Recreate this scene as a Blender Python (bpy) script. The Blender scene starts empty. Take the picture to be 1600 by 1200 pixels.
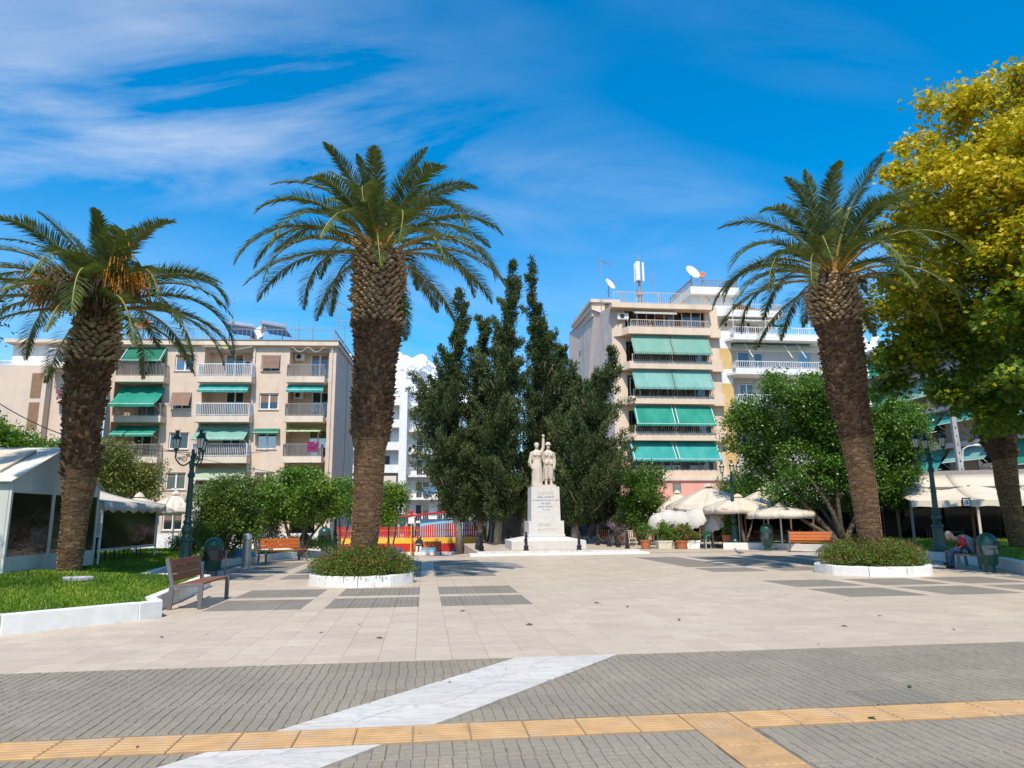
import bpy, math, random
import numpy as np
from mathutils import Matrix, Vector
R = math.radians
SC = bpy.context.scene
COL = SC.collection

# ---------------------------------------------------------------- camera
FOC, PITCH, ROLL, CAMH = 1110.0, math.atan(210 / 1110.0), R(-0.45), 1.6     # focal length in pixels of a 1600 px wide frame
cam_d = bpy.data.cameras.new('camera')
cam = bpy.data.objects.new('camera', cam_d)
COL.objects.link(cam)
cam_d.sensor_width = 36.0
cam_d.lens = FOC / 1600 * 36
cam_d.clip_start = 0.1
cam_d.clip_end = 9000
CROT = Matrix.Rotation(math.pi / 2 + PITCH, 3, 'X') @ Matrix.Rotation(ROLL, 3, 'Z')
cam.matrix_world = Matrix.Translation((0, 0, CAMH)) @ CROT.to_4x4()
SC.camera = cam

# ---------------------------------------------------------------- sun and sky
SUN_AZ = (0.08, 1.0)            # the way shadows fall on the ground
SUN_EL = R(56)
h = math.hypot(*SUN_AZ)
TO_SUN = Vector((-SUN_AZ[0] / h * math.cos(SUN_EL), -SUN_AZ[1] / h * math.cos(SUN_EL), math.sin(SUN_EL)))
sun_d = bpy.data.lights.new('sun', 'SUN')
sun_d.energy = 4.6
sun_d.angle = R(0.53)
sun_d.color = (1.0, 0.915, 0.775)
sun = bpy.data.objects.new('sun', sun_d)
COL.objects.link(sun)
sun.rotation_euler = TO_SUN.to_track_quat('Z', 'Y').to_euler()
sun.location = (0, 0, 60)

world = bpy.data.worlds.new('World')
SC.world = world
world.use_nodes = True
wn, wl = world.node_tree.nodes, world.node_tree.links
wn.clear()
def wnode(t, **k):
    n = wn.new(t)
    for a, b in k.items():
        setattr(n, a, b)
    return n
def wmath(op, a, b=None, clamp=False):
    n = wnode('ShaderNodeMath', operation=op)
    n.use_clamp = clamp
    for i, x in enumerate((a, b)):
        if x is None:
            continue
        if isinstance(x, (int, float)):
            n.inputs[i].default_value = x
        else:
            wl.new(x, n.inputs[i])
    return n.outputs[0]
wout = wnode('ShaderNodeOutputWorld')
wbg = wnode('ShaderNodeBackground')
wl.new(wbg.outputs[0], wout.inputs[0])
wbg.inputs[1].default_value = 0.11
sky = wnode('ShaderNodeTexSky')
sky.sky_type = 'NISHITA'
sky.sun_disc = False
sky.sun_elevation = SUN_EL
sky.sun_rotation = math.atan2(TO_SUN.x, TO_SUN.y)
sky.altitude = 100
sky.air_density = 1.0
sky.dust_density = 0.9
sky.ozone_density = 3.0
hsv = wnode('ShaderNodeHueSaturation')
hsv.inputs['Hue'].default_value = 0.492
hsv.inputs['Saturation'].default_value = 1.68
hsv.inputs['Value'].default_value = 1.85
wl.new(sky.outputs[0], hsv.inputs['Color'])
# high cirrus: noise on the plane of the cloud layer
tc = wnode('ShaderNodeTexCoord')
sep = wnode('ShaderNodeSeparateXYZ')
wl.new(tc.outputs['Generated'], sep.inputs[0])
zz = wmath('ADD', wmath('MAXIMUM', sep.outputs[2], 0.0), 0.16)
cx = wmath('DIVIDE', sep.outputs[0], zz)
cy = wmath('DIVIDE', sep.outputs[1], zz)
cv = wnode('ShaderNodeCombineXYZ')
wl.new(cx, cv.inputs[0]); wl.new(cy, cv.inputs[1])
def cloud_noise(scale, stretch, rot, detail, loc, dist=0.6, rough=0.6):
    mp = wnode('ShaderNodeMapping')
    mp.inputs['Location'].default_value = loc
    mp.inputs['Rotation'].default_value = (0, 0, rot)
    mp.inputs['Scale'].default_value = (scale * stretch, scale, 1)
    wl.new(cv.outputs[0], mp.inputs[0])
    n = wnode('ShaderNodeTexNoise')
    n.inputs['Scale'].default_value = 1
    n.inputs['Detail'].default_value = detail
    n.inputs['Roughness'].default_value = rough
    n.inputs['Distortion'].default_value = dist
    wl.new(mp.outputs[0], n.inputs['Vector'])
    return n.outputs['Fac']
big = cloud_noise(0.62, 0.6, R(-38), 3, (2.9, 5.3, 0))
wisp = cloud_noise(2.2, 0.42, R(-38), 10, (1.3, 7.1, 0), 1.3, 0.6)
big_r = wnode('ShaderNodeMapRange'); big_r.inputs[1].default_value = 0.47; big_r.inputs[2].default_value = 0.70
wl.new(big, big_r.inputs[0])
wisp_r = wnode('ShaderNodeMapRange'); wisp_r.inputs[1].default_value = 0.36; wisp_r.inputs[2].default_value = 0.78
wl.new(wisp, wisp_r.inputs[0])
side = wnode('ShaderNodeMapRange'); side.inputs[1].default_value = 0.35; side.inputs[2].default_value = -0.30; side.inputs[3].default_value = 0.3; side.inputs[4].default_value = 1.0
wl.new(sep.outputs[0], side.inputs[0])            # the cirrus thins out towards the east
cmask = wmath('MULTIPLY', wmath('MULTIPLY', wmath('MULTIPLY', big_r.outputs[0], wisp_r.outputs[0]), side.outputs[0]), 1.0, True)
veil = wnode('ShaderNodeMapRange'); veil.inputs[1].default_value = 0.02; veil.inputs[2].default_value = 0.42; veil.inputs[3].default_value = 0.62; veil.inputs[4].default_value = 0.0
wl.new(sep.outputs[2], veil.inputs[0])            # thin haze and cloud low over the horizon
veil_n = wnode('ShaderNodeMapRange'); veil_n.inputs[1].default_value = 0.32; veil_n.inputs[2].default_value = 0.62; veil_n.inputs[3].default_value = 0.25
wl.new(cloud_noise(1.3, 0.5, R(-30), 8, (7.3, 1.9, 0), 1.0, 0.6), veil_n.inputs[0])
cmask = wmath('MAXIMUM', cmask, wmath('MULTIPLY', veil.outputs[0], veil_n.outputs[0]))
mixc = wnode('ShaderNodeMix', data_type='RGBA')
mixc.inputs[7].default_value = (7.8, 8.1, 8.7, 1)
wl.new(cmask, mixc.inputs[0])
wl.new(hsv.outputs[0], mixc.inputs[6])
wl.new(mixc.outputs[2], wbg.inputs[0])

vs = SC.view_settings
vs.view_transform = 'Standard'
vs.look = 'None'
vs.exposure = 0.16
vs.gamma = 1.0
vs.use_curve_mapping = False
SC.cycles.max_bounces = 6
SC.cycles.diffuse_bounces = 3
SC.cycles.glossy_bounces = 3
SC.cycles.transmission_bounces = 4
SC.cycles.transparent_max_bounces = 8
SC.cycles.caustics_reflective = False
SC.cycles.caustics_refractive = False
SC.cycles.use_denoising = True

# ---------------------------------------------------------------- places
def ray(u, v):
    return CROT @ Vector(((u - 800) / FOC, -(v - 600) / FOC, -1))
def P(u, v, Y):
    """the point seen at (u, v) of the 1600 x 1200 frame, Y metres out"""
    d = ray(u, v)
    return Vector((0, 0, CAMH)) + d * (Y / d.y)
def G(u, v, z=0.0):
    d = ray(u, v)
    return Vector((0, 0, CAMH)) + d * ((z - CAMH) / d.z)
def X(u, Y, v=810):
    return P(u, v, Y).x
def Z(v, Y, u=800):
    return P(u, v, Y).z
ROT = R(7)
CE, SE = math.cos(ROT), math.sin(ROT)
def E(a, b, z=0.0):              # plaza axes: a to the right, b away
    return Vector((a * CE - b * SE, a * SE + b * CE, z))
def EI(x, y):
    return x * CE + y * SE, -x * SE + y * CE
def sstep(t):
    t = min(1.0, max(0.0, t))
    return t * t * (3 - 2 * t)
def gz(x, y):                    # the ground falls a little towards the playground
    return -0.8 * min(1.0, max(0.0, (y - 31) / 18.0)) * sstep((0.5 - x) / 4.5)

# ---------------------------------------------------------------- mesh building
class MB:
    def __init__(self):
        self.v, self.f, self.m, self.t = [], [], [], []
    def add(self, vs, fs, m=0, t=0.0):
        o = len(self.v)
        self.v.extend([tuple(p) for p in vs])
        for f in fs:
            self.f.append([i + o for i in f]); self.m.append(m); self.t.append(t)
        return self
    def bx(self, x0, x1, y0, y1, z0, z1, m=0, t=0.0):
        v = [(x0, y0, z0), (x1, y0, z0), (x1, y1, z0), (x0, y1, z0), (x0, y0, z1), (x1, y0, z1), (x1, y1, z1), (x0, y1, z1)]
        return self.add(v, [(3, 2, 1, 0), (4, 5, 6, 7), (0, 1, 5, 4), (1, 2, 6, 5), (2, 3, 7, 6), (3, 0, 4, 7)], m, t)
    def bar(self, a, b, w, d, m=0, up=(0, 0, 1)):   # box along a-b, w wide, d deep
        a, b = Vector(a), Vector(b)
        ax = (b - a).normalized()
        s = ax.cross(Vector(up))
        if s.length < 1e-4:
            s = ax.cross(Vector((0, 1, 0)))
        s.normalize()
        n = s.cross(ax)
        v = []
        for p in (a, b):
            for i, j in ((-1, -1), (1, -1), (1, 1), (-1, 1)):
                v.append(p + s * (i * w / 2) + n * (j * d / 2))
        return self.add(v, [(0, 1, 2, 3), (7, 6, 5, 4), (0, 4, 5, 1), (1, 5, 6, 2), (2, 6, 7, 3), (3, 7, 4, 0)], m)
    def tube(self, pts, r, n=8, m=0, caps=True, t=0.0):
        pts = [Vector(p) for p in pts]
        k = len(pts)
        rs = [r] * k if isinstance(r, (int, float)) else list(r)
        v, f = [], []
        ref = None
        for i, p in enumerate(pts):
            ax = (pts[min(i + 1, k - 1)] - pts[max(i - 1, 0)])
            if ax.length < 1e-9:
                ax = Vector((0, 0, 1))
            ax.normalize()
            if ref is None:
                ref = ax.orthogonal().normalized()
            s = (ref - ax * ref.dot(ax))
            if s.length < 1e-6:
                s = ax.orthogonal()
            s.normalize(); ref = s
            q = ax.cross(s)
            for j in range(n):
                a = 2 * math.pi * j / n
                v.append(p + (s * math.cos(a) + q * math.sin(a)) * rs[i])
        for i in range(k - 1):
            for j in range(n):
                f.append((i * n + j, i * n + (j + 1) % n, (i + 1) * n + (j + 1) % n, (i + 1) * n + j))
        if caps:
            f.append(tuple(range(n - 1, -1, -1))); f.append(tuple(range((k - 1) * n, k * n)))
        return self.add(v, f, m, t)
    def lathe(self, prof, c=(0, 0, 0), n=16, m=0, sx=1.0, sy=1.0, caps=True, wob=None, rot=0.0):
        v, f = [], []
        for i, (r, z) in enumerate(prof):
            for j in range(n):
                a = 2 * math.pi * j / n + rot
                q = r * (1 + (wob(a, z) if wob else 0))
                v.append((c[0] + q * math.cos(a) * sx, c[1] + q * math.sin(a) * sy, c[2] + z))
        k = len(prof)
        for i in range(k - 1):
            for j in range(n):
                f.append((i * n + j, i * n + (j + 1) % n, (i + 1) * n + (j + 1) % n, (i + 1) * n + j))
        if caps:
            f.append(tuple(range(n - 1, -1, -1))); f.append(tuple(range((k - 1) * n, k * n)))
        return self.add(v, f, m)
    def ball(self, c, rx, ry=None, rz=None, n=12, k=8, m=0):
        ry = rx if ry is None else ry
        rz = rx if rz is None else rz
        pr = [(math.sin(math.pi * (i + .02) / (k + .04)), -math.cos(math.pi * (i + .02) / (k + .04)) * rz) for i in range(k + 1)]
        return self.lathe(pr, c, n, m, rx, ry)
    def prism(self, poly, z0, z1, m=0, t=0.0):
        n = len(poly)
        v = [(p[0], p[1], z0) for p in poly] + [(p[0], p[1], z1) for p in poly]
        f = [tuple(range(n - 1, -1, -1)), tuple(range(n, 2 * n))] + [(i, (i + 1) % n, n + (i + 1) % n, n + i) for i in range(n)]
        return self.add(v, f, m, t)
    def sheet(self, g, th=0.012, m=0):              # grid of points [i][j] given thickness downwards its normal
        ni, nj = len(g), len(g[0])
        g = [[Vector(p) for p in r] for r in g]
        nrm = (g[1][0] - g[0][0]).cross(g[0][1] - g[0][0]).normalized() * th
        v = [p for r in g for p in r] + [p + nrm for r in g for p in r]
        o = ni * nj
        f = []
        for i in range(ni - 1):
            for j in range(nj - 1):
                a, b, c, d = i * nj + j, i * nj + j + 1, (i + 1) * nj + j + 1, (i + 1) * nj + j
                f += [(a, b, c, d), (o + d, o + c, o + b, o + a)]
        edge = [i for i in range(nj)] + [i * nj + nj - 1 for i in range(1, ni)] + [(ni - 1) * nj + j for j in range(nj - 2, -1, -1)] + [i * nj for i in range(ni - 2, 0, -1)]
        for i, a in enumerate(edge):
            b = edge[(i + 1) % len(edge)]
            f.append((b, a, o + a, o + b))
        return self.add(v, f, m)
    def mesh(self, name, mats, smooth=False):
        me = bpy.data.meshes.new(name)
        me.from_pydata(self.v, [], self.f)
        for x in (mats if isinstance(mats, (list, tuple)) else [mats]):
            me.materials.append(x)
        me.polygons.foreach_set('material_index', self.m)
        if any(self.t):
            me.attributes.new('tint', 'FLOAT', 'FACE').data.foreach_set('value', self.t)
        if smooth:
            me.polygons.foreach_set('use_smooth', [True] * len(self.f))
        me.update()
        return me
    def build(self, name, mats, parent=None, smooth=False, bevel=0.0):
        o = link(name, self.mesh(name, mats, smooth), parent)
        if bevel:
            b = o.modifiers.new('bevel', 'BEVEL'); b.width = bevel; b.segments = 2; b.limit_method = 'ANGLE'
        return o
def link(name, data, parent=None):
    o = bpy.data.objects.new(name, data)
    COL.objects.link(o)
    if parent is not None:
        o.parent = parent
    return o
def tag(o, label, cat, group=None, kind=None):
    o['label'] = label
    if cat:
        o['category'] = cat
    if group:
        o['group'] = group
    if kind:
        o['kind'] = kind
    return o
def thing(name, label, cat, loc=(0, 0, 0), rz=0.0, group=None, sc=None):
    o = link(name, None)
    o.empty_display_size = 0.3
    o.location = loc
    o.rotation_euler = (0, 0, rz)
    if sc:
        o.scale = (sc, sc, sc)
    return tag(o, label, cat, group)
def structure(o, label=None):
    o['kind'] = 'structure'
    if label:
        o['label'] = label
    return o
def copy_tree(o, parent=None):
    c = o.copy()
    COL.objects.link(c)
    c.parent = parent
    for ch in list(o.children):
        copy_tree(ch, c)
    return c
def dup(o, label, loc, rz=0.0, sc=None):
    c = copy_tree(o)
    c['label'] = label
    c.location = loc
    c.rotation_euler = (0, 0, rz)
    if sc:
        c.scale = (sc, sc, sc)
    return c
def np_mesh(name, verts, faces, mats, tint=None, midx=None):
    verts = np.asarray(verts, np.float32); faces = np.asarray(faces, np.int32)
    me = bpy.data.meshes.new(name)
    n, k = faces.shape
    me.vertices.add(len(verts)); me.vertices.foreach_set('co', verts.ravel())
    me.loops.add(n * k); me.loops.foreach_set('vertex_index', faces.ravel())
    me.polygons.add(n)
    me.polygons.foreach_set('loop_start', np.arange(0, n * k, k, dtype=np.int32))
    for x in (mats if isinstance(mats, (list, tuple)) else [mats]):
        me.materials.append(x)
    if midx is not None:
        me.polygons.foreach_set('material_index', np.asarray(midx, np.int32))
    if tint is not None:
        me.attributes.new('tint', 'FLOAT', 'FACE').data.foreach_set('value', np.asarray(tint, np.float32))
    me.update(calc_edges=True)
    me.shade_flat()
    return me

# ---------------------------------------------------------------- materials
class NT:
    def __init__(self, name):
        self.m = bpy.data.materials.new(name)
        self.m.use_nodes = True
        self.t = self.m.node_tree
        self.b = self.t.nodes['Principled BSDF']
        self.out = self.t.nodes['Material Output']
    def n(self, t, **k):
        x = self.t.nodes.new(t)
        for a, b in k.items():
            setattr(x, a, b)
        return x
    def l(self, a, b):
        self.t.links.new(a, b)
    def val(self, sock, x):
        if isinstance(x, (int, float)):
            sock.default_value = x
        elif isinstance(x, (tuple, list)):
            sock.default_value = (*x, 1) if len(x) == 3 and len(sock.default_value) == 4 else x
        else:
            self.l(x, sock)
    def pos(self):
        return self.n('ShaderNodeNewGeometry').outputs['Position']
    def obj(self):
        return self.n('ShaderNodeTexCoord').outputs['Object']
    def noise(self, vec, scale, detail=4, rough=0.55, stretch=None, dist=0.0):
        if stretch or True:
            mp = self.n('ShaderNodeMapping')
            mp.inputs['Scale'].default_value = stretch or (1, 1, 1)
            self.l(vec, mp.inputs[0]); vec = mp.outputs[0]
        x = self.n('ShaderNodeTexNoise')
        x.inputs['Scale'].default_value = scale; x.inputs['Detail'].default_value = detail
        x.inputs['Roughness'].default_value = rough; x.inputs['Distortion'].default_value = dist
        self.l(vec, x.inputs['Vector'])
        return x.outputs['Fac']
    def rng(self, x, a, b, c=0.0, d=1.0):
        q = self.n('ShaderNodeMapRange')
        self.l(x, q.inputs[0])
        for i, y in enumerate((a, b, c, d)):
            q.inputs[i + 1].default_value = y
        return q.outputs[0]
    def math(self, op, a, b=0.0):
        q = self.n('ShaderNodeMath', operation=op)
        self.val(q.inputs[0], a); self.val(q.inputs[1], b)
        return q.outputs[0]
    def mix(self, f, a, b, mode='MIX'):
        q = self.n('ShaderNodeMix', data_type='RGBA', blend_type=mode)
        self.val(q.inputs[0], f); self.val(q.inputs[6], a); self.val(q.inputs[7], b)
        return q.outputs[2]
    def tint(self):
        return self.n('ShaderNodeAttribute', attribute_name='tint').outputs['Fac']
    def rand(self):
        return self.n('ShaderNodeObjectInfo').outputs['Random']
    def bump(self, hgt, strength=0.3, dist=0.02):
        q = self.n('ShaderNodeBump')
        q.inputs['Strength'].default_value = strength; q.inputs['Distance'].default_value = dist
        self.l(hgt, q.inputs['Height']); self.l(q.outputs[0], self.b.inputs['Normal'])
def mat(name, col, rough=0.6, var=0.18, scale=4.0, bump=0.0, bscale=40.0, metal=0.0, spec=0.4, dirt=None, dirt_amt=0.0, dirt_scale=1.2, streak=False):
    q = NT(name)
    p = q.pos()
    f = q.noise(p, scale, 5)
    c = q.mix(q.rng(f, 0.3, 0.7), tuple(x * (1 - var) for x in col), tuple(min(1, x * (1 + var)) for x in col))
    if dirt:
        g = q.noise(p, dirt_scale, 6, 0.65, (1, 1, 0.18) if streak else None)
        c = q.mix(q.rng(g, 0.5, 0.78, 0, dirt_amt), c, dirt)
    q.l(c, q.b.inputs['Base Color'])
    q.b.inputs['Roughness'].default_value = rough
    q.b.inputs['Metallic'].default_value = metal
    q.b.inputs['Specular IOR Level'].default_value = spec
    if bump:
        q.bump(q.noise(p, bscale, 4), bump, 0.01)
    return q.m
def leaf_mat(name, c0, c1, trans=0.35, rough=0.45, spec=0.35, c2=None):
    """leaf colour runs from c0 to c1 (and on to c2 for the brightest leaves) with each leaf's own tint"""
    q = NT(name)
    r = q.n('ShaderNodeValToRGB')
    r.color_ramp.elements[0].color = (*c0, 1); r.color_ramp.elements[1].color = (*(c2 or c1), 1)
    if c2:
        e = r.color_ramp.elements.new(0.6); e.color = (*c1, 1)
    q.l(q.tint(), r.inputs[0])
    q.l(r.outputs[0], q.b.inputs['Base Color'])
    q.b.inputs['Roughness'].default_value = rough
    q.b.inputs['Specular IOR Level'].default_value = spec
    tr = q.n('ShaderNodeBsdfTranslucent')
    q.l(q.mix(0.5, r.outputs[0], (c1[0] * 1.2, c1[1] * 1.25, c1[2] * 0.5)), tr.inputs[0])
    mx = q.n('ShaderNodeMixShader'); mx.inputs[0].default_value = trans
    q.l(q.b.outputs[0], mx.inputs[1]); q.l(tr.outputs[0], mx.inputs[2]); q.l(mx.outputs[0], q.out.inputs[0])
    return q.m
def glass_mat(name, tintc=(0.8, 0.85, 0.85), refl=0.16, see=0.8, rough=0.03, wav=0.0):
    """a pane: partly seen through, partly mirroring"""
    q = NT(name)
    q.t.nodes.remove(q.b)
    tr = q.n('ShaderNodeBsdfTransparent'); tr.inputs[0].default_value = (*[x * see for x in tintc], 1)
    gl = q.n('ShaderNodeBsdfGlossy'); gl.inputs['Roughness'].default_value = rough
    gl.inputs[0].default_value = (0.9, 0.95, 1, 1)
    fr = q.n('ShaderNodeFresnel'); fr.inputs[0].default_value = 1.5
    mx = q.n('ShaderNodeMixShader')
    q.l(q.math('ADD', fr.outputs[0], refl), mx.inputs[0])
    q.l(tr.outputs[0], mx.inputs[1]); q.l(gl.outputs[0], mx.inputs[2]); q.l(mx.outputs[0], q.out.inputs[0])
    if wav:
        bp = q.n('ShaderNodeBump'); bp.inputs['Strength'].default_value = wav; bp.inputs['Distance'].default_value = 0.05
        q.l(q.noise(q.pos(), 1.6, 3, 0.5, (1, 1, 1.4)), bp.inputs['Height']); q.l(bp.outputs[0], gl.inputs['Normal'])
    return q.m
def marble_mat(name, base, dark, vein, vscale=1.3, vamt=0.5, rough=0.4, warm=(0.60, 0.51, 0.41), stain=0.35):
    q = NT(name)
    p = q.pos()
    rnd = q.math('ADD', q.math('MULTIPLY', q.rand(), 7.0), q.math('MULTIPLY', q.tint(), 7.0))
    cmb = q.n('ShaderNodeCombineXYZ'); q.l(rnd, cmb.inputs[2])
    q.l(q.math('MULTIPLY', rnd, 3.1), cmb.inputs[0])
    ad = q.n('ShaderNodeVectorMath', operation='ADD'); q.l(p, ad.inputs[0]); q.l(cmb.outputs[0], ad.inputs[1])
    v = q.noise(ad.outputs[0], vscale, 7, 0.62, (1.0, 3.2, 1), 1.6)
    ridge = q.math('ABSOLUTE', q.math('SUBTRACT', v, 0.5))
    c = q.mix(q.rng(q.math('FRACT', rnd), 0, 1, 0, 0.9), base, dark)
    c = q.mix(q.rng(ridge, 0.0, 0.045, vamt, 0.0), c, vein)
    c = q.mix(q.rng(q.noise(ad.outputs[0], 1.1, 3, 0.5, (0.7, 2.4, 1), 1.0), 0.45, 0.75, 0, 0.3), c, dark)
    st = q.noise(p, 0.55, 7, 0.68)
    c = q.mix(q.rng(st, 0.38, 0.64, 0, stain), c, warm)
    c = q.mix(q.rng(q.noise(p, 1.3, 6, 0.7, (0.8, 1.9, 1), 0.8), 0.46, 0.7, 0, stain * 0.55), c, tuple(x * 0.85 for x in warm))
    st2 = q.noise(p, 2.3, 6, 0.7)
    c = q.mix(q.rng(st2, 0.5, 0.76, 0, 0.38), c, tuple(x * 0.68 for x in warm))
    q.l(c, q.b.inputs['Base Color'])
    q.l(q.rng(st2, 0.3, 0.7, rough, rough + 0.25), q.b.inputs['Roughness'])
    q.b.inputs['Specular IOR Level'].default_value = 0.35
    q.bump(q.noise(p, 60, 3), 0.08, 0.004)
    return q.m
def granite_mat(name, c0, c1, grooves=False):
    q = NT(name)
    p = q.pos()
    rnd = q.math('FRACT', q.math('ADD', q.math('MULTIPLY', q.rand(), 5.3), q.math('MULTIPLY', q.tint(), 5.3)))
    mp0 = q.n('ShaderNodeMapping'); mp0.inputs['Rotation'].default_value = (0, 0, -ROT); mp0.inputs['Scale'].default_value = (1 / 0.4675, 1 / 0.43, 0)
    q.l(p, mp0.inputs[0])
    sn = q.n('ShaderNodeVectorMath', operation='FLOOR'); q.l(mp0.outputs[0], sn.inputs[0])
    wh = q.n('ShaderNodeTexWhiteNoise'); q.l(sn.outputs[0], wh.inputs[0])
    c = q.mix(q.math('ADD', q.math('MULTIPLY', rnd, 0.3), q.math('MULTIPLY', wh.outputs[0], 0.6)), c0, c1)
    sp = q.noise(p, 160, 3, 0.7)
    c = q.mix(q.rng(sp, 0.35, 0.75, 0, 0.55), c, (0.38, 0.33, 0.255))
    c = q.mix(q.rng(q.noise(p, 26, 4, 0.75), 0.42, 0.72, 0, 0.5), c, tuple(x * 0.62 for x in c0))
    c = q.mix(q.rng(q.noise(p, 0.5, 6, 0.65), 0.45, 0.75, 0, 0.45), c, (0.19, 0.165, 0.13))
    c = q.mix(q.rng(q.noise(p, 3.0, 5, 0.7), 0.6, 0.8, 0, 0.45), c, (0.30, 0.27, 0.225))
    if grooves:
        mp = q.n('ShaderNodeMapping'); mp.inputs['Rotation'].default_value = (0, 0, -ROT)
        q.l(p, mp.inputs[0])
        br = q.n('ShaderNodeTexBrick'); br.inputs['Scale'].default_value = 1.0
        br.inputs['Brick Width'].default_value = 0.107; br.inputs['Row Height'].default_value = 0.086
        br.inputs['Mortar Size'].default_value = 0.006
        br.offset = 0.0
        q.l(mp.outputs[0], br.inputs['Vector'])
        c = q.mix(q.math('MULTIPLY', br.outputs['Fac'], 0.6), c, (0.06, 0.058, 0.052))
    q.l(c, q.b.inputs['Base Color'])
    q.b.inputs['Roughness'].default_value = 0.75
    q.bump(q.noise(p, 110, 3), 0.35, 0.004)
    return q.m

M = {}
M['marble'] = marble_mat('plaza_marble', (0.605, 0.50, 0.375), (0.495, 0.395, 0.295), (0.33, 0.275, 0.215), vamt=0.35, stain=0.6, warm=(0.465, 0.378, 0.285))
M['marble_white'] = marble_mat('white_marble', (0.65, 0.61, 0.55), (0.54, 0.515, 0.475), (0.30, 0.30, 0.30), vamt=0.6, stain=0.35)
M['marble_mon'] = marble_mat('monument_marble', (0.64, 0.61, 0.56), (0.57, 0.55, 0.52), (0.40, 0.40, 0.42), 1.8, 0.4, 0.6, stain=0.35)
M['statue'] = mat('statue_marble', (0.56, 0.47, 0.375), 0.6, 0.1, 3, 0.15, 60, dirt=(0.40, 0.33, 0.26), dirt_amt=0.45, dirt_scale=2.5, streak=True)
M['granite'] = granite_mat('grey_granite', (0.205, 0.168, 0.118), (0.315, 0.26, 0.19))
M['granite_slab'] = granite_mat('grey_granite_slab', (0.195, 0.165, 0.128), (0.265, 0.228, 0.182), True)
M['mortar'] = mat('paving_mortar', (0.16, 0.138, 0.11), 0.95, 0.3, 8, 0.3, 90, dirt=(0.27, 0.235, 0.19), dirt_amt=1.0, dirt_scale=1.1)
M['mortar_light'] = mat('marble_mortar', (0.46, 0.40, 0.33), 0.95, 0.25, 6)
M['tactile'] = mat('tactile_concrete', (0.46, 0.275, 0.125), 0.8, 0.16, 5, 0.25, 120, dirt=(0.36, 0.29, 0.22), dirt_amt=0.7, dirt_scale=2.2)
M['asphalt'] = mat('asphalt', (0.07, 0.07, 0.07), 0.9, 0.2, 6, 0.2, 90)
M['earth'] = mat('earth', (0.10, 0.075, 0.045), 0.95, 0.4, 7, 0.4, 30)
M['turf'] = mat('turf', (0.11, 0.18, 0.02), 0.95, 0.35, 3, 0.5, 60, dirt=(0.13, 0.11, 0.04), dirt_amt=0.5)
M['whitewash'] = mat('whitewash', (0.70, 0.69, 0.65), 0.8, 0.05, 5, 0.35, 25, dirt=(0.50, 0.48, 0.42), dirt_amt=0.5, dirt_scale=2.0)
M['plaster'] = mat('pink_beige_plaster', (0.66, 0.515, 0.41), 0.85, 0.06, 1.2, 0.12, 50, dirt=(0.40, 0.30, 0.23), dirt_amt=0.5, dirt_scale=0.8, streak=True)
M['plaster_slab'] = mat('beige_slab_plaster', (0.68, 0.57, 0.46), 0.85, 0.08, 1.5, 0.1, 40, dirt=(0.38, 0.29, 0.21), dirt_amt=0.6, dirt_scale=1.2, streak=True)
M['plaster_peach'] = mat('peach_plaster', (0.72, 0.56, 0.42), 0.85, 0.06, 1.2, 0.1, 50, dirt=(0.46, 0.34, 0.25), dirt_amt=0.55, dirt_scale=0.8, streak=True)
M['plaster_grey'] = mat('grey_rough_plaster', (0.66, 0.53, 0.46), 0.92, 0.08, 1.5, 0.2, 30, dirt=(0.30, 0.24, 0.2), dirt_amt=0.6, dirt_scale=0.7, streak=True)
M['plaster_white'] = mat('white_plaster', (0.78, 0.76, 0.72), 0.85, 0.05, 1.5, 0.1, 50, dirt=(0.45, 0.40, 0.33), dirt_amt=0.45, dirt_scale=0.8, streak=True)
M['plaster_yellow'] = mat('ochre_plaster', (0.62, 0.42, 0.17), 0.85, 0.08, 1.5, 0.1, 50, dirt=(0.42, 0.28, 0.14), dirt_amt=0.5, streak=True)
M['plaster_greyblue'] = mat('pale_grey_plaster', (0.50, 0.47, 0.45), 0.85, 0.06, 1.5)
M['plaster_pink'] = mat('pink_plaster', (0.74, 0.36, 0.28), 0.85, 0.05, 1.2, dirt=(0.5, 0.26, 0.2), dirt_amt=0.4, streak=True)
M['concrete'] = mat('concrete', (0.42, 0.41, 0.39), 0.9, 0.15, 3, 0.2, 40, dirt=(0.22, 0.2, 0.18), dirt_amt=0.5)
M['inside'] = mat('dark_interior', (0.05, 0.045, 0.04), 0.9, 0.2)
M['brown_strip'] = mat('brown_render', (0.26, 0.15, 0.085), 0.8, 0.1)
M['frame_white'] = mat('white_window_frame', (0.76, 0.76, 0.75), 0.5, 0.03)
M['frame_brown'] = mat('brown_window_frame', (0.16, 0.085, 0.055), 0.6, 0.1)
M['shutter'] = mat('brown_roller_shutter', (0.26, 0.155, 0.11), 0.7, 0.15, 6)
M['rail_grey'] = mat('grey_railing', (0.30, 0.28, 0.26), 0.6, 0.1, metal=0.2)
M['rail_white'] = mat('white_railing', (0.80, 0.80, 0.80), 0.5, 0.04)
M['rail_beige'] = mat('beige_railing', (0.62, 0.50, 0.40), 0.6, 0.08)
M['rail_brown'] = mat('brown_railing', (0.30, 0.19, 0.13), 0.6, 0.1)
M['curtain'] = mat('curtain', (0.62, 0.62, 0.64), 0.9, 0.12, 9)
M['curtain_red'] = mat('reddish_curtain', (0.45, 0.2, 0.19), 0.9, 0.12, 9)
M['glass'] = glass_mat('window_glass', refl=0.05, see=0.75)
M['glass_sky'] = glass_mat('mirroring_glass', (0.5, 0.6, 0.7), 0.24, 0.5)
M['glass_dark'] = glass_mat('shaded_glass', (0.7, 0.75, 0.75), -0.03, 0.7)
M['pvc'] = glass_mat('clear_pvc', (0.86, 0.80, 0.66), 0.07, 0.85, 0.12, 0.35)
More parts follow.
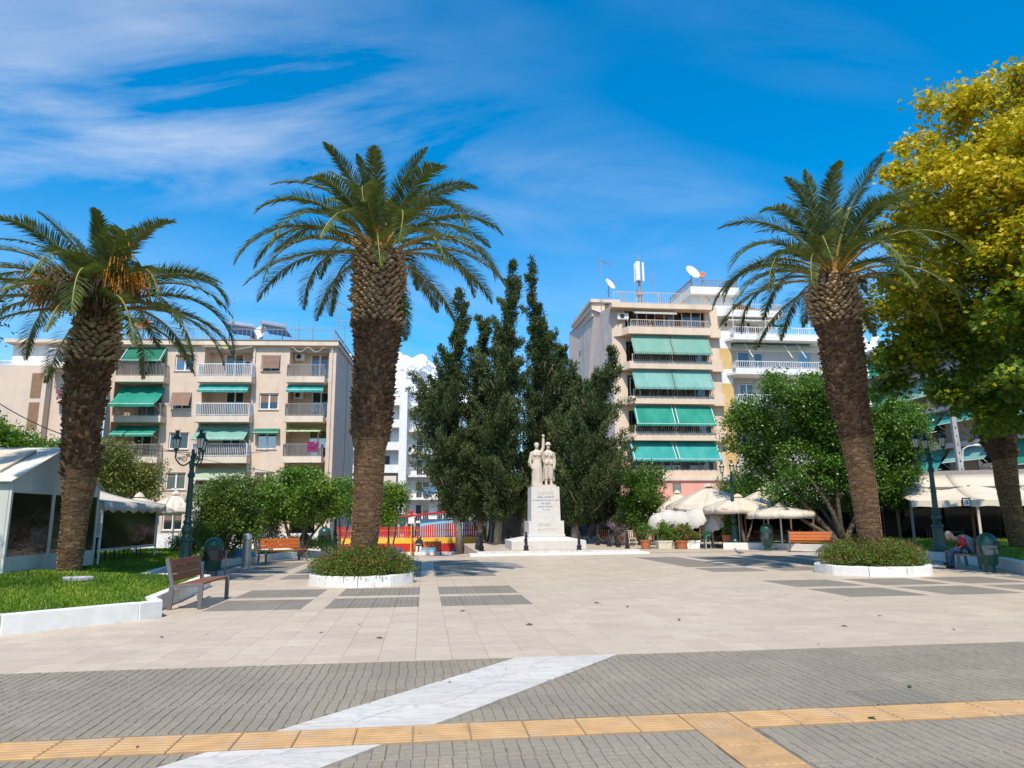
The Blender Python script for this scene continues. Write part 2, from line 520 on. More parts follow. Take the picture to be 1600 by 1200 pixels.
def awning_mat(name, c, fade):
    q = NT(name)
    p = q.pos()
    f = q.noise(p, 0.8, 5, 0.6, (1.2, 1.2, 0.5))
    c_ = q.mix(q.rng(f, 0.35, 0.7), c, fade)
    c_ = q.mix(q.rng(q.noise(p, 3.0, 5, 0.7, (2.2, 2.2, 0.3)), 0.5, 0.8, 0, 0.4), c_, tuple(x * 0.7 for x in c))
    q.l(c_, q.b.inputs['Base Color'])
    q.b.inputs['Roughness'].default_value = 0.85
    q.b.inputs['Specular IOR Level'].default_value = 0.15
    tr = q.n('ShaderNodeBsdfTranslucent'); q.l(c_, tr.inputs[0])
    mx = q.n('ShaderNodeMixShader'); mx.inputs[0].default_value = 0.12
    q.l(q.b.outputs[0], mx.inputs[1]); q.l(tr.outputs[0], mx.inputs[2]); q.l(mx.outputs[0], q.out.inputs[0])
    return q.m
M['aw_green'] = awning_mat('green_canvas', (0.02, 0.24, 0.165), (0.05, 0.33, 0.24))
M['aw_dark'] = awning_mat('dark_green_canvas', (0.02, 0.15, 0.09), (0.035, 0.2, 0.13))
M['aw_teal'] = awning_mat('teal_canvas', (0.03, 0.30, 0.26), (0.08, 0.38, 0.34))
M['aw_sage'] = awning_mat('sage_canvas', (0.17, 0.36, 0.28), (0.24, 0.42, 0.33))
M['aw_faded'] = awning_mat('faded_teal_canvas', (0.16, 0.38, 0.33), (0.26, 0.46, 0.41))
M['aw_olive'] = awning_mat('olive_canvas', (0.33, 0.38, 0.13), (0.40, 0.43, 0.18))
M['aw_pale'] = awning_mat('pale_green_canvas', (0.36, 0.42, 0.29), (0.44, 0.48, 0.36))
M['aw_white'] = awning_mat('white_canvas', (0.58, 0.55, 0.49), (0.64, 0.61, 0.55))
M['cream'] = awning_mat('cream_canvas', (0.64, 0.55, 0.43), (0.70, 0.62, 0.51))
M['white_tarp'] = awning_mat('white_tarpaulin', (0.62, 0.61, 0.55), (0.70, 0.69, 0.64))
M['lamp_green'] = mat('green_lamp_paint', (0.012, 0.055, 0.042), 0.35, 0.15, 9, 0.06, 60, spec=0.5)
M['lamp_glass'] = mat('frosted_lantern_glass', (0.60, 0.58, 0.50), 0.25, 0.06, 9)
M['bin_green'] = mat('green_bin_plastic', (0.012, 0.07, 0.05), 0.32, 0.1, 6, spec=0.5)
M['bag_black'] = mat('black_bin_bag', (0.012, 0.012, 0.014), 0.25, 0.2, 9, 0.9, 14, spec=0.6)
M['bag_clear'] = glass_mat('clear_bin_bag', (0.7, 0.75, 0.75), 0.1, 0.75, 0.25, 1.0)
M['steel'] = mat('brushed_steel', (0.45, 0.42, 0.40), 0.35, 0.1, 9, 0.1, 90, metal=0.85)
M['bench_grey'] = mat('bench_grey_paint', (0.13, 0.125, 0.12), 0.5, 0.08, 6)
def wood_mat(name, c0, c1):
    q = NT(name)
    p = q.obj()
    f = q.noise(p, 6, 6, 0.6, (0.12, 1.6, 1.6), 1.2)
    c = q.mix(q.rng(f, 0.3, 0.7), c0, c1)
    c = q.mix(q.math('MULTIPLY', q.rand(), 0.35), c, tuple(x * 0.75 for x in c0))
    q.l(c, q.b.inputs['Base Color'])
    q.b.inputs['Roughness'].default_value = 0.5
    q.bump(f, 0.15, 0.004)
    return q.m
M['wood_red'] = wood_mat('red_brown_wood', (0.21, 0.066, 0.028), (0.28, 0.10, 0.042))
M['wood_orange'] = wood_mat('orange_wood', (0.46, 0.11, 0.012), (0.58, 0.16, 0.025))
M['iron'] = mat('black_cast_iron', (0.018, 0.018, 0.02), 0.45, 0.15, 9, 0.1, 50)
M['chain'] = mat('rusty_chain', (0.16, 0.13, 0.10), 0.6, 0.2, 20, metal=0.4)
M['bark'] = mat('grey_brown_bark', (0.115, 0.085, 0.06), 0.9, 0.35, 9, 0.8, 24)
M['bark_grey'] = mat('grey_bark', (0.20, 0.165, 0.13), 0.9, 0.3, 6, 0.6, 24)
M['antenna'] = mat('antenna_metal', (0.32, 0.32, 0.33), 0.5, 0.1, metal=0.4)
M['dish_white'] = mat('white_dish', (0.75, 0.75, 0.73), 0.5, 0.05)
M['dish_orange'] = mat('orange_dish', (0.55, 0.17, 0.07), 0.6, 0.15, 8)
M['solar'] = mat('solar_glass', (0.03, 0.045, 0.08), 0.15, 0.1, spec=0.7)
M['boiler'] = mat('boiler_steel', (0.52, 0.53, 0.55), 0.35, 0.08, metal=0.5)
M['ac'] = mat('air_conditioner', (0.70, 0.69, 0.66), 0.5, 0.06)
M['pipe'] = mat('drain_pipe', (0.62, 0.56, 0.50), 0.6, 0.1)
M['red'] = mat('red_paint', (0.52, 0.025, 0.02), 0.55, 0.1, 6)
M['yellow'] = mat('yellow_paint', (0.80, 0.46, 0.04), 0.6, 0.08, 4)
M['blue'] = mat('blue_paint', (0.06, 0.13, 0.42), 0.6, 0.1, 4)
M['sky_blue'] = mat('light_blue_paint', (0.25, 0.55, 0.72), 0.6, 0.08, 4)
M['terracotta'] = mat('terracotta', (0.46, 0.15, 0.06), 0.75, 0.15, 6)
M['pot_cream'] = mat('cream_pot', (0.62, 0.56, 0.44), 0.75, 0.12, 6)
M['skin'] = mat('skin', (0.50, 0.28, 0.19), 0.55, 0.06, 9)
M['hair_grey'] = mat('grey_hair', (0.24, 0.23, 0.22), 0.8, 0.25, 40)
M['hair_dark'] = mat('dark_hair', (0.012, 0.010, 0.009), 0.6, 0.2, 40)
M['jeans'] = mat('blue_denim', (0.06, 0.12, 0.23), 0.85, 0.2, 12)
M['vest'] = mat('grey_vest_cloth', (0.20, 0.20, 0.22), 0.85, 0.12, 10)
M['red_shirt'] = mat('red_shirt_cloth', (0.45, 0.02, 0.03), 0.85, 0.1, 10)
M['white_cloth'] = mat('white_cloth', (0.75, 0.73, 0.70), 0.85, 0.06, 10)
M['dark_cloth'] = mat('dark_cloth', (0.03, 0.033, 0.04), 0.85, 0.2, 10)
M['blue_cloth'] = mat('blue_cloth', (0.10, 0.27, 0.52), 0.85, 0.12, 10, 0.4, 12)
M['purple'] = mat('purple_panel', (0.16, 0.105, 0.135), 0.7, 0.15, 3)
M['sign_black'] = mat('black_sign', (0.01, 0.01, 0.012), 0.4, 0.1)
M['letter'] = mat('lettering_blue_grey', (0.22, 0.25, 0.33), 0.7, 0.05)
M['letter_red'] = mat('lettering_red', (0.5, 0.02, 0.02), 0.7, 0.05)
M['letter_stone'] = mat('carved_lettering', (0.46, 0.40, 0.33), 0.8, 0.05)
M['flag'] = mat('striped_cloth', (0.12, 0.22, 0.42), 0.8, 0.1)

# ================================================================ the ground
rng = random.Random(7)
gxs = [-4000, -800, -200, -90] + [-60 + 4 * i for i in range(31)] + [90, 200, 800, 4000]
gys = [-4000, -600, -100, -30] + [-10 + 4 * i for i in range(32)] + [160, 260, 700, 4000]
b = MB()
b.add([(x, y, gz(x, y) - 0.06) for y in gys for x in gxs],
      [(j * len(gxs) + i, j * len(gxs) + i + 1, (j + 1) * len(gxs) + i + 1, (j + 1) * len(gxs) + i) for j in range(len(gys) - 1) for i in range(len(gxs) - 1)])
structure(b.build('ground', M['asphalt']))

BF = 8.7                                   # where the grey band in front meets the marble
T = 0.43                                   # paving module
def grid_sheet(name, a0, a1, b0, b1, z, m, step=2.0):
    na, nb = max(2, int((a1 - a0) / step)), max(2, int((b1 - b0) / step))
    q = MB(); v = []
    for j in range(nb + 1):
        for i in range(na + 1):
            p = E(a0 + (a1 - a0) * i / na, b0 + (b1 - b0) * j / nb)
            v.append((p.x, p.y, gz(p.x, p.y) + z))
    q.add(v, [(j * (na + 1) + i, j * (na + 1) + i + 1, (j + 1) * (na + 1) + i + 1, (j + 1) * (na + 1) + i) for j in range(nb) for i in range(na)])
    return structure(q.build(name, m))
front = grid_sheet('pavement', -22, 24, -12, BF, -0.0075, M['mortar'])
plaza = grid_sheet('plaza', -13, 24, BF, 32.6, -0.018, M['mortar_light'])
far_paving = grid_sheet('path', -13, 34, 32.6, 58, -0.008, M['marble'])

LAWN_L = [(-14, 2.5), (-7.4, 10.7), (-6.15, 12.15), (-5.95, 12.55), (-6.35, 13.1), (-7.15, 16.6), (-7.5, 18.2), (-9.6, 19.2), (-10.15, 21.5), (-10.15, 25), (-10.1, 28.5), (-9.25, 33), (-9.2, 39), (-9.6, 47)]
LAWN_R = [(13.1, 15.5), (13.35, 18.9), (14.25, 20.7), (15.0, 22.8), (15.4, 26), (15.3, 30), (14.5, 33.4), (12.6, 35.9), (10.6, 36.8)]
def lz_l(x, y):
    return 0.26 + 0.18 * sstep((-x - 6.6 - 4.2 * sstep((y - 17.2) / 2.0)) / (5.0 - 2.0 * sstep((y - 17.2) / 2.0))) + gz(x, y)
def lz_r(x, y):
    return 0.27 + 0.25 * sstep((x - 13.5) / 6.0)
def inside(poly, x, y):
    r = False
    for i in range(len(poly)):
        x0, y0 = poly[i]; x1, y1 = poly[i - 1]
        if (y0 > y) != (y1 > y) and x < (x1 - x0) * (y - y0) / (y1 - y0) + x0:
            r = not r
    return r
POLY_L = LAWN_L + [(-30, 47), (-30, 2.5)]
POLY_R = LAWN_R + [(12.4, 39.5), (34, 39.5), (34, 15.5)]

def tile_mesh(name, w, d, m, ch=0.0015, depth=0.03):
    q = MB()
    x, y = w / 2, d / 2
    q.add([(-x, -y, -depth), (x, -y, -depth), (x, y, -depth), (-x, y, -depth), (-x, -y, -ch), (x, -y, -ch), (x, y, -ch), (-x, y, -ch),
           (-x + ch, -y + ch, 0), (x - ch, -y + ch, 0), (x - ch, y - ch, 0), (-x + ch, y - ch, 0)],
          [(8, 9, 10, 11), (4, 5, 9, 8), (5, 6, 10, 9), (6, 7, 11, 10), (7, 4, 8, 11), (0, 1, 5, 4), (1, 2, 6, 5), (2, 3, 7, 6), (3, 0, 4, 7)])
    return q.mesh(name, m)
def in_view(p, mar=0.02):
    d = CROT.transposed() @ (p - Vector((0, 0, CAMH)))
    if d.z > -0.5:
        return False
    return abs(d.x / -d.z) < 800 / FOC + mar and abs(d.y / -d.z) < 600 / FOC + mar
def lay(cells, part, rest, parent, mesh, w, d, m, ch, seed, jz=0.0015, jr=0.004, ntop=300):
    """cells: (a, b) centres. The nearest in view are parts, the others one part of the same pieces"""
    r = random.Random(seed)
    cells = [(E(a, bb), a, bb) for a, bb in cells]
    seen = sorted([c for c in cells if in_view(c[0])], key=lambda c: c[0].length)[:ntop]
    ids = {id(c) for c in seen}
    for c in seen:
        o = link(part, mesh, parent)
        o.location = (c[0].x, c[0].y, gz(c[0].x, c[0].y) + r.uniform(-jz, jz))
        o.rotation_euler = (r.uniform(-jr, jr), r.uniform(-jr, jr), ROT + r.uniform(-jr, jr))
    V, F, TT = [], [], []
    base = np.array([(-w / 2, -d / 2, -ch * 3), (w / 2, -d / 2, -ch * 3), (w / 2, d / 2, -ch * 3), (-w / 2, d / 2, -ch * 3),
                     (-w / 2 + ch, -d / 2 + ch, 0), (w / 2 - ch, -d / 2 + ch, 0), (w / 2 - ch, d / 2 - ch, 0), (-w / 2 + ch, d / 2 - ch, 0)])
    fb = np.array([(4, 5, 6, 7), (0, 1, 5, 4), (1, 2, 6, 5), (2, 3, 7, 6), (3, 0, 4, 7)])
    k = 0
    for c in cells:
        if id(c) in ids:
            continue
        an = ROT + r.uniform(-jr, jr)
        cs, sn = math.cos(an), math.sin(an)
        tx, ty, dz = r.uniform(-jr, jr), r.uniform(-jr, jr), r.uniform(-jz, jz)
        q = np.empty((8, 3))
        q[:, 0] = c[0].x + base[:, 0] * cs - base[:, 1] * sn
        q[:, 1] = c[0].y + base[:, 0] * sn + base[:, 1] * cs
        q[:, 2] = base[:, 2] + dz + base[:, 0] * tx + base[:, 1] * ty
        if c[0].y > 29:
            q[:, 2] += [gz(x, y) for x, y in q[:, :2]]
        V.append(q); F.append(fb + 8 * k); TT += [r.random()] * 5
        k += 1
    if k:
        o = link(rest, np_mesh(rest, np.concatenate(V), np.concatenate(F), m, TT), parent)
        o['kind'] = 'stuff'
# grey panels set into the marble
def in_panel(a, bb):
    for a0 in [0.35 - 2.15 * k for k in range(0, 6)] + [8.45 + 2.15 * k for k in range(0, 5)]:
        if a0 < a < a0 + 1.72:
            if a < -4.5 and bb < 19:
                return False
            return 14.05 < bb < 15.77 or 16.2 < bb < 17.92 or 20.93 < bb < 22.65 or 23.08 < bb < 29.1
    return False
mar, gra = [], []
a_of = lambda i: 0.35 + T * (i + 0.5)
for j in range(54):
    bb = BF + T * (j + 0.5)
    bb_p = 14.05 + T * (math.floor((bb - 14.05) / T) + 0.5)
    for i in range(-30, 36):
        a = a_of(i)
        p = E(a, bb)
        if p.y < 5 or inside(POLY_L, p.x, p.y) or inside(POLY_R, p.x, p.y):
            continue
        (gra if in_panel(a, bb) else mar).append((a, bb))
lay(mar, 'marble_tile', 'marble_tiles', plaza, tile_mesh('marble_tile', T - 0.0022, T - 0.0022, M['marble']), T - 0.0022, T - 0.0022, M['marble'], 0.0012, 1, 0.0006, 0.0012)
lay(gra, 'granite_slab', 'granite_slabs', plaza, tile_mesh('granite_slab', T - 0.005, T - 0.005, M['granite_slab']), T - 0.005, T - 0.005, M['granite_slab'], 0.002, 2, 0.001, 0.002)

# grey setts, tactile strip and diagonal marble band in front
TB0, TB1, TA0 = 5.625, 6.055, 2.09
def diag_a(bb):
    return 1.22 + 0.84 * (bb - 8.85)
setts = []
SA, SB = 0.0935, 0.086
for j in range(52):
    bb = BF - (0.43 * (j // 5) + 0.0848 * (j % 5) + 0.0455)
    if TB0 - 0.02 < bb < TB1 + 0.02:
        continue
    for i in range(-82, 86):
        a = TA0 + 0.4675 * (i // 5) + 0.0925 * (i % 5) + 0.0487 + (0.006 if (j // 5) % 2 else -0.006)
        if diag_a(bb) - 0.02 < a < diag_a(bb) + 1.24 or (bb < TB0 and TA0 - 0.03 < a < TA0 + T + 0.03):
            continue
        p = E(a, bb)
        if in_view(p, 0.25):
            setts.append((a, bb))
lay(setts, 'granite_sett', 'granite_setts', front, tile_mesh('granite_sett', SA - 0.004, SB - 0.0022, M['granite'], 0.003), SA - 0.004, SB - 0.0022, M['granite'], 0.003, 3, 0.0015, 0.009)
dn = 0
bb = BF
while bb > 3.9:
    nb = bb - rng.uniform(0.36, 0.46)
    cutf = rng.uniform(0.36, 0.62)
    for f0, f1 in ((0, cutf), (cutf, 1)):
        for lo, hi in ((nb, bb),):
            parts = [(lo, hi)]
            if lo < TB1 and hi > TB0:          # leave room for the yellow strip
                parts = [(l, h_) for l, h_ in ((lo, TB0 - 0.004), (TB1 + 0.004, hi)) if h_ - l > 0.03]
            for l, h_ in parts:
                g = 0.004
                q = MB()
                pts = [E(diag_a(l + g) + 1.22 * f0 + g, l + g), E(diag_a(l + g) + 1.22 * f1 - g, l + g), E(diag_a(h_ - g) + 1.22 * f1 - g, h_ - g), E(diag_a(h_ - g) + 1.22 * f0 + g, h_ - g)]
                q.prism([(p.x, p.y) for p in pts], -0.03, rng.uniform(0, 0.002))
                q.build('marble_slab', M['marble_white'], front)
    bb = nb
def tactile_mesh(name, along_a, dots=False):
    q = MB()
    s = T - 0.006
    q.bx(-s / 2, s / 2, -s / 2, s / 2, -0.03, 0.001)
    if dots:
        for i in range(8):
            for j in range(8):
                q.lathe([(0.016, 0.001), (0.010, 0.006)], (-s / 2 + s * (i + .5) / 8, -s / 2 + s * (j + .5) / 8, 0), 6)
    else:
        for i in range(7):
            c = -s / 2 + s * (i + 0.5) / 7
            k = [(-s / 2 + .006, c - .02, .001), (s / 2 - .006, c - .02, .001), (s / 2 - .006, c + .02, .001), (-s / 2 + .006, c + .02, .001),
                 (-s / 2 + .012, c - .012, .0065), (s / 2 - .012, c - .012, .0065), (s / 2 - .012, c + .012, .0065), (-s / 2 + .012, c + .012, .0065)]
            if not along_a:
                k = [(-y, x, z) for x, y, z in k]
            q.add(k, [(4, 5, 6, 7), (0, 1, 5, 4), (1, 2, 6, 5), (2, 3, 7, 6), (3, 0, 4, 7)])
    return q.mesh(name, M['tactile'])
tm_a, tm_b, tm_d = tactile_mesh('tactile_tile', True), tactile_mesh('tactile_tile', False), tactile_mesh('tactile_tile', False, True)
cells = [(TA0 + T * (i + 0.5), (TB0 + TB1) / 2, tm_d if i == 0 else tm_a) for i in range(-16, 14)] + [(TA0 + T / 2, TB0 - T * (k + 0.5), tm_b) for k in range(4)]
for a, bb, me in cells:
    o = link('tactile_tile', me, front)
    o.location = E(a, bb, 0.003 + rng.uniform(-0.0015, 0.0015))
    o.rotation_euler = (rng.uniform(-.004, .004), rng.uniform(-.004, .004), ROT + rng.uniform(-.005, .005))
q = MB()
q.bx(-0.3, 0.3, -0.22, 0.22, -0.02, 0.006); q.bx(-0.33, 0.33, -0.25, 0.25, -0.02, 0.003)
cov = q.build('drain_cover', M['granite_slab'], front); cov.location = G(1400, 1088); cov.rotation_euler = (0, 0, ROT)

# leaves and scraps lying about
q = MB()
for k in range(70):
    if k < 14:
        u, v = [(938, 943), (820, 977), (1492, 985), (506, 989), (600, 998), (718, 956), (978, 948), (1422, 1076), (1355, 1122), (255, 997), (1060, 970), (1370, 963), (560, 976), (1325, 980)][k]
        p, s = G(u, v), rng.uniform(0.035, 0.07)
    else:
        p, s = E(rng.uniform(-6, 9), rng.uniform(5, 24)), rng.uniform(0.012, 0.028)
    a = rng.uniform(0, 6.28)
    d1 = Vector((math.cos(a), math.sin(a), 0)); d2 = Vector((-d1.y, d1.x, 0))
    q.add([p + Vector((0, 0, .008)), p + d1 * s + d2 * s * .45 + Vector((0, 0, .008 + s * .35)), p + d1 * s * 2 + Vector((0, 0, .012)), p + d1 * s - d2 * s * .45 + Vector((0, 0, .01 + s * .2))], [(0, 1, 2, 3)], 0 if rng.random() < .6 else 1)
o = q.build('leaf_litter', [mat('dry_leaf', (0.09, 0.06, 0.025), 0.8, 0.3, 30), mat('green_fallen_leaf', (0.05, 0.09, 0.02), 0.7, 0.3, 30)])
tag(o, 'fallen leaves and scraps scattered over the pale plaza', None, kind='stuff')

# lawns
def lawn(name, poly, lz, label):
    xs = [p[0] for p in poly]; ys = [p[1] for p in poly]
    q = MB(); idx = {}
    st = 0.2
    x0, y0 = min(xs), min(ys)
    ni, nj = int((max(xs) - x0) / st) + 1, int((max(ys) - y0) / st) + 1
    def vid(i, j):
        if (i, j) not in idx:
            x, y = x0 + i * st, y0 + j * st
            idx[(i, j)] = len(q.v)
            q.v.append((x, y, lz(x, y) - 0.02))
        return idx[(i, j)]
    for i in range(ni):
        for j in range(nj):
            if all(inside(poly, x0 + (i + di) * st, y0 + (j + dj) * st) for di in (0, 1) for dj in (0, 1)):
                q.f.append([vid(i, j), vid(i + 1, j), vid(i + 1, j + 1), vid(i, j + 1)]); q.m.append(0); q.t.append(0)
    return structure(q.build(name, M['turf'], smooth=True), label)
# keep the sheet of turf inside the kerb
lawn('lawn', LAWN_L + [(-30, 47), (-30, 2.5)], lz_l, 'mown green lawn behind the white kerb on the left')
lawn('lawn', LAWN_R + [(12.4, 39.5), (34, 39.5), (34, 15.5)], lz_r, 'shaded lawn behind the white kerb on the right')
M['grass'] = leaf_mat('grass_blade', (0.075, 0.15, 0.012), (0.20, 0.31, 0.022), 0.4, 0.5, c2=(0.34, 0.37, 0.05))
def grass(label, poly, lz, n, ymin, ymax, xmin, xmax, seed, hgt=0.055):
    r = np.random.default_rng(seed)
    V = []; n0 = 0
    pts = []
    while len(pts) < n:
        y = ymin + (ymax - ymin) * r.random() ** 1.8
        x = xmin + (xmax - xmin) * r.random()
        if inside(poly, x, y):
            pts.append((x, y, lz(x, y) - 0.02))
    pts = np.array(pts)
    a = r.random(n) * 6.283; hh = hgt * (0.5 + r.random(n)); w = 0.006 + 0.006 * r.random(n) + 0.0006 * pts[:, 1]
    d = np.stack([np.cos(a), np.sin(a), np.zeros(n)], 1); e = np.stack([-np.sin(a), np.cos(a), np.zeros(n)], 1)
    tip = pts + d * (hh * r.normal(0, .5, n))[:, None] + np.array([0, 0, 1]) * hh[:, None]
    V = np.stack([pts - e * w[:, None], pts + e * w[:, None], tip], 1).reshape(-1, 3)
    F = np.arange(3 * n).reshape(n, 3)
    patch = 0.35 + 0.3 * np.sin(pts[:, 0] * 1.1 + 1) * np.sin(pts[:, 1] * 0.8) + 0.12 * np.sin(pts[:, 0] * 4.3 + pts[:, 1] * 3.1)
    o = link('grass', np_mesh('grass', V, F, M['grass'], np.clip(patch + r.normal(0, .18, n), 0, 1)))
    tag(o, label, None, kind='stuff')
grass('short green grass growing on the left lawn', [(-14, 2.8), (-7.55, 10.85), (-6.35, 12.3), (-6.2, 12.6), (-6.55, 13.15), (-7.35, 16.65), (-7.65, 18.4), (-9.75, 19.35), (-10.35, 21.5), (-10.35, 25), (-10.3, 28.5), (-9.45, 33), (-9.4, 39), (-9.8, 47)] + [(-30, 47), (-30, 2.5)], lz_l, 110000, 9.0, 36, -16, -5.9, 1)
grass('short shaded grass growing on the right lawn', [(x + 0.25, y) for x, y in LAWN_R] + [(12.4, 39.5), (34, 39.5), (34, 15.5)], lz_r, 40000, 17.0, 38.5, 10.5, 26, 2)

# white kerbs
def kerb(label, pts, hgt, wid, seg, side):
    r = random.Random(len(label))
    root = thing('lawn_kerb', label, 'kerb', (pts[0][0], pts[0][1], 0))
    P0 = Vector((pts[0][0], pts[0][1], 0))
    for i in range(len(pts) - 1):
        a, c = Vector((*pts[i], 0)), Vector((*pts[i + 1], 0))
        L = (c - a).length
        n = max(1, round(L / seg))
        nrm = Vector((-(c - a).y, (c - a).x, 0)).normalized() * side
        for k in range(n):
            p, q_ = a.lerp(c, k / n), a.lerp(c, (k + 1) / n)
            dd = (q_ - p).normalized() * 0.003
            p, q_ = p + dd, q_ - dd
            h0 = hgt + r.uniform(-.012, .012)
            o = MB()
            vs = []
            for pp in (p, p.lerp(q_, .5), q_):
                z = gz(pp.x, pp.y)
                w0 = r.uniform(-.008, .008)
                for off, zz_ in ((0 + w0, -.05), (0.012 + w0, h0 + r.uniform(-.008, .008)), (wid, h0), (wid, -.05)):
                    w = pp + nrm * off - P0
                    vs.append((w.x, w.y, z + zz_))
            f = [(0, 1, 2, 3), (11, 10, 9, 8)]
            for s in (0, 4):
                f += [(s + j, s + 4 + j, s + 4 + (j + 1) % 4, s + (j + 1) % 4) for j in range(4)]
            o.add(vs, f)
            o.build('kerb_block', M['whitewash'], root, bevel=0.015)
    return root
kerb('long whitewashed kerb bending round the left lawn beside the near bench', LAWN_L[:8], 0.29, 0.2, 1.6, 1)
kerb('whitewashed kerb of the left lawn behind the second bench and ash bin', LAWN_L[7:], 0.27, 0.2, 1.9, 1)
kerb('whitewashed kerb along the shaded lawn on the right', LAWN_R, 0.30, 0.24, 1.9, -1)

# round planters
def planter(label, c, rad, seed):
    r = random.Random(seed)
    root = thing('planter', label, 'planter', (c[0], c[1], 0), ROT)
    n = 10
    for k in range(n):
        a0, a1 = 2 * math.pi * (k + .5) / n + 0.004, 2 * math.pi * (k + 1.5) / n - 0.004
        q = MB(); vs = []
        m = 5
        for i in range(m):
            a = a0 + (a1 - a0) * i / (m - 1)
            flat = math.cos(math.pi / n) / math.cos((a - a0) - (a1 - a0) / 2)
            rr = rad * (0.55 * flat + 0.45) 
            h_ = 0.25 + r.uniform(-.01, .01)
            for ro, z in ((rr, -.03), (rr - .015 + r.uniform(-.006, .006), h_), (rr - 0.2, h_), (rr - 0.2, -.03)):
                vs.append((ro * math.cos(a), ro * math.sin(a), z))
        f = [(3, 2, 1, 0), tuple((m - 1) * 4 + j for j in range(4))]
        for s in range(m - 1):
            f += [(s * 4 + j, s * 4 + (j + 1) % 4, s * 4 + 4 + (j + 1) % 4, s * 4 + 4 + j) for j in range(4)]
        q.add(vs, f)
        q.build('kerb_block', M['whitewash'], root, bevel=0.015)
    q = MB(); q.lathe([(rad - 0.17, 0.0), (rad - .17, 0.19), (0.3, 0.26)], n=20)
    q.build('soil', M['earth'], root)
    return root
PL_L, PL_R = (-3.9, 18.95), (10.25, 20.95)
planter('round whitewashed planter at the foot of the central palm', PL_L, 1.36, 1)
planter('round whitewashed planter at the foot of the right-hand leaning palm', PL_R, 1.56, 2)

# ================================================================ buildings
def wall_grid(q, x0, x1, z0, z1, y0, y1, holes, m=0):
    """a wall of boxes butted round its openings (hx0, hx1, hz0, hz1)"""
    xs = sorted({x0, x1, *[v for hh in holes for v in hh[:2]]})
    for i in range(len(xs) - 1):
        a, c = xs[i], xs[i + 1]
        cuts = sorted([hh for hh in holes if hh[0] < c - 1e-6 and hh[1] > a + 1e-6], key=lambda t: t[2])
        z = z0
        for hh in cuts:
            if hh[2] > z + 1e-6:
                q.bx(a, c, y0, y1, z, hh[2], m)
            z = hh[3]
        if z1 > z + 1e-6:
            q.bx(a, c, y0, y1, z, z1, m)
    return q
def window(par, x0, x1, z0, z1, y, m='frame_white', leaves=2, shut=0.0, curtain=None, sill=True, glass='glass', name='window'):
    """frame with its pane, roller shutter, curtain and sill; y is the plane of the frame's face"""
    f = 0.07
    q = MB()
    q.bx(x0, x0 + f, y, y + .08, z0, z1).bx(x1 - f, x1, y, y + .08, z0, z1).bx(x0 + f, x1 - f, y, y + .08, z0, z0 + f).bx(x0 + f, x1 - f, y, y + .08, z1 - f, z1)
    for i in range(1, leaves):
        c = x0 + (x1 - x0) * i / leaves
        q.bx(c - .06, c + .06, y + .005, y + .075, z0 + f, z1 - f)
    w = q.build(name, M[m], par)
    q = MB(); q.bx(x0 + f, x1 - f, y + .04, y + .05, z0 + f, z1 - f); q.build('pane', M[glass], w)
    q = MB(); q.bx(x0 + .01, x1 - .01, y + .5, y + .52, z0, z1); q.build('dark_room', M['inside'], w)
    if curtain:
        q = MB()
        n = 14
        half = (x1 - x0) / 2
        for a, c in ((x0 + f, x0 + half * .72), (x1 - half * .72, x1 - f)):
            g = [[(a + (c - a) * i / n, y + .16 + .03 * math.sin(i * 1.9), zz) for i in range(n + 1)] for zz in (z0 + .05, z1 - .05)]
            q.sheet(g, 0.006)
        q.build('curtain', M[curtain], w)
    if shut:
        q = MB()
        zb = z1 - f - (z1 - z0 - 2 * f) * shut
        n = max(2, int((z1 - f - zb) / 0.09))
        for i in range(n):
            s0 = zb + (z1 - f - zb) * i / n
            s1 = zb + (z1 - f - zb) * (i + 1) / n
            q.bx(x0 + f, x1 - f, y + .012 + .006 * (i % 2), y + .034, s0, s1 - .012)
        q.build('shutter', M['shutter'], w)
    if sill:
        q = MB(); q.bx(x0 - .08, x1 + .08, y - .2, y + .02, z0 - .07, z0 - .003); q.build('sill', M['plaster_slab'], w)
    return w
def shade_out(par, x0, x1, z0, z1, y, d=0.5, m='shutter'):
    """slatted wooden blind pushed out at the bottom"""
    n = max(6, int((z1 - z0) / .1))
    q = MB()
    for i in range(n):
        t0, t1 = i / n, (i + .82) / n
        q.add([(x0, y - d * t0, z1 - (z1 - z0) * t0), (x1, y - d * t0, z1 - (z1 - z0) * t0), (x1, y - d * t1, z1 - (z1 - z0) * t1), (x0, y - d * t1, z1 - (z1 - z0) * t1),
               (x0, y - d * t0 + .02, z1 - (z1 - z0) * t0), (x1, y - d * t0 + .02, z1 - (z1 - z0) * t0), (x1, y - d * t1 + .02, z1 - (z1 - z0) * t1), (x0, y - d * t1 + .02, z1 - (z1 - z0) * t1)],
              [(0, 3, 2, 1), (4, 5, 6, 7), (3, 7, 6, 2), (0, 1, 5, 4), (0, 4, 7, 3), (1, 2, 6, 5)])
    q.bar((x0, y - .02, z0 + .05), (x0, y - d, z0 + .02), .025, .025).bar((x1, y - .02, z0 + .05), (x1, y - d, z0 + .02), .025, .025)
    return q.build('slatted_blind', M[m], par)
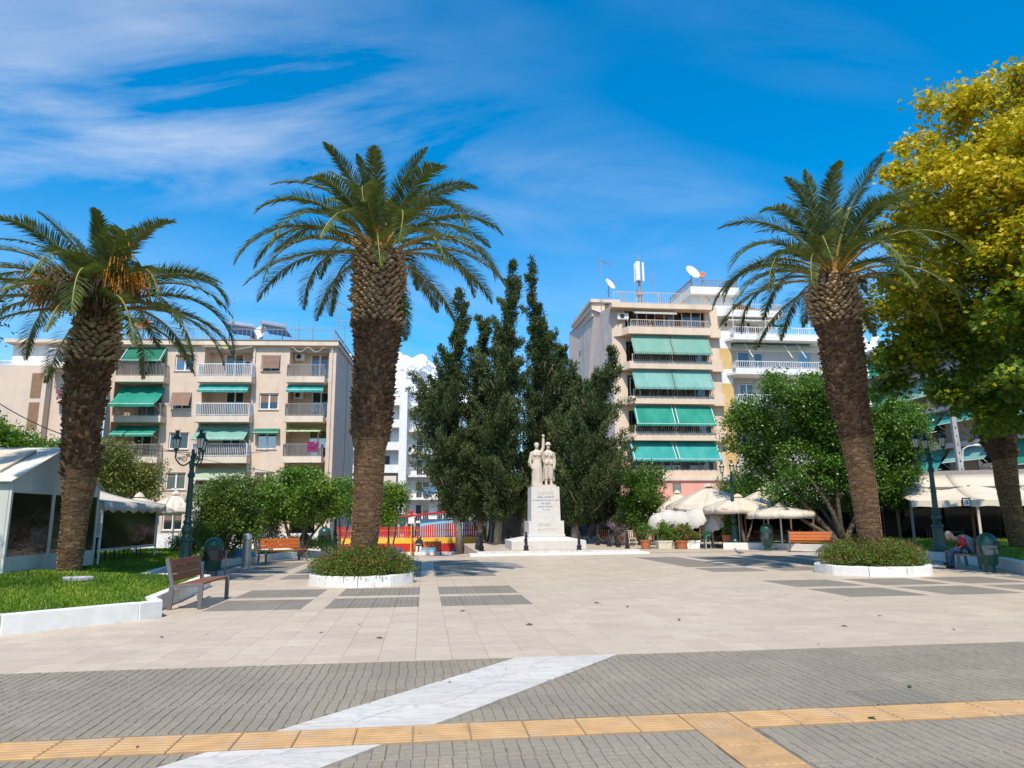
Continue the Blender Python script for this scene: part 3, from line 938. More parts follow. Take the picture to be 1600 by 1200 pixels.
def railing(par, x0, x1, yf, yb, z, hgt, m, style='bar', step=0.12, name='railing', left=True, right=True):
    q = MB()
    t = 0.02
    runs = [((x0, yf), (x1, yf))]
    if left:
        runs.append(((x0, yf), (x0, yb)))
    if right:
        runs.append(((x1, yf), (x1, yb)))
    for (ax, ay), (bx_, by_) in runs:
        L = math.hypot(bx_ - ax, by_ - ay)
        if L < 0.1:
            continue
        for zz_, th in ((z + hgt, .05), (z + .08, .035)):
            q.bar((ax, ay, zz_), (bx_, by_, zz_), th, th)
        n = max(1, int(L / step))
        for i in range(n + 1):
            px, py = ax + (bx_ - ax) * i / n, ay + (by_ - ay) * i / n
            w = .075 if style == 'board' else (.022 if style == 'bar' else .05)
            if style == 'slant':
                dx = 0.05 if abs(bx_ - ax) > abs(by_ - ay) else 0
                q.bar((px - dx, py, z + .08), (px + dx, py, z + hgt), .05, .02)
            else:
                q.bar((px, py, z + .08), (px, py, z + hgt), w, .025, up=(bx_ - ax, by_ - ay, 0))
            if i % 10 == 0:
                q.bar((px, py, z - .02), (px, py, z + hgt), .04, .04)
    return q.build(name, M[m], par)
def awning(par, x0, x1, zt, yt, zb, yb, m, val=0.2, arms=True, sag=0.06, splits=1, name='awning', arm_m='frame_white', fold=None):
    n, k = 12, 5
    out = []
    for s in range(splits):
        a = x0 + (x1 - x0) * s / splits + (0.03 if s else 0)
        c = x0 + (x1 - x0) * (s + 1) / splits - (0.03 if s < splits - 1 else 0)
        g = []
        for i in range(k + 1):
            t = i / k
            row = []
            for j in range(n + 1):
                x = a + (c - a) * j / n
                w = math.sin(math.pi * t) * sag * (0.6 + 0.4 * math.sin(j * 1.7 + x0))
                row.append((x, yt + (yb - yt) * t + w * .3, zt + (zb - zt) * t - w))
            g.append(row)
        q = MB(); q.sheet(g, 0.012)
        o = q.build(name, M[m], par, smooth=False)
        if val:
            q = MB()
            nv = max(6, int((c - a) / .14)) * 2
            g = [[(a + (c - a) * j / nv, yb - .02, zb - .005) for j in range(nv + 1)],
                 [(a + (c - a) * j / nv, yb - .02 + .02 * math.sin(j * .9), zb - val * (1 if j % 2 else .78)) for j in range(nv + 1)]]
            q.sheet(g, 0.008); q.build('valance', M[m], o)
        q = MB()
        q.tube([(a - .02, yb, zb), (c + .02, yb, zb)], .028, 6)
        if arms:
            for x in (a + .12, c - .12):
                q.tube([(x, yt - .02, zt - (zt - zb) * 1.25), (x, yb, zb)], .02, 6)
                if arms == 'over':
                    q.tube([(x, yt - .03, zt + .03), (x, yb - .03, zb + .03)], .025, 6)
        q.build('awning_arms', M[arm_m], o)
        out.append(o)
    return out
def ac_unit(par, x, y, z, w=0.8, m='ac'):
    q = MB(); q.bx(x, x + w, y - .3, y, z, z + .55); q.bx(x + .08, x + .12, y - .3, y + .05, z - .1, z - .002); q.bx(x + w - .12, x + w - .08, y - .3, y + .05, z - .1, z - .002)
    o = q.build('air_conditioner', M[m], par, bevel=.02)
    q = MB(); q.lathe([(.2, 0), (.2, .02), (.05, .03)], n=14)
    g = q.build('fan_grille', M['inside'], o); g.location = (x + w * .42, y - .302, z + .28); g.rotation_euler = (R(90), 0, 0)
    return o
def part(par, name, m, *boxes, bevel=0.0):
    q = MB()
    for bx_ in boxes:
        q.bx(*bx_)
    return q.build(name, M[m], par, bevel=bevel)
def foot(o, base=0.0):
    return o

# ---- beige apartment block on the left
OL = P(165, 810, 55)
bl = thing('apartment_building', 'pink beige five-storey apartment block with recessed balconies, behind the left palm', 'building', (OL.x, OL.y, -0.6), R(3.5))
FZ = [3.9, 7.04, 10.2, 13.34]
W_X = [(4.2, 5.7), (10.95, 12.45)]
bays = [(-0.3, 3.4), (6.48, 10.25), (13.17, 16.3)]
holes = []
for (a, c) in W_X:
    for z in (1.5, 4.58, 7.7, 10.83, 13.94):
        holes.append((a, c, z, z + 1.32))
for (a, c) in bays:
    holes.append((a, c, 3.6, 15.9))
    holes.append((a + .6, c - .6, 0.0, 2.8))
q = MB()
wall_grid(q, -0.8, 16.86, 0, 16.0, 0, 0.3, holes)
q.bx(-.8, -.6, .3, 10, 0, 16.0); q.bx(16.66, 16.86, .3, 10, 0, 16.0); q.bx(-.6, 16.66, 9.8, 10, 0, 16)
q.build('wall', M['plaster'], bl)
part(bl, 'roof', 'concrete', (-.6, 16.66, .3, 9.8, 15.7, 15.95))
part(bl, 'cornice', 'plaster_slab', (-1.0, 17.05, -.35, -.003, 16.0, 16.38), (-1.0, 17.05, -.003, 10.2, 16.01, 16.3))
part(bl, 'roof_edge', 'rail_brown', (-1.04, 17.09, -.4, 10.24, 16.385, 16.45))
railing(bl, -.6, 16.6, .2, 9.5, 16.4, 1.05, 'rail_grey', step=.35, name='roof_railing')
part(bl, 'side_joint', 'brown_strip', (16.861, 16.868, 5.2, 5.42, 0, 16))
for bi, (a, c) in enumerate(bays):
    q = MB(); q.bx(a - .02, c + .02, 1.5, 1.7, 3.6, 16); q.bx(a - .15, a - .002, .302, 1.5, 3.6, 15.9); q.bx(c + .002, c + .15, .302, 1.5, 3.6, 15.9)
    q.build('loggia_wall', M['plaster'], bl)
    for fi, z in enumerate(FZ):
        x0, x1 = [(.15, 3.85), (6.35, 10.55), (13.18, 16.2)][bi]
        q = MB(); q.bx(x0, x1, -1.0, -.002, z - .48, z); q.bx(a, c, -.002, 1.5, z - .3, z - .003)
        bal = q.build('balcony', M['plaster_slab'], bl)
        if bi == 1:
            railing(bal, x0 + .06, x1 - .06, -.94, -.02, z, .98, 'rail_white', 'board', .135)
        else:
            railing(bal, x0 + .08, x1 - .08, -.92, -.02, z, .95, 'rail_grey', 'bar', .11)
        dx0 = [a + 1.15, a + 1.3, a + 1.5][bi] + (0, .0, .1, -.1)[fi]
        window(bl, dx0, dx0 + 1.45, z + .01, z + 2.3, 1.38, 'frame_white', 2, (.12, .0, .0, .15)[fi], (None, 'curtain', 'curtain', 'curtain_red' if bi == 2 else None)[fi], False, 'glass_sky' if (bi, fi) == (2, 1) else 'glass', 'balcony_door')
# lower band, ground floor shops
part(bl, 'ground_floor_wall', 'plaster_white', (-.78, 16.84, -.06, -.002, -.2, 1.2))
sh = {(0, 4): .33, (0, 1): .22, (0, 2): .12, (1, 3): .55, (1, 1): .9, (0, 3): 0, (1, 4): 0, (1, 2): 0, (0, 0): .4, (1, 0): .4}
for ci, (a, c) in enumerate(W_X):
    for fi, z in enumerate((1.5, 4.58, 7.7, 10.83, 13.94)):
        window(bl, a + .02, c - .02, z + .02, z + 1.3, .12, 'frame_white', 2, sh[(ci, fi)], 'curtain' if fi in (1, 2) or (ci, fi) == (1, 3) else None, True, 'glass_sky' if (ci, fi) in ((1, 2), (0, 4)) else 'glass')
shade_out(bl, 4.2, 5.7, 11.05, 12.2, -.02, .55)
shade_out(bl, 11.0, 12.4, 14.1, 15.25, -.02, .25)
awning(bl, 10.75, 12.7, 9.3, -.03, 8.95, -.55, 'aw_dark', .16, True, .02)
A_ = lambda *k, **w: awning(bl, *k, **w)
A_(.35, 3.55, 15.85, .1, 14.55, -1.05, 'aw_dark', .12, 'over')
A_(.25, 3.6, 12.7, .1, 11.0, -1.75, 'aw_green', .25, True, sag=.22)
A_(.2, 3.45, 9.55, .1, 8.75, -1.15, 'aw_green', .2)
A_(6.45, 10.3, 12.75, -.55, 12.25, -1.0, 'aw_teal', .22, True)
A_(6.4, 10.35, 9.55, .05, 8.4, -1.3, 'aw_sage', .16, True, sag=.12)
A_(6.5, 10.4, 6.2, .05, 5.3, -1.35, 'aw_pale', .1, True, sag=.12)
A_(13.25, 16.1, 12.75, -.5, 12.25, -1.0, 'aw_teal', .2, True)
A_(13.25, 16.0, 9.5, .1, 9.0, -.9, 'aw_olive', .06, True)
A_(13.3, 16.1, 6.3, .1, 5.95, -.85, 'aw_dark', .1, True)
q = MB(); q.sheet([[(7.6 + i * .14, -.45 + .05 * math.sin(i), 15.86 - .02 * (i % 3)) for i in range(8)], [(7.75 + i * .14, -.6, 15.55 + .12 * abs(math.sin(i * .9))) for i in range(8)]], .01)
q.build('rolled_awning', M['aw_olive'], bl)
q = MB(); q.tube([(6.4 + 3.9 * i / 14, -.5, 15.84 - .28 * (1 - ((i - 7) / 7) ** 2) * (i > 5)) for i in range(15)], .025, 5); q.tube([(13.4 + 2.6 * i / 14, -.5, 15.8 - .4 * math.sin(i * .45) ** 2) for i in range(15)], .025, 5)
q.build('awning_frame', M['pipe'], bl)
ac_unit(bl, 9.2, 1.45, 14.5, .75); ac_unit(bl, 13.3, 1.3, 15.1, .8); ac_unit(bl, 13.35, 1.3, 11.9, .8)
q = MB()
for x in (16.55, 10.42):
    q.tube([(x, -.08, 0), (x, -.08, 15.95)], .06, 8)
    for k in range(9):
        q.lathe([(.075, 0), (.075, .06)], (x, -.08, .8 + k * 1.75), 8)
q.build('drain_pipe', M['pipe'], bl)
q = MB()
for k in range(240):
    x, y, z = 15.05 + .85 * random.Random(k).random(), -1.02 + .15 * random.Random(k + 500).random(), 7.35 + .75 * random.Random(k + 900).random()
    s = .08
    q.add([(x, y, z), (x + s, y + .03, z + .02), (x + s * .8, y - .04, z + s), (x - .02, y, z + s)], [(0, 1, 2, 3)])
q.build('pink_flowers', mat('magenta_flower', (0.5, 0.03, 0.2), 0.7, 0.2, 20), bl)

# ---- peach block with big green awnings on the right of the cypresses
OR_ = P(955, 810, 60.5)
br_ = thing('apartment_building', 'peach apartment block with full-width green awnings, right of the cypresses', 'building', (OR_.x, OR_.y, 0), R(7))
SB5 = [5.0, 7.97, 11.1, 14.15, 17.22]
q = MB()
wall_grid(q, .6, 10.4, 5.0, 20.0, 0, .25, [(1.85, 9.2, z + .2, z + 2.7) for z in SB5])
q.bx(.62, 10.38, 14, 14.2, 0, 20)
q.bx(10.2, 10.4, .25, 14, 0, 20)
q.build('wall', M['plaster_peach'], br_)
q = MB()
q.add([(.6, -.003, 0), (-.75, 12, 0), (-.75, 12, 20.6), (-.4, 3, 20.6), (.3, 2.6, 20.2), (.6, -.003, 20.0), (.8, -.003, 0), (-.5, 12, 0), (-.5, 12, 20.6), (-.2, 3, 20.6), (.5, 2.6, 20.2), (.8, -.003, 20.0)],
      [(0, 5, 4, 3, 2, 1), (6, 7, 8, 9, 10, 11), (0, 1, 7, 6), (1, 2, 8, 7), (2, 3, 9, 8), (3, 4, 10, 9), (4, 5, 11, 10), (5, 0, 6, 11)])
q.build('side_wall', M['plaster_grey'], br_)
part(br_, 'vent', 'inside', (-.62, -.56, 7.6, 7.75, 17.2, 17.75))
part(br_, 'ground_floor_wall', 'plaster_pink', (.6, 10.4, -1.3, -.004, 0, 4.6), (.62, 10.38, -.004, .3, 0, 5.0))
part(br_, 'ledge', 'plaster_slab', (.5, 10.5, -1.45, -.003, 4.6, 4.85))
q = MB()
for i in range(4):
    for j in range(4):
        q.bx(5.05 + .16 * i, 5.2 + .16 * i, -1.305, -1.28, 3.6 + .18 * j, 3.76 + .18 * j)
q.build('glass_brick_window', M['glass_sky'], br_)
part(br_, 'vent_frame', 'inside', (5.0, 5.72, -1.303, -1.301, 3.55, 4.36))
awm = ['aw_teal', 'aw_green', 'aw_faded', 'aw_sage', None]
rlm = ['rail_grey', 'rail_beige', 'rail_brown', 'rail_beige', 'rail_beige']
for i, z in enumerate(SB5):
    q = MB()
    if i > 0:
        q.prism([(.7, -.004), (1.35, -.45), (1.75, -1.3), (9.1, -1.3), (9.4, -.55), (10.38, -.55), (10.38, -.004)], z, z + .2)
        q.prism([(1.75, -1.3), (9.1, -1.3), (9.1, -1.18), (1.75, -1.18)], z + .2, z + .64)
        q.prism([(1.35, -.45), (1.75, -1.3), (1.75, -1.18), (1.45, -.4)], z + .2, z + .64)
        q.prism([(.7, -.004), (1.35, -.45), (1.45, -.4), (.9, -.004)], z + .2, z + 1.05)
        q.prism([(9.1, -1.3), (9.4, -.55), (9.3, -.55), (9.1, -1.18)], z + .2, z + .64)
        q.prism([(9.4, -.55), (10.38, -.55), (10.38, -.43), (9.4, -.43)], z + .2, z + 1.05)
    else:
        q.bx(.6, 10.4, -1.3, -.004, z - .15, z + .2); q.bx(1.4, 9.6, -1.3, -1.2, z + .2, z + .5)
    bal = q.build('balcony', M['plaster_peach'], br_)
    railing(bal, 2.0, 9.0, -1.24, -.6, z + (.64 if i else .5), .62, rlm[i], 'slant' if i else 'bar', .17, left=False, right=False)
    for k in range(3):
        window(br_, 2.1 + 2.5 * k, 3.9 + 2.5 * k, z + .22, z + 2.5, .15, 'frame_brown' if i % 2 else 'frame_white', 2, .25 if k == 1 else 0, None, False, name='balcony_door')
    if awm[i]:
        awning(br_, 2.0 if i else 1.6, 9.0 if i else 9.3, z + 3.0, -.9 if i else -.6, z + 1.35, -1.75, awm[i], .2, 'over', .03, 2, arm_m='rail_grey' if i > 1 else 'rail_white')
part(br_, 'roof', 'concrete', (.62, 10.38, .25, 13.98, 19.8, 19.99))
part(br_, 'roof_slab', 'plaster_peach', (.4, 9.6, -1.1, -.004, 19.6, 20.02))
railing(br_, .6, 9.3, -1.0, 0, 20.02, 1.0, 'rail_beige', 'slant', .2, name='roof_railing', left=False)
awning(br_, 2.4, 6.2, 19.5, -.3, 19.2, -1.1, 'aw_white', .15, True, .1)
ac_unit(br_, 1.0, -.35, 18.65, 1.0)
part(br_, 'penthouse', 'plaster_peach', (-.35, 2.2, 3.2, 11.9, 20.0, 21.3))
part(br_, 'penthouse_roof', 'plaster_slab', (-.5, 2.35, 3.0, 12.1, 21.3, 21.6))
part(br_, 'penthouse_door', 'frame_brown', (.9, 1.5, 3.15, 3.198, 20.0, 21.2))

# ---- white stepped block right of it
OW = P(1125, 810, 62)
bw = thing('apartment_building', 'white stepped apartment block with roof terraces and an ochre striped corner', 'building', (OW.x, OW.y, 0), R(7))
q = MB()
wall_grid(q, 1.9, 14, 0, 17.0, .6, .8, [(2.8, 4.05, 14.4, 16.4), (4.38, 5.3, 14.4, 16.3), (8.7, 9.85, 15.0, 16.36), (2.8, 4.2, 11.4, 13.4), (5, 6.4, 11.4, 13.4)])
q.build('wall', M['plaster_greyblue'], bw)
part(bw, 'upper_wall', 'plaster_white', (1.9, 4.3, .5, .598, 16.45, 17.0), (4.3, 14, .56, .598, 16.4, 17.0))
q = MB(); q.bx(.55, 1.88, -.3, 6, 0, 13.2, 1); q.bx(.55, 1.88, -.3, 6, 13.2, 14.5, 0); q.bx(.55, 1.88, -.3, 6, 14.5, 16.4, 1); q.bx(.55, 1.88, -.3, 6, 16.4, 18.0, 0)
q.build('corner_pillar', [M['plaster_white'], M['plaster_yellow']], bw)
part(bw, 'back_wall', 'plaster_white', (1.9, 14, 8, 8.2, 0, 17.2), (13.8, 14, .8, 8, 0, 17.2))
window(bw, 2.85, 4.03, 14.42, 16.36, .66, 'frame_white', 1, .0, None, False, name='balcony_door')
window(bw, 4.4, 5.28, 14.42, 16.28, .66, 'frame_white', 1, .0, None, False, name='balcony_door')
window(bw, 2.85, 4.18, 11.42, 13.36, .66, 'frame_white', 2, .0, None, False, name='balcony_door')
window(bw, 5.05, 6.38, 11.42, 13.36, .66, 'frame_white', 2, .0, None, False, name='balcony_door')
q = MB()
for i in range(6):
    for j in range(7):
        q.bx(8.72 + .19 * i, 8.89 + .19 * i, .62, .72, 15.0 + .19 * j, 15.17 + .19 * j)
q.build('glass_brick_window', M['glass_sky'], bw)
part(bw, 'glass_brick_joints', 'plaster_white', (8.7, 9.85, .66, .7, 15.0, 16.36))
for z, x0, x1, y in ((10.9, 1.8, 14.3, -1.2), (13.9, 1.8, 14.3, -1.2), (17.02, 1.8, 14.3, -1.2)):
    q = MB(); q.prism([(x0 - .5, -.3), (x0, y), (x1, y), (x1, .598), (x0 - .5, .598)] if z < 17 else [(x0 - .5, -.3), (x0, y), (x1, y), (x1, 8), (x0 - .5, 8)], z, z + .22); q.bx(x0, x1, y, y + .12, z + .22, z + .55)
    o = q.build('balcony', M['plaster_white'], bw)
    railing(o, x0 + .05, x1 - .1, y + .06, 0, z + .55, .62, 'rail_white', 'slant', .2)
part(bw, 'terrace_house', 'plaster_white', (1.5, 7.0, 1.5, 7.5, 17.25, 19.5))
window(bw, 3.3, 4.2, 17.3, 19.0, 1.42, 'frame_brown', 1, 0, None, False, name='balcony_door')
window(bw, 4.6, 5.5, 17.3, 19.0, 1.42, 'frame_brown', 1, .4, None, False, name='balcony_door')
q = MB(); q.bx(.7, 7.2, .0, 7.8, 19.5, 20.1); q.build('terrace_slab', M['plaster_white'], bw)
railing(bw, .8, 7.1, .1, 7.6, 20.1, .62, 'rail_beige', 'slant', .2)
part(bw, 'roof_house', 'plaster_white', (-.6, 3.4, 2.0, 7.2, 20.12, 22.0))
part(bw, 'top_slab', 'plaster_white', (-.9, 3.85, 1.4, 7.6, 22.0, 22.7))
railing(bw, -.8, 3.7, 1.5, 7.4, 22.7, .68, 'rail_brown', 'bar', .14)
q = MB(); q.add([(3.42, 2.2, 21.5), (3.42, 6, 21.5), (6.2, 6, 20.9), (6.2, 2.2, 20.9), (3.42, 2.2, 21.47), (3.42, 6, 21.47), (6.2, 6, 20.87), (6.2, 2.2, 20.87)], [(0, 3, 2, 1), (4, 5, 6, 7), (0, 4, 7, 3), (3, 7, 6, 2), (2, 6, 5, 1), (1, 5, 4, 0)])
q.build('terrace_shade', M['brown_strip'], bw)
awning(bw, 1.9, 6.2, 19.5, 1.4, 19.15, -.1, 'aw_white', .12, True, .25)
awning(bw, 7.05, 8.4, 19.4, 2.0, 18.75, .9, 'aw_dark', .1, False, .05)
awning(bw, 2.2, 9.8, 17.0, .45, 16.75, -.25, 'aw_faded', .1, False, .1)
q = MB()
for x in (3.2, 6.9, 8.2):
    q.tube([(x, -.2, 16.95), (x + .35, -1.0, 15.5)], .035, 6)
for x, z in ((4.9, 17.6), (1.86, 17.6), (9.0, 17.6)):
    q.tube([(x, -1.1, z), (x, -1.1, z + 1.9)], .03, 6)
q.tube([(1.86, -1.1, 19.5), (9.0, -1.1, 19.5)], .025, 6)
q.build('awning_poles', M['rail_white'], bw)
ac_unit(bw, 4.5, .5, 16.55, .7)
q = MB()
for x, y, z in ((2.3, 1.49, 18.9), (4.5, 1.49, 18.9), (1.0, 1.99, 21.4)):
    q.lathe([(.02, 0), (.09, .04), (.12, .3), (.03, .36)], (x, y - .1, z), 8)
q.build('wall_lantern', M['iron'], bw)

# ---- white block far behind the central palm
OM = P(545, 810, 92)
bm = thing('apartment_building', 'white apartment block far behind the central palm trunk', 'building', (OM.x, OM.y, -1.0), R(2))
k_ = 92 / 1110.0
q = MB(); q.bx(-2, 6.2, 1.4, 10, 0, 19); q.bx(7.2, 14, 2.2, 10, 0, 18.2)
q.build('wall', M['plaster_white'], bm)
part(bm, 'fin_wall', 'plaster_white', (6.2, 7.2, -.6, 10, 0, 19.6))
for i in range(6):
    z = 2.6 + 2.95 * i
    q = MB(); q.bx(-2, 6.19, 0, 1.39, z, z + .2); q.bx(-2, 6.19, 0, .1, z + .2, z + 1.05); o = q.build('balcony', M['plaster_white'], bm)
    for k in range(2):
        window(bm, .6 + 2.7 * k, 2.2 + 2.7 * k, z + .25, z + 2.4, 1.3, 'frame_white', 2, .4 * (k == i % 2), None, False, name='balcony_door')
    q = MB(); q.bx(7.21, 13.5, .8, 2.19, z - .5, z - .3); o = q.build('balcony', M['plaster_white'], bm)
    railing(o, 7.3, 13.4, .86, 2.1, z - .3, .95, 'rail_white', 'bar', .22, left=False)
    window(bm, 8.2, 10.0, z - .28, z + 1.9, 2.1, 'frame_white', 2, .3 * (i % 2), None, False, name='balcony_door')
    window(bm, 11, 12.6, z - .28, z + 1.9, 2.1, 'frame_white', 2, 0, None, False, name='balcony_door')
railing(bm, -2, 13.5, 1.6, 9, 18.9, 1.0, 'rail_grey', 'bar', .5, name='roof_railing')
awning(bm, -.5, 5.9, 8.1, -.02, 6.2, -.5, 'cream', .1, True, .1)
awning(bm, .5, 5.9, 19.0, 1.3, 18.6, .1, 'aw_white', .2, True, .2)
part(bm, 'laundry', 'blue_cloth', (9.2, 10.8, .7, .76, 5.7, 6.6))
part(bm, 'ground_floor_shade', 'aw_dark', (1.0, 7.2, -1.4, -.62, 2.0, 3.2))
# ---- small white house glimpsed between cypress and peach block
OS = P(862, 810, 88)
bs = thing('apartment_building', 'small far white house top with a railing, left of the peach block', 'building', (OS.x, OS.y, 0), R(5))
part(bs, 'wall', 'plaster_white', (.3, 5, 1.2, 8, 0, 19.8))
for z in (13.2, 16.2, 19.7):
    part(bs, 'balcony', 'plaster_white', (.2, 5, -.2, 1.19, z, z + .28))
    railing(bs, .3, 4.9, -.12, 1.1, z + .28, 1.0, 'rail_white', 'bar', .25)
window(bs, 1.0, 2.4, 16.5, 18.6, 1.12, 'frame_white', 2, 0, None, False)
awning(bs, 1.2, 4.8, 19.6, 1.1, 18.9, .1, 'aw_white', .1, True, .05)

# ---- plain beige block on the far left
OF = P(-60, 810, 48)
bf = thing('apartment_building', 'plain beige block with two tall brown strips, at the left edge behind the marquee', 'building', (OF.x, OF.y, -.3), R(3))
XF = lambda x: x - OF.x
part(bf, 'wall', 'plaster', (0, XF(-32.2), 0, 4.2, 0, 12.6), (XF(-32.2), XF(-31.2), .6, 4, 0, 12.3), (XF(-31.2), XF(-29.9), .0, 3.5, 0, 10.2))
part(bf, 'brown_panel', 'brown_strip', (XF(-33.2), XF(-32.5), -.02, .0 - .003, 10.3, 12.05))
part(bf, 'brown_panel', 'brown_strip', (XF(-33.2), XF(-32.5), -.02, -.003, 8.1, 10.0))
part(bf, 'penthouse', 'plaster_white', (XF(-36), XF(-33.0), 2.0, 9, 12.6, 14.6))
part(bf, 'penthouse_roof', 'plaster_slab', (XF(-36.3), XF(-31.5), 1.4, 9.4, 14.6, 14.85))
part(bf, 'balcony', 'plaster_slab', (XF(-31.2), XF(-29.7), -.5, -.003, 9.9, 10.2), (XF(-32), XF(-29.7), -.5, .5, 12.35, 12.6))
part(bf, 'terrace_back_wall', 'plaster', (XF(-31.2), XF(-29.9), 1.6, 1.8, 10.2, 12.35))
part(bf, 'laundry', 'flag', (XF(-32.3), XF(-30.6), 1.0, 1.03, 13.3, 13.8))
railing(bf, XF(-32.1), XF(-29.8), -.4, 3, 12.6, 1.1, 'rail_white', 'bar', .12)
railing(bf, XF(-35.5), XF(-32.4), .1, 2, 12.6, .35, 'rail_white', 'bar', .3)
q = MB()
r_ = random.Random(5)
for k in range(500):
    a = r_.random()
    x, y, z = XF(-31.2 + 1.7 * r_.random()), -.6 + .35 * r_.random(), 10.2 + .9 * r_.random() - .35
    s = .1
    m_ = 1 if r_.random() < .4 and z < 10.9 else 0
    q.add([(x, y, z), (x + s, y + .05 * (r_.random() - .5), z + .03), (x + s, y, z + s), (x - .02, y + .05, z + s)], [(0, 1, 2, 3)], m_)
cb_ = q.build('bougainvillea', [mat('climber_leaf', (0.10, 0.16, 0.03), .6, .4, 20), mat('climber_flower', (0.45, 0.05, 0.2), .7, .2, 20)], bf)
cb_['kind'] = 'stuff'

# ---- grey block with awnings receding on the right
bg = thing('apartment_building', 'grey apartment block with rows of teal awnings receding behind the right lamp', 'building', (38.6, 31.0, 0), R(97))
# local x runs away from the camera, local y points to the left of the street side => front is at +y
q = MB(); q.bx(-4, 37, -10, -.003, 0, 16.6); q.bx(-4, 37, -.003, 1.5, 16.2, 16.6)
q.build('wall', M['plaster_greyblue'], bg)
for i in range(4):
    z = 4.0 + 3.0 * i
    q = MB(); q.bx(-4, 37, .0, 1.4, z - .25, z + .12)
    o = q.build('balcony', M['concrete'], bg)
    q = MB()
    q.bar((-4, 1.34, z + 1.0), (37, 1.34, z + 1.0), .05, .05)
    for k in range(205):
        q.bar((-4 + .2 * k, 1.34, z + .12), (-4 + .2 * k, 1.34, z + 1.0), .025, .03)
    q.build('railing', M['rail_brown'], o)
    for k in range(8):
        x = -2.5 + 4.9 * k
        q = MB(); q.bx(x, x + 1.9, .0, .05, z + .13, z + 2.3); w = q.build('balcony_door', M['frame_brown'], bg)
        q = MB(); q.bx(x + .12, x + 1.78, .05, .06, z + .25, z + 2.2); q.build('pane', M['glass_sky'], w)
        if (i, k) not in ((1, 2), (2, 3)):
            mm = ('aw_teal', 'aw_green', 'aw_faded')[(i + k) % 3]
            zb = z + (1.1, .95, 1.6)[(i * 3 + k) % 3]
            q = MB(); q.sheet([[(x - .9 + 4.3 * j / 10, .9 + .95 * t, z + 2.72 - (2.72 - (zb - z)) * t - .06 * math.sin(3.14 * t)) for j in range(11)] for t in (0, .25, .5, .75, 1)], .012)
            o2 = q.build('awning', M[mm], bg)
            q = MB(); q.tube([(x - .8, 1.3, z + 1.2), (x - .8, 1.85, zb)], .02, 6); q.tube([(x + 3.3, 1.3, z + 1.2), (x + 3.3, 1.85, zb)], .02, 6); q.tube([(x - .9, 1.85, zb), (x + 3.4, 1.85, zb)], .03, 6)
            q.build('awning_arms', M['rail_white'], o2)

# ---- things standing on the roofs
def antenna(label, u, v0, v1, Y, kind=0, grp='aerials on the roofs'):
    p0, p1 = P(u, v1, Y), P(u, v0, Y)
    t = thing('roof_antenna', label, 'antenna', (p0.x, p0.y, p0.z), 0.3, grp)
    hh = p1.z - p0.z
    q = MB(); q.tube([(0, 0, -.3), (0, 0, hh)], .035, 6); q.build('mast', M['antenna'], t)
    q = MB()
    if kind == 0:
        q.tube([(-.15, 0, hh - .15), (1.1, .2, hh - .45)], .02, 5)
        for k in range(7):
            x = .05 + .16 * k
            q.tube([(x, .03 * k - .3, hh - .2 - .037 * k), (x, .03 * k + .3, hh - .2 - .037 * k)], .012, 4)
    elif kind == 1:
        for zz_ in (hh - .1, hh - .7):
            q.tube([(-.8, 0, zz_), (.8, 0, zz_)], .018, 5)
            for k in range(6):
                q.tube([(-.7 + .28 * k, -.35, zz_), (-.7 + .28 * k, .35, zz_)], .012, 4)
    else:
        q.tube([(-.2, 0, hh - .5), (.2, 0, hh - .5)], .02, 5); q.tube([(0, -.2, hh * .6), (0, .2, hh * .6)], .02, 5)
    q.build('aerial', M['antenna'], t)
antenna('tall thin aerial mast on the beige block, left of the solar heaters', 361, 462, 533, 57, 2)
antenna('leaning comb aerial on the beige block, just left of the central palm crown shadow', 488, 484, 535, 58, 0)
antenna('tallest forked aerial at the right end of the beige block roof', 527, 470, 540, 58.5, 0)
antenna('wide double aerial at the right rear corner of the beige block roof', 538, 500, 545, 60, 1)
antenna('short plain mast between dish and palm on the beige block roof', 466, 503, 536, 58, 2)
antenna('tall aerial at the left corner of the peach block roof', 940, 404, 452, 62, 0)
antenna('thin aerial right of the telecom mast on the peach block roof', 1021, 425, 467, 64, 2)
antenna('plain mast on the white stepped block terrace, right of the palm fronds', 1212, 458, 500, 63, 2)
antenna('thin mast on the far white block behind the central palm', 636, 575, 610, 94, 2)
antenna('thin mast on the far white block, beside the cypresses', 662, 580, 612, 94, 0)
def dish(label, u, v, Y, rad, m, rz, stand=0.9):
    p = P(u, v, Y)
    t = thing('satellite_dish', label, 'satellite dish', (p.x, p.y, p.z - stand), rz)
    q = MB(); q.tube([(0, 0, -.2), (0, 0, stand)], .045, 8); q.tube([(-.3, .3, -.2), (0, 0, stand * .6)], .025, 6); q.tube([(.3, .3, -.2), (0, 0, stand * .6)], .025, 6); q.build('stand', M['antenna'], t)
    q = MB(); q.lathe([(rad * s, rad * .35 * s * s) for s in (0.02, .3, .6, .8, 1)] + [(rad * s, rad * .35 * s * s - .02) for s in (1, .8, .6, .3, .02)], n=20)
    d = q.build('reflector', M[m], t, smooth=True); d.location = (0, -.05, stand); d.rotation_euler = (R(62), 0, 0)
    q = MB(); q.tube([(0, -rad, rad * .35), (0, -.05, rad * 1.1)], .02, 6); q.ball((0, -.03, rad * 1.12), .07, n=8, k=5); a = q.build('feed_arm', M['antenna'], d)
dish('rusty orange satellite dish on the beige block roof', 225, 509, 56.5, .6, 'dish_orange', .3, 1.2)
dish('large white satellite dish between the solar heaters', 408, 523, 57.5, .75, 'dish_white', -.4)
dish('white satellite dish on the peach block penthouse', 951, 446, 64, .62, 'dish_white', .8)
dish('big white satellite dish on top of the white stepped block', 1080, 428, 66, .8, 'dish_white', .5)
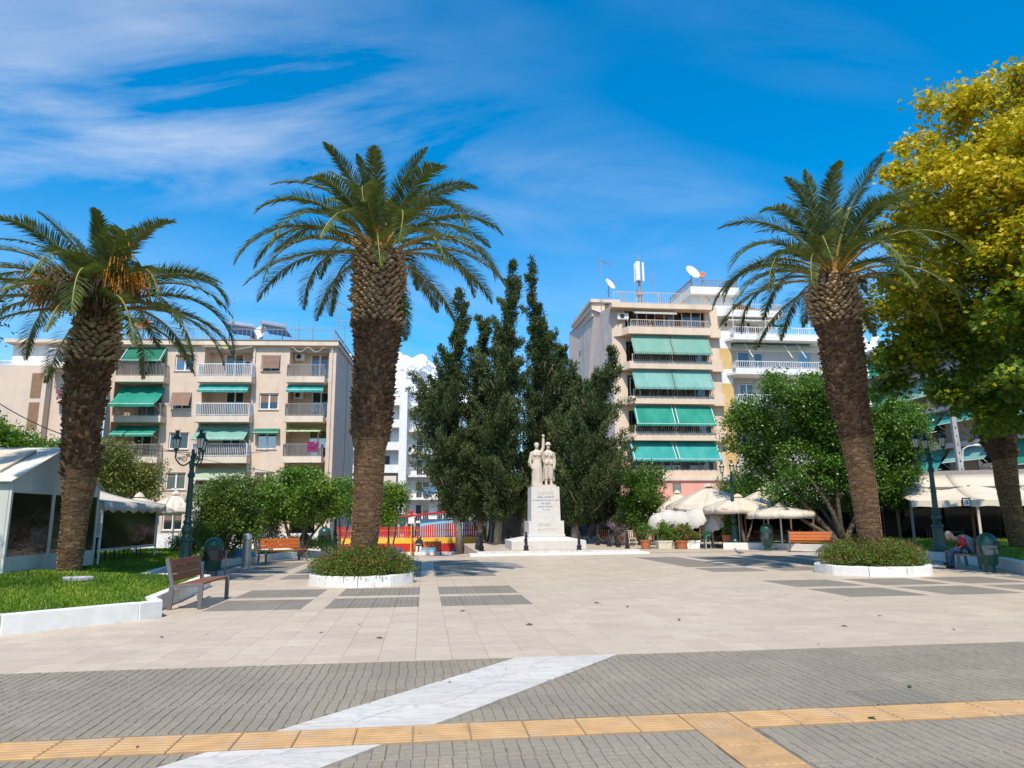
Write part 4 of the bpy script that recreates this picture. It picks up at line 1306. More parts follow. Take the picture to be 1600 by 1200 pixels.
dish('small reddish satellite dish on top of the white stepped block', 1097, 431, 66, .4, 'dish_orange', -.6)
def solar(label, u, v, Y, rz, w=1.9):
    p = P(u, v, Y)
    t = thing('solar_water_heater', label, 'solar heater', (p.x, p.y, p.z), rz, 'solar water heaters on the roof')
    q = MB(); q.add([(-w / 2, -1.4, .15), (w / 2, -1.4, .15), (w / 2, .1, 1.15), (-w / 2, .1, 1.15), (-w / 2, -1.4, .07), (w / 2, -1.4, .07), (w / 2, .1, 1.07), (-w / 2, .1, 1.07)], [(0, 1, 2, 3), (7, 6, 5, 4), (0, 4, 5, 1), (1, 5, 6, 2), (2, 6, 7, 3), (3, 7, 4, 0)])
    q.build('collector', M['solar'], t)
    q = MB(); q.tube([(-w * .55, .35, 1.3), (w * .55, .35, 1.3)], .3, 14); q.build('tank', M['boiler'], t)
    q = MB()
    for x in (-w * .45, w * .45):
        q.bar((x, .35, -.1), (x, .35, 1.05), .05, .05); q.bar((x, -1.4, -.1), (x, -1.4, .1), .05, .05)
    q.build('stand', M['antenna'], t)
solar('solar water heater with tilted panel, left one on the beige block roof', 376, 531, 57.5, .6)
solar('solar water heater with tilted panel, right of the white dish on the beige roof', 428, 531, 57.5, .7)
pt = P(1000, 467, 63)
t = thing('telecom_antenna', 'white telecom panel antennas on a mast above the peach block', 'telecom antenna', pt, .2)
q = MB(); q.tube([(0, 0, -.8), (0, 0, 2.0)], .14, 10); q.tube([(0, 0, 2), (0, 0, 4.2)], .06, 8); q.tube([(-.5, 0, -.8), (0, 0, 1.2)], .04, 6); q.tube([(.4, .3, -.8), (0, 0, .8)], .04, 6)
q.build('mast', M['antenna'], t)
for k in range(3):
    a = R(235 + 120 * k)
    q = MB(); q.bx(-.2, .2, -.11, .11, 0, 1.85); o = q.build('panel', M['dish_white'], t, bevel=.06); o.location = (.36 * math.cos(a), .36 * math.sin(a), 1.65); o.rotation_euler = (0, 0, a + math.pi / 2)
q = MB()
for k in range(3):
    a = R(235 + 120 * k); q.tube([(0, 0, 1.6), (.3 * math.cos(a), .3 * math.sin(a), 1.75)], .04, 6); q.tube([(0, 0, 3.3), (.3 * math.cos(a), .3 * math.sin(a), 3.3)], .03, 6)
q.bx(-.3, .3, -.2, .2, .3, .8); q.build('bracket', M['antenna'], t)
# cumulus bank far behind the houses
r_ = random.Random(11)
q = MB()
def puff(c, r):
    q.lathe([(r * math.sin(math.pi * (i + .05) / 8.1), -r * .8 * math.cos(math.pi * (i + .05) / 8.1)) for i in range(9)], c, 14)
for u, v, s in ((545, 560, 60), (570, 575, 60), (610, 585, 70), (625, 560, 46), (645, 575, 56), (665, 595, 56), (690, 605, 60), (720, 625, 60), (590, 620, 80), (650, 625, 80), (500, 590, 60), (530, 615, 80), (1330, 560, 60), (1370, 575, 50), (1290, 590, 60), (1400, 600, 60), (1345, 530, 35)):
    for k in range(9):
        p = P(u + r_.gauss(0, s * .28), v + abs(r_.gauss(0, s * .3)), 2600 + r_.uniform(-60, 60))
        puff(p, s * 2.3 * r_.uniform(.18, .42))
cl = q.build('cloud', mat('cumulus', (0.95, 0.95, 0.95), 1.0, 0.02, .002), smooth=True)
rm = cl.modifiers.new('remesh', 'REMESH'); rm.mode = 'VOXEL'; rm.voxel_size = 9
tx = bpy.data.textures.new('puffs', 'CLOUDS'); tx.noise_scale = 45; tx.noise_depth = 3
dm = cl.modifiers.new('puffs', 'DISPLACE'); dm.texture = tx; dm.strength = 34; dm.texture_coords = 'GLOBAL'
structure(cl, 'white cumulus cloud bank behind the houses')

# ================================================================ trees and plants
def unit(v):
    return v / np.maximum(1e-9, np.linalg.norm(v, axis=1))[:, None]
DIAMOND = np.array([(0, 0), (.45, .5), (1, 0), (.45, -.5)])
SPEAR = np.array([(0, 0), (.3, .5), (1, 0), (.3, -.5)])
PALMATE = np.array([(0, 0), (.08, .40), (.36, .24), (.60, .55), (.66, .18), (1, 0), (.66, -.18), (.60, -.55), (.36, -.24), (.08, -.40)])
def leaf_mesh(name, pos, axis, nrm, L, W, m, tint, shape=DIAMOND, fold=0.12, midx=None):
    axis = unit(axis)
    side = unit(np.cross(nrm, axis))
    nrm = np.cross(axis, side)
    n, k = len(pos), len(shape)
    L = np.broadcast_to(L, (n,)); W = np.broadcast_to(W, (n,))
    V = (pos[:, None, :] + axis[:, None, :] * (shape[None, :, 0] * L[:, None])[..., None]
         + side[:, None, :] * (shape[None, :, 1] * W[:, None])[..., None]
         + nrm[:, None, :] * ((np.abs(shape[None, :, 1]) * fold - shape[None, :, 0] ** 2 * fold * 1.3) * W[:, None])[..., None])
    return np_mesh(name, V.reshape(-1, 3), np.arange(n * k).reshape(n, k), m, tint, midx)
def clumps(blobs, n, r, inner=0.5):
    """clump centres through the outer part of each ellipsoid, and the way out from its middle"""
    B = np.array([b_[:6] for b_ in blobs], float)
    w = np.prod(B[:, 3:6], axis=1) ** 0.75
    ids = r.choice(len(B), n, p=w / w.sum())
    d = unit(r.normal(size=(n, 3)))
    rad = inner + (1 - inner) * r.random(n) ** 0.6
    return B[ids, :3] + d * B[ids, 3:6] * rad[:, None], d
def crown_mesh(name, blobs, n_cl, per, cr, L, W, m, seed, shape=DIAMOND, up=0.35, inner=0.5, droop=0.0, bright_top=None, squash=0.8, tint_spread=0.5, keep=None, out=0.8, lump=0):
    r = np.random.default_rng(seed)
    if lump:                                  # boughs: smaller masses standing out from each big one
        nb_ = []
        for b_ in blobs:
            nb_.append((*b_[:3], *[x * .62 for x in b_[3:6]]))
            for k in range(lump):
                d_ = r.normal(size=3); d_ /= np.linalg.norm(d_)
                f_, s_ = r.uniform(.6, 1.0), r.uniform(.2, .38)
                m_ = min(b_[3:6])
                nb_.append((b_[0] + d_[0] * b_[3] * f_, b_[1] + d_[1] * b_[4] * f_, b_[2] + d_[2] * b_[5] * f_, *[(.5 * x + .5 * m_) * s_ * q_ for x, q_ in zip(b_[3:6], (1.15, 1.15, .8))]))
        blobs = nb_
    c, d = clumps(blobs, n_cl, r, inner)
    if keep is not None:
        k = keep(c)
        c, d = c[k], d[k]
    n = len(c)
    size = cr * (0.6 + 0.8 * r.random(n))
    lp = np.repeat(c, per, 0) + np.clip(r.normal(size=(n * per, 3)), -1.6, 1.6) * np.repeat(size, per)[:, None] * np.array([1, 1, squash])
    ct = np.repeat(r.random(n), per)
    N = n * per
    ax = np.repeat(d, per, 0) * out + r.normal(size=(N, 3)) * 0.75 + np.array([0, 0, up - droop])
    nr = r.normal(size=(N, 3)) * 0.6 + np.array([0, 0, 1.0]) + np.repeat(d, per, 0) * 0.35
    t = np.clip(0.57 + (ct - .5) * tint_spread + r.normal(0, .17, N) + (bright_top(lp) if bright_top else 0), 0, 1)
    return leaf_mesh(name, lp, ax, nr, L * (0.65 + .7 * r.random(N)), W * (0.65 + .7 * r.random(N)), m, t, shape)
def limbs(q, base, tips, r0, rng_, bend=0.25, n=7, trunk_top=None):
    """tapered limbs from the base to each tip"""
    base = Vector(base)
    for i, tp in enumerate(tips):
        tp = Vector(tp)
        pts, rs = [], []
        off = Vector((rng_.uniform(-1, 1), rng_.uniform(-1, 1), 0)) * bend
        for k in range(n + 1):
            t = k / n
            p = base.lerp(tp, t) + off * math.sin(math.pi * t) * (tp - base).length * .3
            pts.append(p); rs.append(r0 * (1 - .82 * t) * (1 if i == 0 else .75))
        q.tube(pts, rs, 8)
LM = {
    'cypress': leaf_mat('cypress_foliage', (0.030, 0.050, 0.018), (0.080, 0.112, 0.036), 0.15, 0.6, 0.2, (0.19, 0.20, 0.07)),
    'orange': leaf_mat('orange_tree_leaf', (0.031, 0.084, 0.011), (0.105, 0.217, 0.020), 0.3, 0.35, 0.4, (0.322, 0.378, 0.042)),
    'ficus': leaf_mat('ficus_leaf', (0.023, 0.072, 0.010), (0.085, 0.189, 0.021), 0.3, 0.32, 0.45, (0.195, 0.312, 0.036)),
    'olive': leaf_mat('olive_toned_leaf', (0.068, 0.084, 0.022), (0.169, 0.189, 0.041), 0.25, 0.5, 0.3, (0.351, 0.297, 0.068)),
    'shrub': leaf_mat('shrub_leaf', (0.032, 0.070, 0.014), (0.101, 0.176, 0.024), 0.28, 0.4, 0.35, (0.230, 0.257, 0.047)),
    'plane': leaf_mat('plane_leaf', (0.030, 0.085, 0.010), (0.15, 0.235, 0.014), 0.4, 0.45, 0.3, (0.74, 0.55, 0.02)),
    'dark': leaf_mat('dark_leaf', (0.015, 0.035, 0.010), (0.040, 0.075, 0.018), 0.2, 0.35, 0.4),
    'bush': leaf_mat('planter_bush_leaf', (0.044, 0.085, 0.013), (0.125, 0.188, 0.020), 0.3, 0.45, 0.3, (0.213, 0.194, 0.050)),
    'palm': leaf_mat('palm_leaflet', (0.050, 0.081, 0.022), (0.119, 0.161, 0.039), 0.22, 0.36, 0.5, (0.280, 0.266, 0.070)),
    'oleander': leaf_mat('oleander_leaf', (0.055, 0.099, 0.033), (0.176, 0.242, 0.110), 0.25, 0.4, 0.3, (0.550, 0.550, 0.440)),
}
def tree(name, label, base, crown_args, trunk_tips, r0, bark='bark', group=None, seed=1, cat='tree', fruit=None, trunk_name='trunk'):
    t = thing(name, label, cat, base, 0, group)
    bv = Vector(base)
    q = MB()
    r = random.Random(seed)
    # flare at the foot, then limbs to the tips
    limbs(q, (0, 0, -.15), [Vector(p) for p in trunk_tips], r0, r)
    q.build(trunk_name, M[bark], t, smooth=True)
    link('crown', crown_mesh(seed=seed, **crown_args), t)
    return t
def blob(u, v, Y, ru, rv, base, ry=None, dy=0.0):
    """ellipsoid seen at (u, v), ru and rv pixels in half width and half height, given in the tree's own frame"""
    c = P(u, v, Y + dy)
    s = (Y + dy) / FOC
    return (c.x - base[0], c.y - base[1], c.z - base[2], ru * s, (ry if ry else ru * s), rv * s * 1.03)

# ---- date palms
M['palm_core'] = mat('palm_fibre', (0.085, 0.050, 0.028), 0.95, 0.35, 14, 0.8, 30)
def scale_mat(name, c0, c1):
    q = NT(name)
    p = q.pos()
    rnd = q.math('FRACT', q.math('ADD', q.math('MULTIPLY', q.rand(), 3.7), q.tint()))
    c = q.mix(rnd, c0, c1)
    c = q.mix(q.rng(q.noise(p, 14, 5, .7), .45, .75, 0, .6), c, tuple(x * .45 for x in c0))
    q.l(c, q.b.inputs['Base Color']); q.b.inputs['Roughness'].default_value = .9; q.b.inputs['Specular IOR Level'].default_value = .15
    q.bump(q.noise(p, 70, 4), .6, .01)
    return q.m
M['scale_low'] = scale_mat('palm_scar_bark', (0.21, 0.125, 0.066), (0.36, 0.23, 0.13))
M['scale_mid'] = scale_mat('palm_shaggy_bark', (0.085, 0.05, 0.03), (0.22, 0.135, 0.08))
M['scale_top'] = scale_mat('palm_leaf_base', (0.28, 0.185, 0.10), (0.56, 0.41, 0.25))
M['heart'] = mat('palm_heart_fibre', (0.20, 0.11, 0.04), .9, .4, 12, .8, 20)
M['rachis'] = mat('palm_rachis', (0.26, 0.24, 0.055), 0.5, 0.15, 8)
M['petiole'] = mat('palm_petiole', (0.36, 0.22, 0.045), 0.55, 0.2, 8)
M['date'] = mat('date_strands', (0.55, 0.22, 0.02), 0.7, 0.25, 20)
M['dead_leaf'] = mat('dead_palm_leaf', (0.11, 0.075, 0.035), 0.85, 0.3, 12)
def frond_mesh(seed, L, e0, bend, twist=0.0, n_leaf=125):
    """one feather leaf growing from the origin towards +x; e0 start elevation, bend total droop (degrees)"""
    r = np.random.default_rng(seed)
    K = 26
    pts = [np.zeros(3)]
    ang = R(e0)
    side_drift = r.normal(0, .05)
    for i in range(K):
        t = i / K
        a = ang - R(bend) * (t ** 1.35)
        pts.append(pts[-1] + np.array([math.cos(a), side_drift * t, math.sin(a)]) * (L / K))
    pts = np.array(pts)
    q = MB()
    rad = [.045 * (1 - .93 * (i / K)) + .003 for i in range(K + 1)]
    q.tube([tuple(p) for p in pts[:7]], rad[:7], 5, 2, False)
    q.tube([tuple(p) for p in pts[6:]], rad[6:], 5, 1, False)
    V, F, T_, Mi = list(q.v), list(q.f), [0.5] * len(q.f), list(q.m)
    for s in (-1, 1):
        for j in range(n_leaf):
            t = .12 + .88 * (j + r.random() * .6) / n_leaf
            x = t * K
            i = min(K - 1, int(x)); fr = x - i
            p = pts[i] * (1 - fr) + pts[i + 1] * fr
            tg = pts[min(K, i + 1)] - pts[max(0, i - 1) if i else 0]; tg = tg / np.linalg.norm(tg)
            sd = np.array([0, 1.0, 0]) * s
            upv = np.cross(tg, np.array([0, 1.0, 0])); upv = -upv if upv[2] < 0 else upv
            ll = .55 * math.sin(math.pi * min(1, t * .86 + .13)) ** .55 * (1 if t < .93 else .75) * r.uniform(.85, 1.1) * (L / 3.6)
            if t < .22:
                ll *= .35 + 2.2 * (t - .12) * 2
            fwd = .5 + .5 * t + r.normal(0, .08)
            lift = .38 - .2 * t + r.normal(0, .15)
            d = tg * fwd + sd * (1.0 - .25 * t) + upv * lift
            d /= np.linalg.norm(d)
            wn_ = np.cross(d, upv); wn_ /= np.linalg.norm(wn_) + 1e-9
            wn_ = wn_ * .8 + upv * .35 * s
            w = .0145 * (L / 3.6) + .003
            mid = p + d * ll * .5 + np.array([0, 0, -.02]) * ll
            tip = p + d * ll + np.array([0, 0, -.14]) * ll
            o = len(V)
            V += [tuple(p - wn_ * w * .6), tuple(p + wn_ * w * .6), tuple(mid + wn_ * w), tuple(tip), tuple(mid - wn_ * w)]
            F += [[o, o + 1, o + 2, o + 4], [o + 4, o + 2, o + 3]]
            tt = float(np.clip(.42 + r.normal(0, .16) + .12 * s, 0, 1))
            T_ += [tt, tt]; Mi += [0, 0]
    me = bpy.data.meshes.new('frond')
    me.from_pydata(V, [], F)
    for x in (LM['palm'], M['rachis'], M['petiole']):
        me.materials.append(x)
    me.polygons.foreach_set('material_index', Mi)
    me.attributes.new('tint', 'FLOAT', 'FACE').data.foreach_set('value', T_)
    me.update()
    return me
FROND_BANK = {}
def frond_for(e0, bend, L, var):
    key = (round(e0 / 12), round(bend / 12), round(L / .4), var)
    if key not in FROND_BANK:
        FROND_BANK[key] = frond_mesh(hash(key) % 9999, L, e0, bend)
    return FROND_BANK[key]
def palm(label, prof, Y, zbase, fronds, seed, top_frac=0.8, low_frac=0.42, dates=False, dead=6, low_top=0.0):
    """prof: (v, uL, uR) of the trunk's outline in the photograph, from the foot up"""
    r = random.Random(seed)
    cs = []
    for v, a, c in prof:
        p, w = P((a + c) / 2, v, Y), (P(c, v, Y) - P(a, v, Y)).length / 2
        cs.append((p, w))
    cs[0][0].z = zbase
    base = cs[0][0].copy()
    t = thing('date_palm', label, 'palm tree', base, 0, 'date palms around the plaza')
    pts = [c[0] - base for c in cs]
    rad = [c[1] for c in cs]
    zs = [p.z for p in pts]
    H_ = zs[-1]
    def at(z):
        i = 0
        while i < len(zs) - 2 and z > zs[i + 1]:
            i += 1
        f = (z - zs[i]) / (zs[i + 1] - zs[i])
        return pts[i].lerp(pts[i + 1], f), rad[i] + (rad[i + 1] - rad[i]) * f
    q = MB()
    ring = [at(H_ * i / 60) for i in range(61)]
    q.tube([p for p, w in ring], [w * .93 for p, w in ring], 18)
    q.build('trunk', M['palm_core'], t, smooth=True)
    # overlapping leaf scars: three zones
    qs = {0: MB(), 1: MB()}
    z = .02
    while z < H_ * top_frac:
        c, w = at(z)
        low = z < H_ * low_frac
        rowh = r.uniform(.024, .034) if low else r.uniform(.06, .085)
        fw = .24 if low else .13
        n = max(8, int(2 * math.pi * w / fw))
        ph = r.random() * 6.28
        for k in range(n):
            a = ph + 2 * math.pi * (k + r.uniform(-.25, .25)) / n
            ha = math.pi / n * r.uniform(.75, 1.25)
            zz0 = z + r.uniform(-.025, .025) * (.6 if low else 1.6)
            hh = rowh * r.uniform(.9, 1.7)
            out = (r.uniform(.006, .02) if low else r.uniform(.01, .11) * (1 if r.random() < .8 else 1.5))
            wi = w * (.955 if low else .93)
            vv = []
            for aa, ro, zz_ in ((a - ha, wi, zz0), (a + ha, wi, zz0), (a + ha * .7, wi + out, zz0 + hh), (a - ha * .7, wi + out * r.uniform(.7, 1.1), zz0 + hh * r.uniform(.85, 1.1)), (a + ha * .6, wi - .02, zz0 + hh * 1.1), (a - ha * .6, wi - .02, zz0 + hh * 1.1)):
                vv.append((c.x + ro * math.cos(aa), c.y + ro * math.sin(aa), zz_))
            qs[0 if low else 1].add(vv, [(0, 1, 2, 3), (3, 2, 4, 5), (1, 4, 2), (0, 3, 5)], 0, r.random())
        z += rowh
    for k, nm, m in ((0, 'scarred_bark', 'scale_low'), (1, 'shaggy_bark', 'scale_mid')):
        if qs[k].v:
            o = qs[k].build(nm, M[m], t); o['kind'] = 'stuff'
    # cut leaf bases below the crown, each a piece
    q = MB()
    q.add([(-.085, 0, 0), (0, -.03, -.055), (.085, 0, 0), (0, -.03, .055), (-.05, -.10, .045), (0, -.105, .012), (.05, -.10, .045), (0, -.095, .075)],
          [(0, 1, 5, 4), (1, 2, 6, 5), (2, 3, 7, 6), (3, 0, 4, 7), (4, 5, 6, 7)])
    bm_ = q.mesh('leaf_base', M['scale_top'])
    z = H_ * top_frac - .05
    row = 0
    while z < H_ + .02:
        c, w = at(min(z, H_))
        n = max(9, int(2 * math.pi * w / .17))
        for k in range(n):
            a = 2 * math.pi * (k + .5 * (row % 2) + r.uniform(-.15, .15)) / n
            o = link('leaf_base', bm_, t)
            o.location = (c.x + w * .9 * math.cos(a), c.y + w * .9 * math.sin(a), z + r.uniform(-.04, .04))
            s = r.uniform(.8, 1.12)
            o.scale = (s, s * r.uniform(.7, 1.9), s * r.uniform(.75, 1.05))
            o.rotation_euler = (r.uniform(-.3, .15), r.uniform(-.12, .12), a + math.pi / 2 )
        z += .098
        row += 1
    # crown
    top, wt = at(H_)
    N = fronds
    for i in range(N):
        f = (i + .5) / N
        az = i * 2.39996 + r.uniform(-.15, .15) + seed
        e0 = 84 - 84 * f ** .9 + r.uniform(-6, 6)
        bend = (26 + 88 * math.sin(math.pi * min(1, f * .9)) ** .9) + r.uniform(-10, 10)
        L = (2.75 + 1.25 * math.sin(math.pi * (.15 + .7 * f)) + r.uniform(-.2, .2)) - low_top * (1 - f) ** 3
        o = link('frond', frond_for(e0, bend, L, i % 4), t)
        rr = wt * (.12 + .72 * f)
        o.location = (top.x + rr * math.cos(az), top.y + rr * math.sin(az), top.z + .38 - .42 * f)
        o.rotation_euler = (r.uniform(-.25, .25), 0, az)
    for i in range(dead):
        az = i * 2.1 + seed
        o = link('dead_frond_stub', bpy.data.meshes.get('dead_stub') or MB().tube([(0, 0, 0), (.25, 0, .1), (.5, 0, .02)], [.05, .04, .015], 5).mesh('dead_stub', M['dead_leaf']), t)
        o.location = (top.x + wt * .85 * math.cos(az), top.y + wt * .85 * math.sin(az), top.z - r.uniform(.0, .3))
        o.rotation_euler = (0, r.uniform(-.2, .5), az)
    # fibre sheath at the heart of the crown
    q = MB()
    q.lathe([(wt * .95, -.15), (wt * .8, .05), (wt * .45, .25), (wt * .15, .45)], (top.x, top.y, top.z), 12)
    q.build('crown_heart', M['heart'], t)
    if dates:
        for k, (az, zz_) in enumerate(((R(215), .35), (R(330), .55), (R(262), .2), (R(300), .05))):
            q = MB()
            for s in range(260):
                d = Vector((math.cos(az) + r.gauss(0, .38), math.sin(az) + r.gauss(0, .38), .25 + r.gauss(0, .3)))
                p0 = Vector((top.x + .45 * math.cos(az), top.y + .45 * math.sin(az), top.z + zz_))
                p1 = p0 + d * r.uniform(.4, .8)
                p2 = p1 + d * .1 + Vector((0, 0, -r.uniform(.2, .5)))
                q.tube([p0, p1, p2], [.012, .011, .02], 3, 0, False)
            q.build('date_cluster', M['date'] if k < 2 else M['dead_leaf'], t)
    return t, top + base, wt
PC = [(862, 545, 592), (850, 547, 591), (800, 550, 596), (740, 552, 601), (705, 553, 603), (692, 550, 607), (680, 548, 610), (655, 549, 613), (620, 550, 615), (580, 553, 617), (545, 553, 622), (520, 551, 627), (490, 550, 631), (450, 552, 632), (415, 553, 632), (397, 556, 630)]
PLF = [(887, 91, 126), (862, 92, 130), (830, 96, 134), (800, 98, 138), (767, 99, 146), (745, 98, 151), (710, 100, 153), (680, 101, 153), (640, 103, 160), (600, 105, 168), (580, 106, 172), (560, 109, 177), (542, 112, 180), (530, 118, 182), (517, 122, 184), (500, 126, 184), (485, 131, 180)]
PRT = [(868, 1344, 1380), (845, 1342, 1378), (795, 1334, 1373), (732, 1324, 1365), (680, 1312, 1361), (640, 1301, 1356), (615, 1295, 1353), (569, 1287, 1350), (531, 1282, 1345), (505, 1274, 1341), (484, 1268, 1341), (462, 1264, 1338), (447, 1267, 1334), (436, 1273, 1331)]
PFR = [(857, 1579, 1605), (815, 1570, 1598), (757, 1557, 1590), (718, 1552, 1587), (708, 1545, 1586), (693, 1537, 1585), (668, 1531, 1585), (643, 1527, 1582), (600, 1522, 1575), (560, 1520, 1570)]
palm_c, top_c, wc = palm('tall thick-trunked palm in the left planter, left of the statue', PC, 18.95, 0.22, 46, 2.2, .77, .40, low_top=1.0)
palm_l, top_l, wl_ = palm('palm with orange date clusters on the left lawn before the white marquee', PLF, 17.9, lz_l(-11.1, 17.9), 44, 0.7, .80, .34, True, low_top=1.35)
palm_r, top_r, wr_ = palm('leaning palm in the right planter before the yellow plane tree', PRT, 20.95, 0.22, 42, 4.1, .84, .42)
palm('palm trunk at the right edge whose top is hidden in the plane tree', PFR, 26.0, lz_r(18.3, 26), 22, 1.3, .9, .45, False, 3)
# a tuft of leaves sprouting from the central trunk
pt = P(628, 480, 18.8)
o = thing('sprouting_plant', 'small green tuft growing out of the central palm trunk', 'plant', pt)
link('foliage', crown_mesh('foliage', [(0, 0, 0, .2, .2, .3)], 40, 14, .08, .07, .04, LM['ficus'], 3), o)
MB().tube([(-.2, 0, -.1), (0, 0, 0), (.05, -.05, .15)], [.02, .015, .01], 5).build('stem', M['bark'], o)

# ---- cypresses behind the monument
def cypress(label, ub, vb, Y, top, outline, seed, n=900, per=40, lean=0.0):
    n = int(n * 1.35)
    """outline: (v, u centre, half width) from the top down, pixels"""
    b0 = P(ub, vb, Y); b0.z = gz(b0.x, Y) - .05
    t = thing('cypress_tree', label, 'tree', b0, 0, 'cypresses behind the monument')
    r = np.random.default_rng(seed); rr = random.Random(seed)
    hs, cxs, ws = [], [], []
    for v, u, w in outline:
        p = P(u, v, Y); hs.append(p.z - b0.z); cxs.append(p.x - b0.x); ws.append(w * Y / FOC)
    order = np.argsort(hs); hs = np.array(hs)[order]; cxs = np.array(cxs)[order]; ws = np.array(ws)[order]
    ws = ws * np.interp(hs / hs[-1], [0, .45, .75, 1], [1.05, 1.0, .8, .8])
    # upswept branches carrying tufts, and a loose inner fill
    hh = np.linspace(hs[0], hs[-1], 200); ww = np.interp(hh, hs, ws) + .12
    pr = ww ** 1.05; pr /= pr.sum()
    nb = int(n / 9.5)
    z0 = r.choice(hh, nb, p=pr); w0 = np.interp(z0, hs, ws); a = r.random(nb) * 6.283
    ln = w0 * (.35 + 1.15 * r.random(nb) ** 1.3) + .1
    rise = np.minimum(ln * r.uniform(.35, 1.1, nb), hs[-1] + .1 - z0)
    C, D, S, B = [], [], [], []
    for i in range(nb):
        tip_x = np.interp(z0[i] + rise[i], hs, cxs)
        for k in range(9):
            t_ = .25 + .75 * (k + r.random() * .6) / 9
            zz_ = z0[i] + rise[i] * t_ ** 1.3 - .25 * rise[i]
            cx_ = np.interp(zz_, hs, cxs)
            C.append((cx_ + ln[i] * t_ * math.cos(a[i]) + r.normal(0, .06), ln[i] * t_ * math.sin(a[i]) + r.normal(0, .06), zz_ + r.normal(0, .06)))
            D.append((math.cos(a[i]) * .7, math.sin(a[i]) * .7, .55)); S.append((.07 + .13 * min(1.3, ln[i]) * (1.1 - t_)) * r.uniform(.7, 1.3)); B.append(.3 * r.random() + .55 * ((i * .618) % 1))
    nf = n // 3
    zf_ = r.choice(hh, nf, p=pr); wf = np.interp(zf_, hs, ws) * .5 * np.sqrt(r.random(nf)); af = r.random(nf) * 6.283
    C = np.concatenate([np.array(C), np.stack([np.interp(zf_, hs, cxs) + wf * np.cos(af), wf * np.sin(af), zf_ * .98], 1)])
    D = np.concatenate([np.array(D), np.stack([np.cos(af), np.sin(af), np.full(nf, .6)], 1)])
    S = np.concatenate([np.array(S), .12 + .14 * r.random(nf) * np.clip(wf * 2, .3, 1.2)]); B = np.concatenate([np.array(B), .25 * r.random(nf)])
    N = len(C) * per
    lp = np.repeat(C, per, 0) + np.clip(r.normal(size=(N, 3)), -1.7, 1.7) * np.repeat(S, per)[:, None] * np.array([.9, .9, 1.2])
    ax = np.repeat(D, per, 0) * .7 + r.normal(size=(N, 3)) * .5 + np.array([0, 0, .55])
    nr = r.normal(size=(N, 3)) + np.repeat(D, per, 0) * .6
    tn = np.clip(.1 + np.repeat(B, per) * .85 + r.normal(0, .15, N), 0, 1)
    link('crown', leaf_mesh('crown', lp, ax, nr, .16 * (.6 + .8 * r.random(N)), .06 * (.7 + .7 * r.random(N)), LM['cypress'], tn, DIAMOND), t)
    q = MB()
    hi = len(hs) - 1
    K = 9
    q.tube([(0, 0, -.1)] + [(float(np.interp(hs[-1] * .93 * (k + 1) / K, hs, cxs)), 0, float(hs[-1] * .93 * (k + 1) / K)) for k in range(K)], [.24] + [.21 * (1 - .9 * (k + 1) / K) + .015 for k in range(K)], 9)
    for k in range(14):
        zz_ = rr.uniform(hs[0] + .3, hs[-1] * .75); a_ = rr.uniform(0, 6.28); w_ = float(np.interp(zz_, hs, ws))
        x_ = float(np.interp(zz_, hs, cxs))
        q.tube([(x_, 0, zz_ - .4), (x_ + w_ * .5 * math.cos(a_), w_ * .5 * math.sin(a_), zz_), (x_ + w_ * .8 * math.cos(a_), w_ * .8 * math.sin(a_), zz_ + .5)], [.06, .04, .015], 5)
    q.build('trunk', M['bark_grey'], t, smooth=True)
cypress('leftmost cypress with low wide branches beside the playground', 720, 858, 42, 470, [(455, 722, 4), (490, 721, 10), (540, 715, 20), (590, 700, 36), (640, 693, 48), (690, 697, 50), (730, 700, 46), (770, 705, 42), (800, 712, 28), (812, 716, 10)], 21, 1000)
cypress('slim short cypress top second from the left behind the statue', 752, 857, 43, 500, [(498, 753, 8), (520, 752, 14), (570, 750, 20), (630, 748, 30), (700, 745, 36), (760, 745, 40), (800, 748, 30), (815, 750, 10)], 22, 800)
cypress('tall pointed cypress left of the statue, second highest', 776, 857, 41, 410, [(404, 799, 3), (440, 799, 9), (480, 797, 16), (540, 792, 27), (600, 787, 36), (660, 783, 40), (720, 782, 42), (780, 782, 38), (805, 780, 26), (818, 778, 8)], 23, 1150)
cypress('tallest cypress with a bent tip directly behind the statue', 815, 857, 43, 397, [(395, 829, 5), (425, 833, 9), (450, 829, 11), (480, 838, 16), (520, 842, 24), (580, 848, 38), (640, 848, 46), (700, 842, 50), (760, 832, 50), (800, 822, 32), (815, 818, 8)], 24, 1150)
cypress('cypress with a ragged leaning top right of the statue', 897, 857, 40, 540, [(538, 961, 4), (565, 955, 9), (600, 938, 26), (640, 925, 42), (680, 920, 48), (720, 915, 52), (760, 910, 56), (790, 905, 58), (808, 900, 40), (816, 898, 12)], 25, 1150)
cypress('low spreading cypress at the right edge of the group beside the orange tree', 912, 857, 45, 600, [(590, 905, 8), (630, 900, 30), (690, 905, 40), (740, 935, 46), (780, 945, 44), (806, 945, 30), (815, 925, 10)], 26, 800)
cypress('cypress filling the gap low behind the pedestal', 850, 857, 45, 640, [(545, 872, 10), (600, 874, 28), (690, 872, 40), (750, 862, 44), (800, 858, 40), (815, 855, 12)], 27, 700)

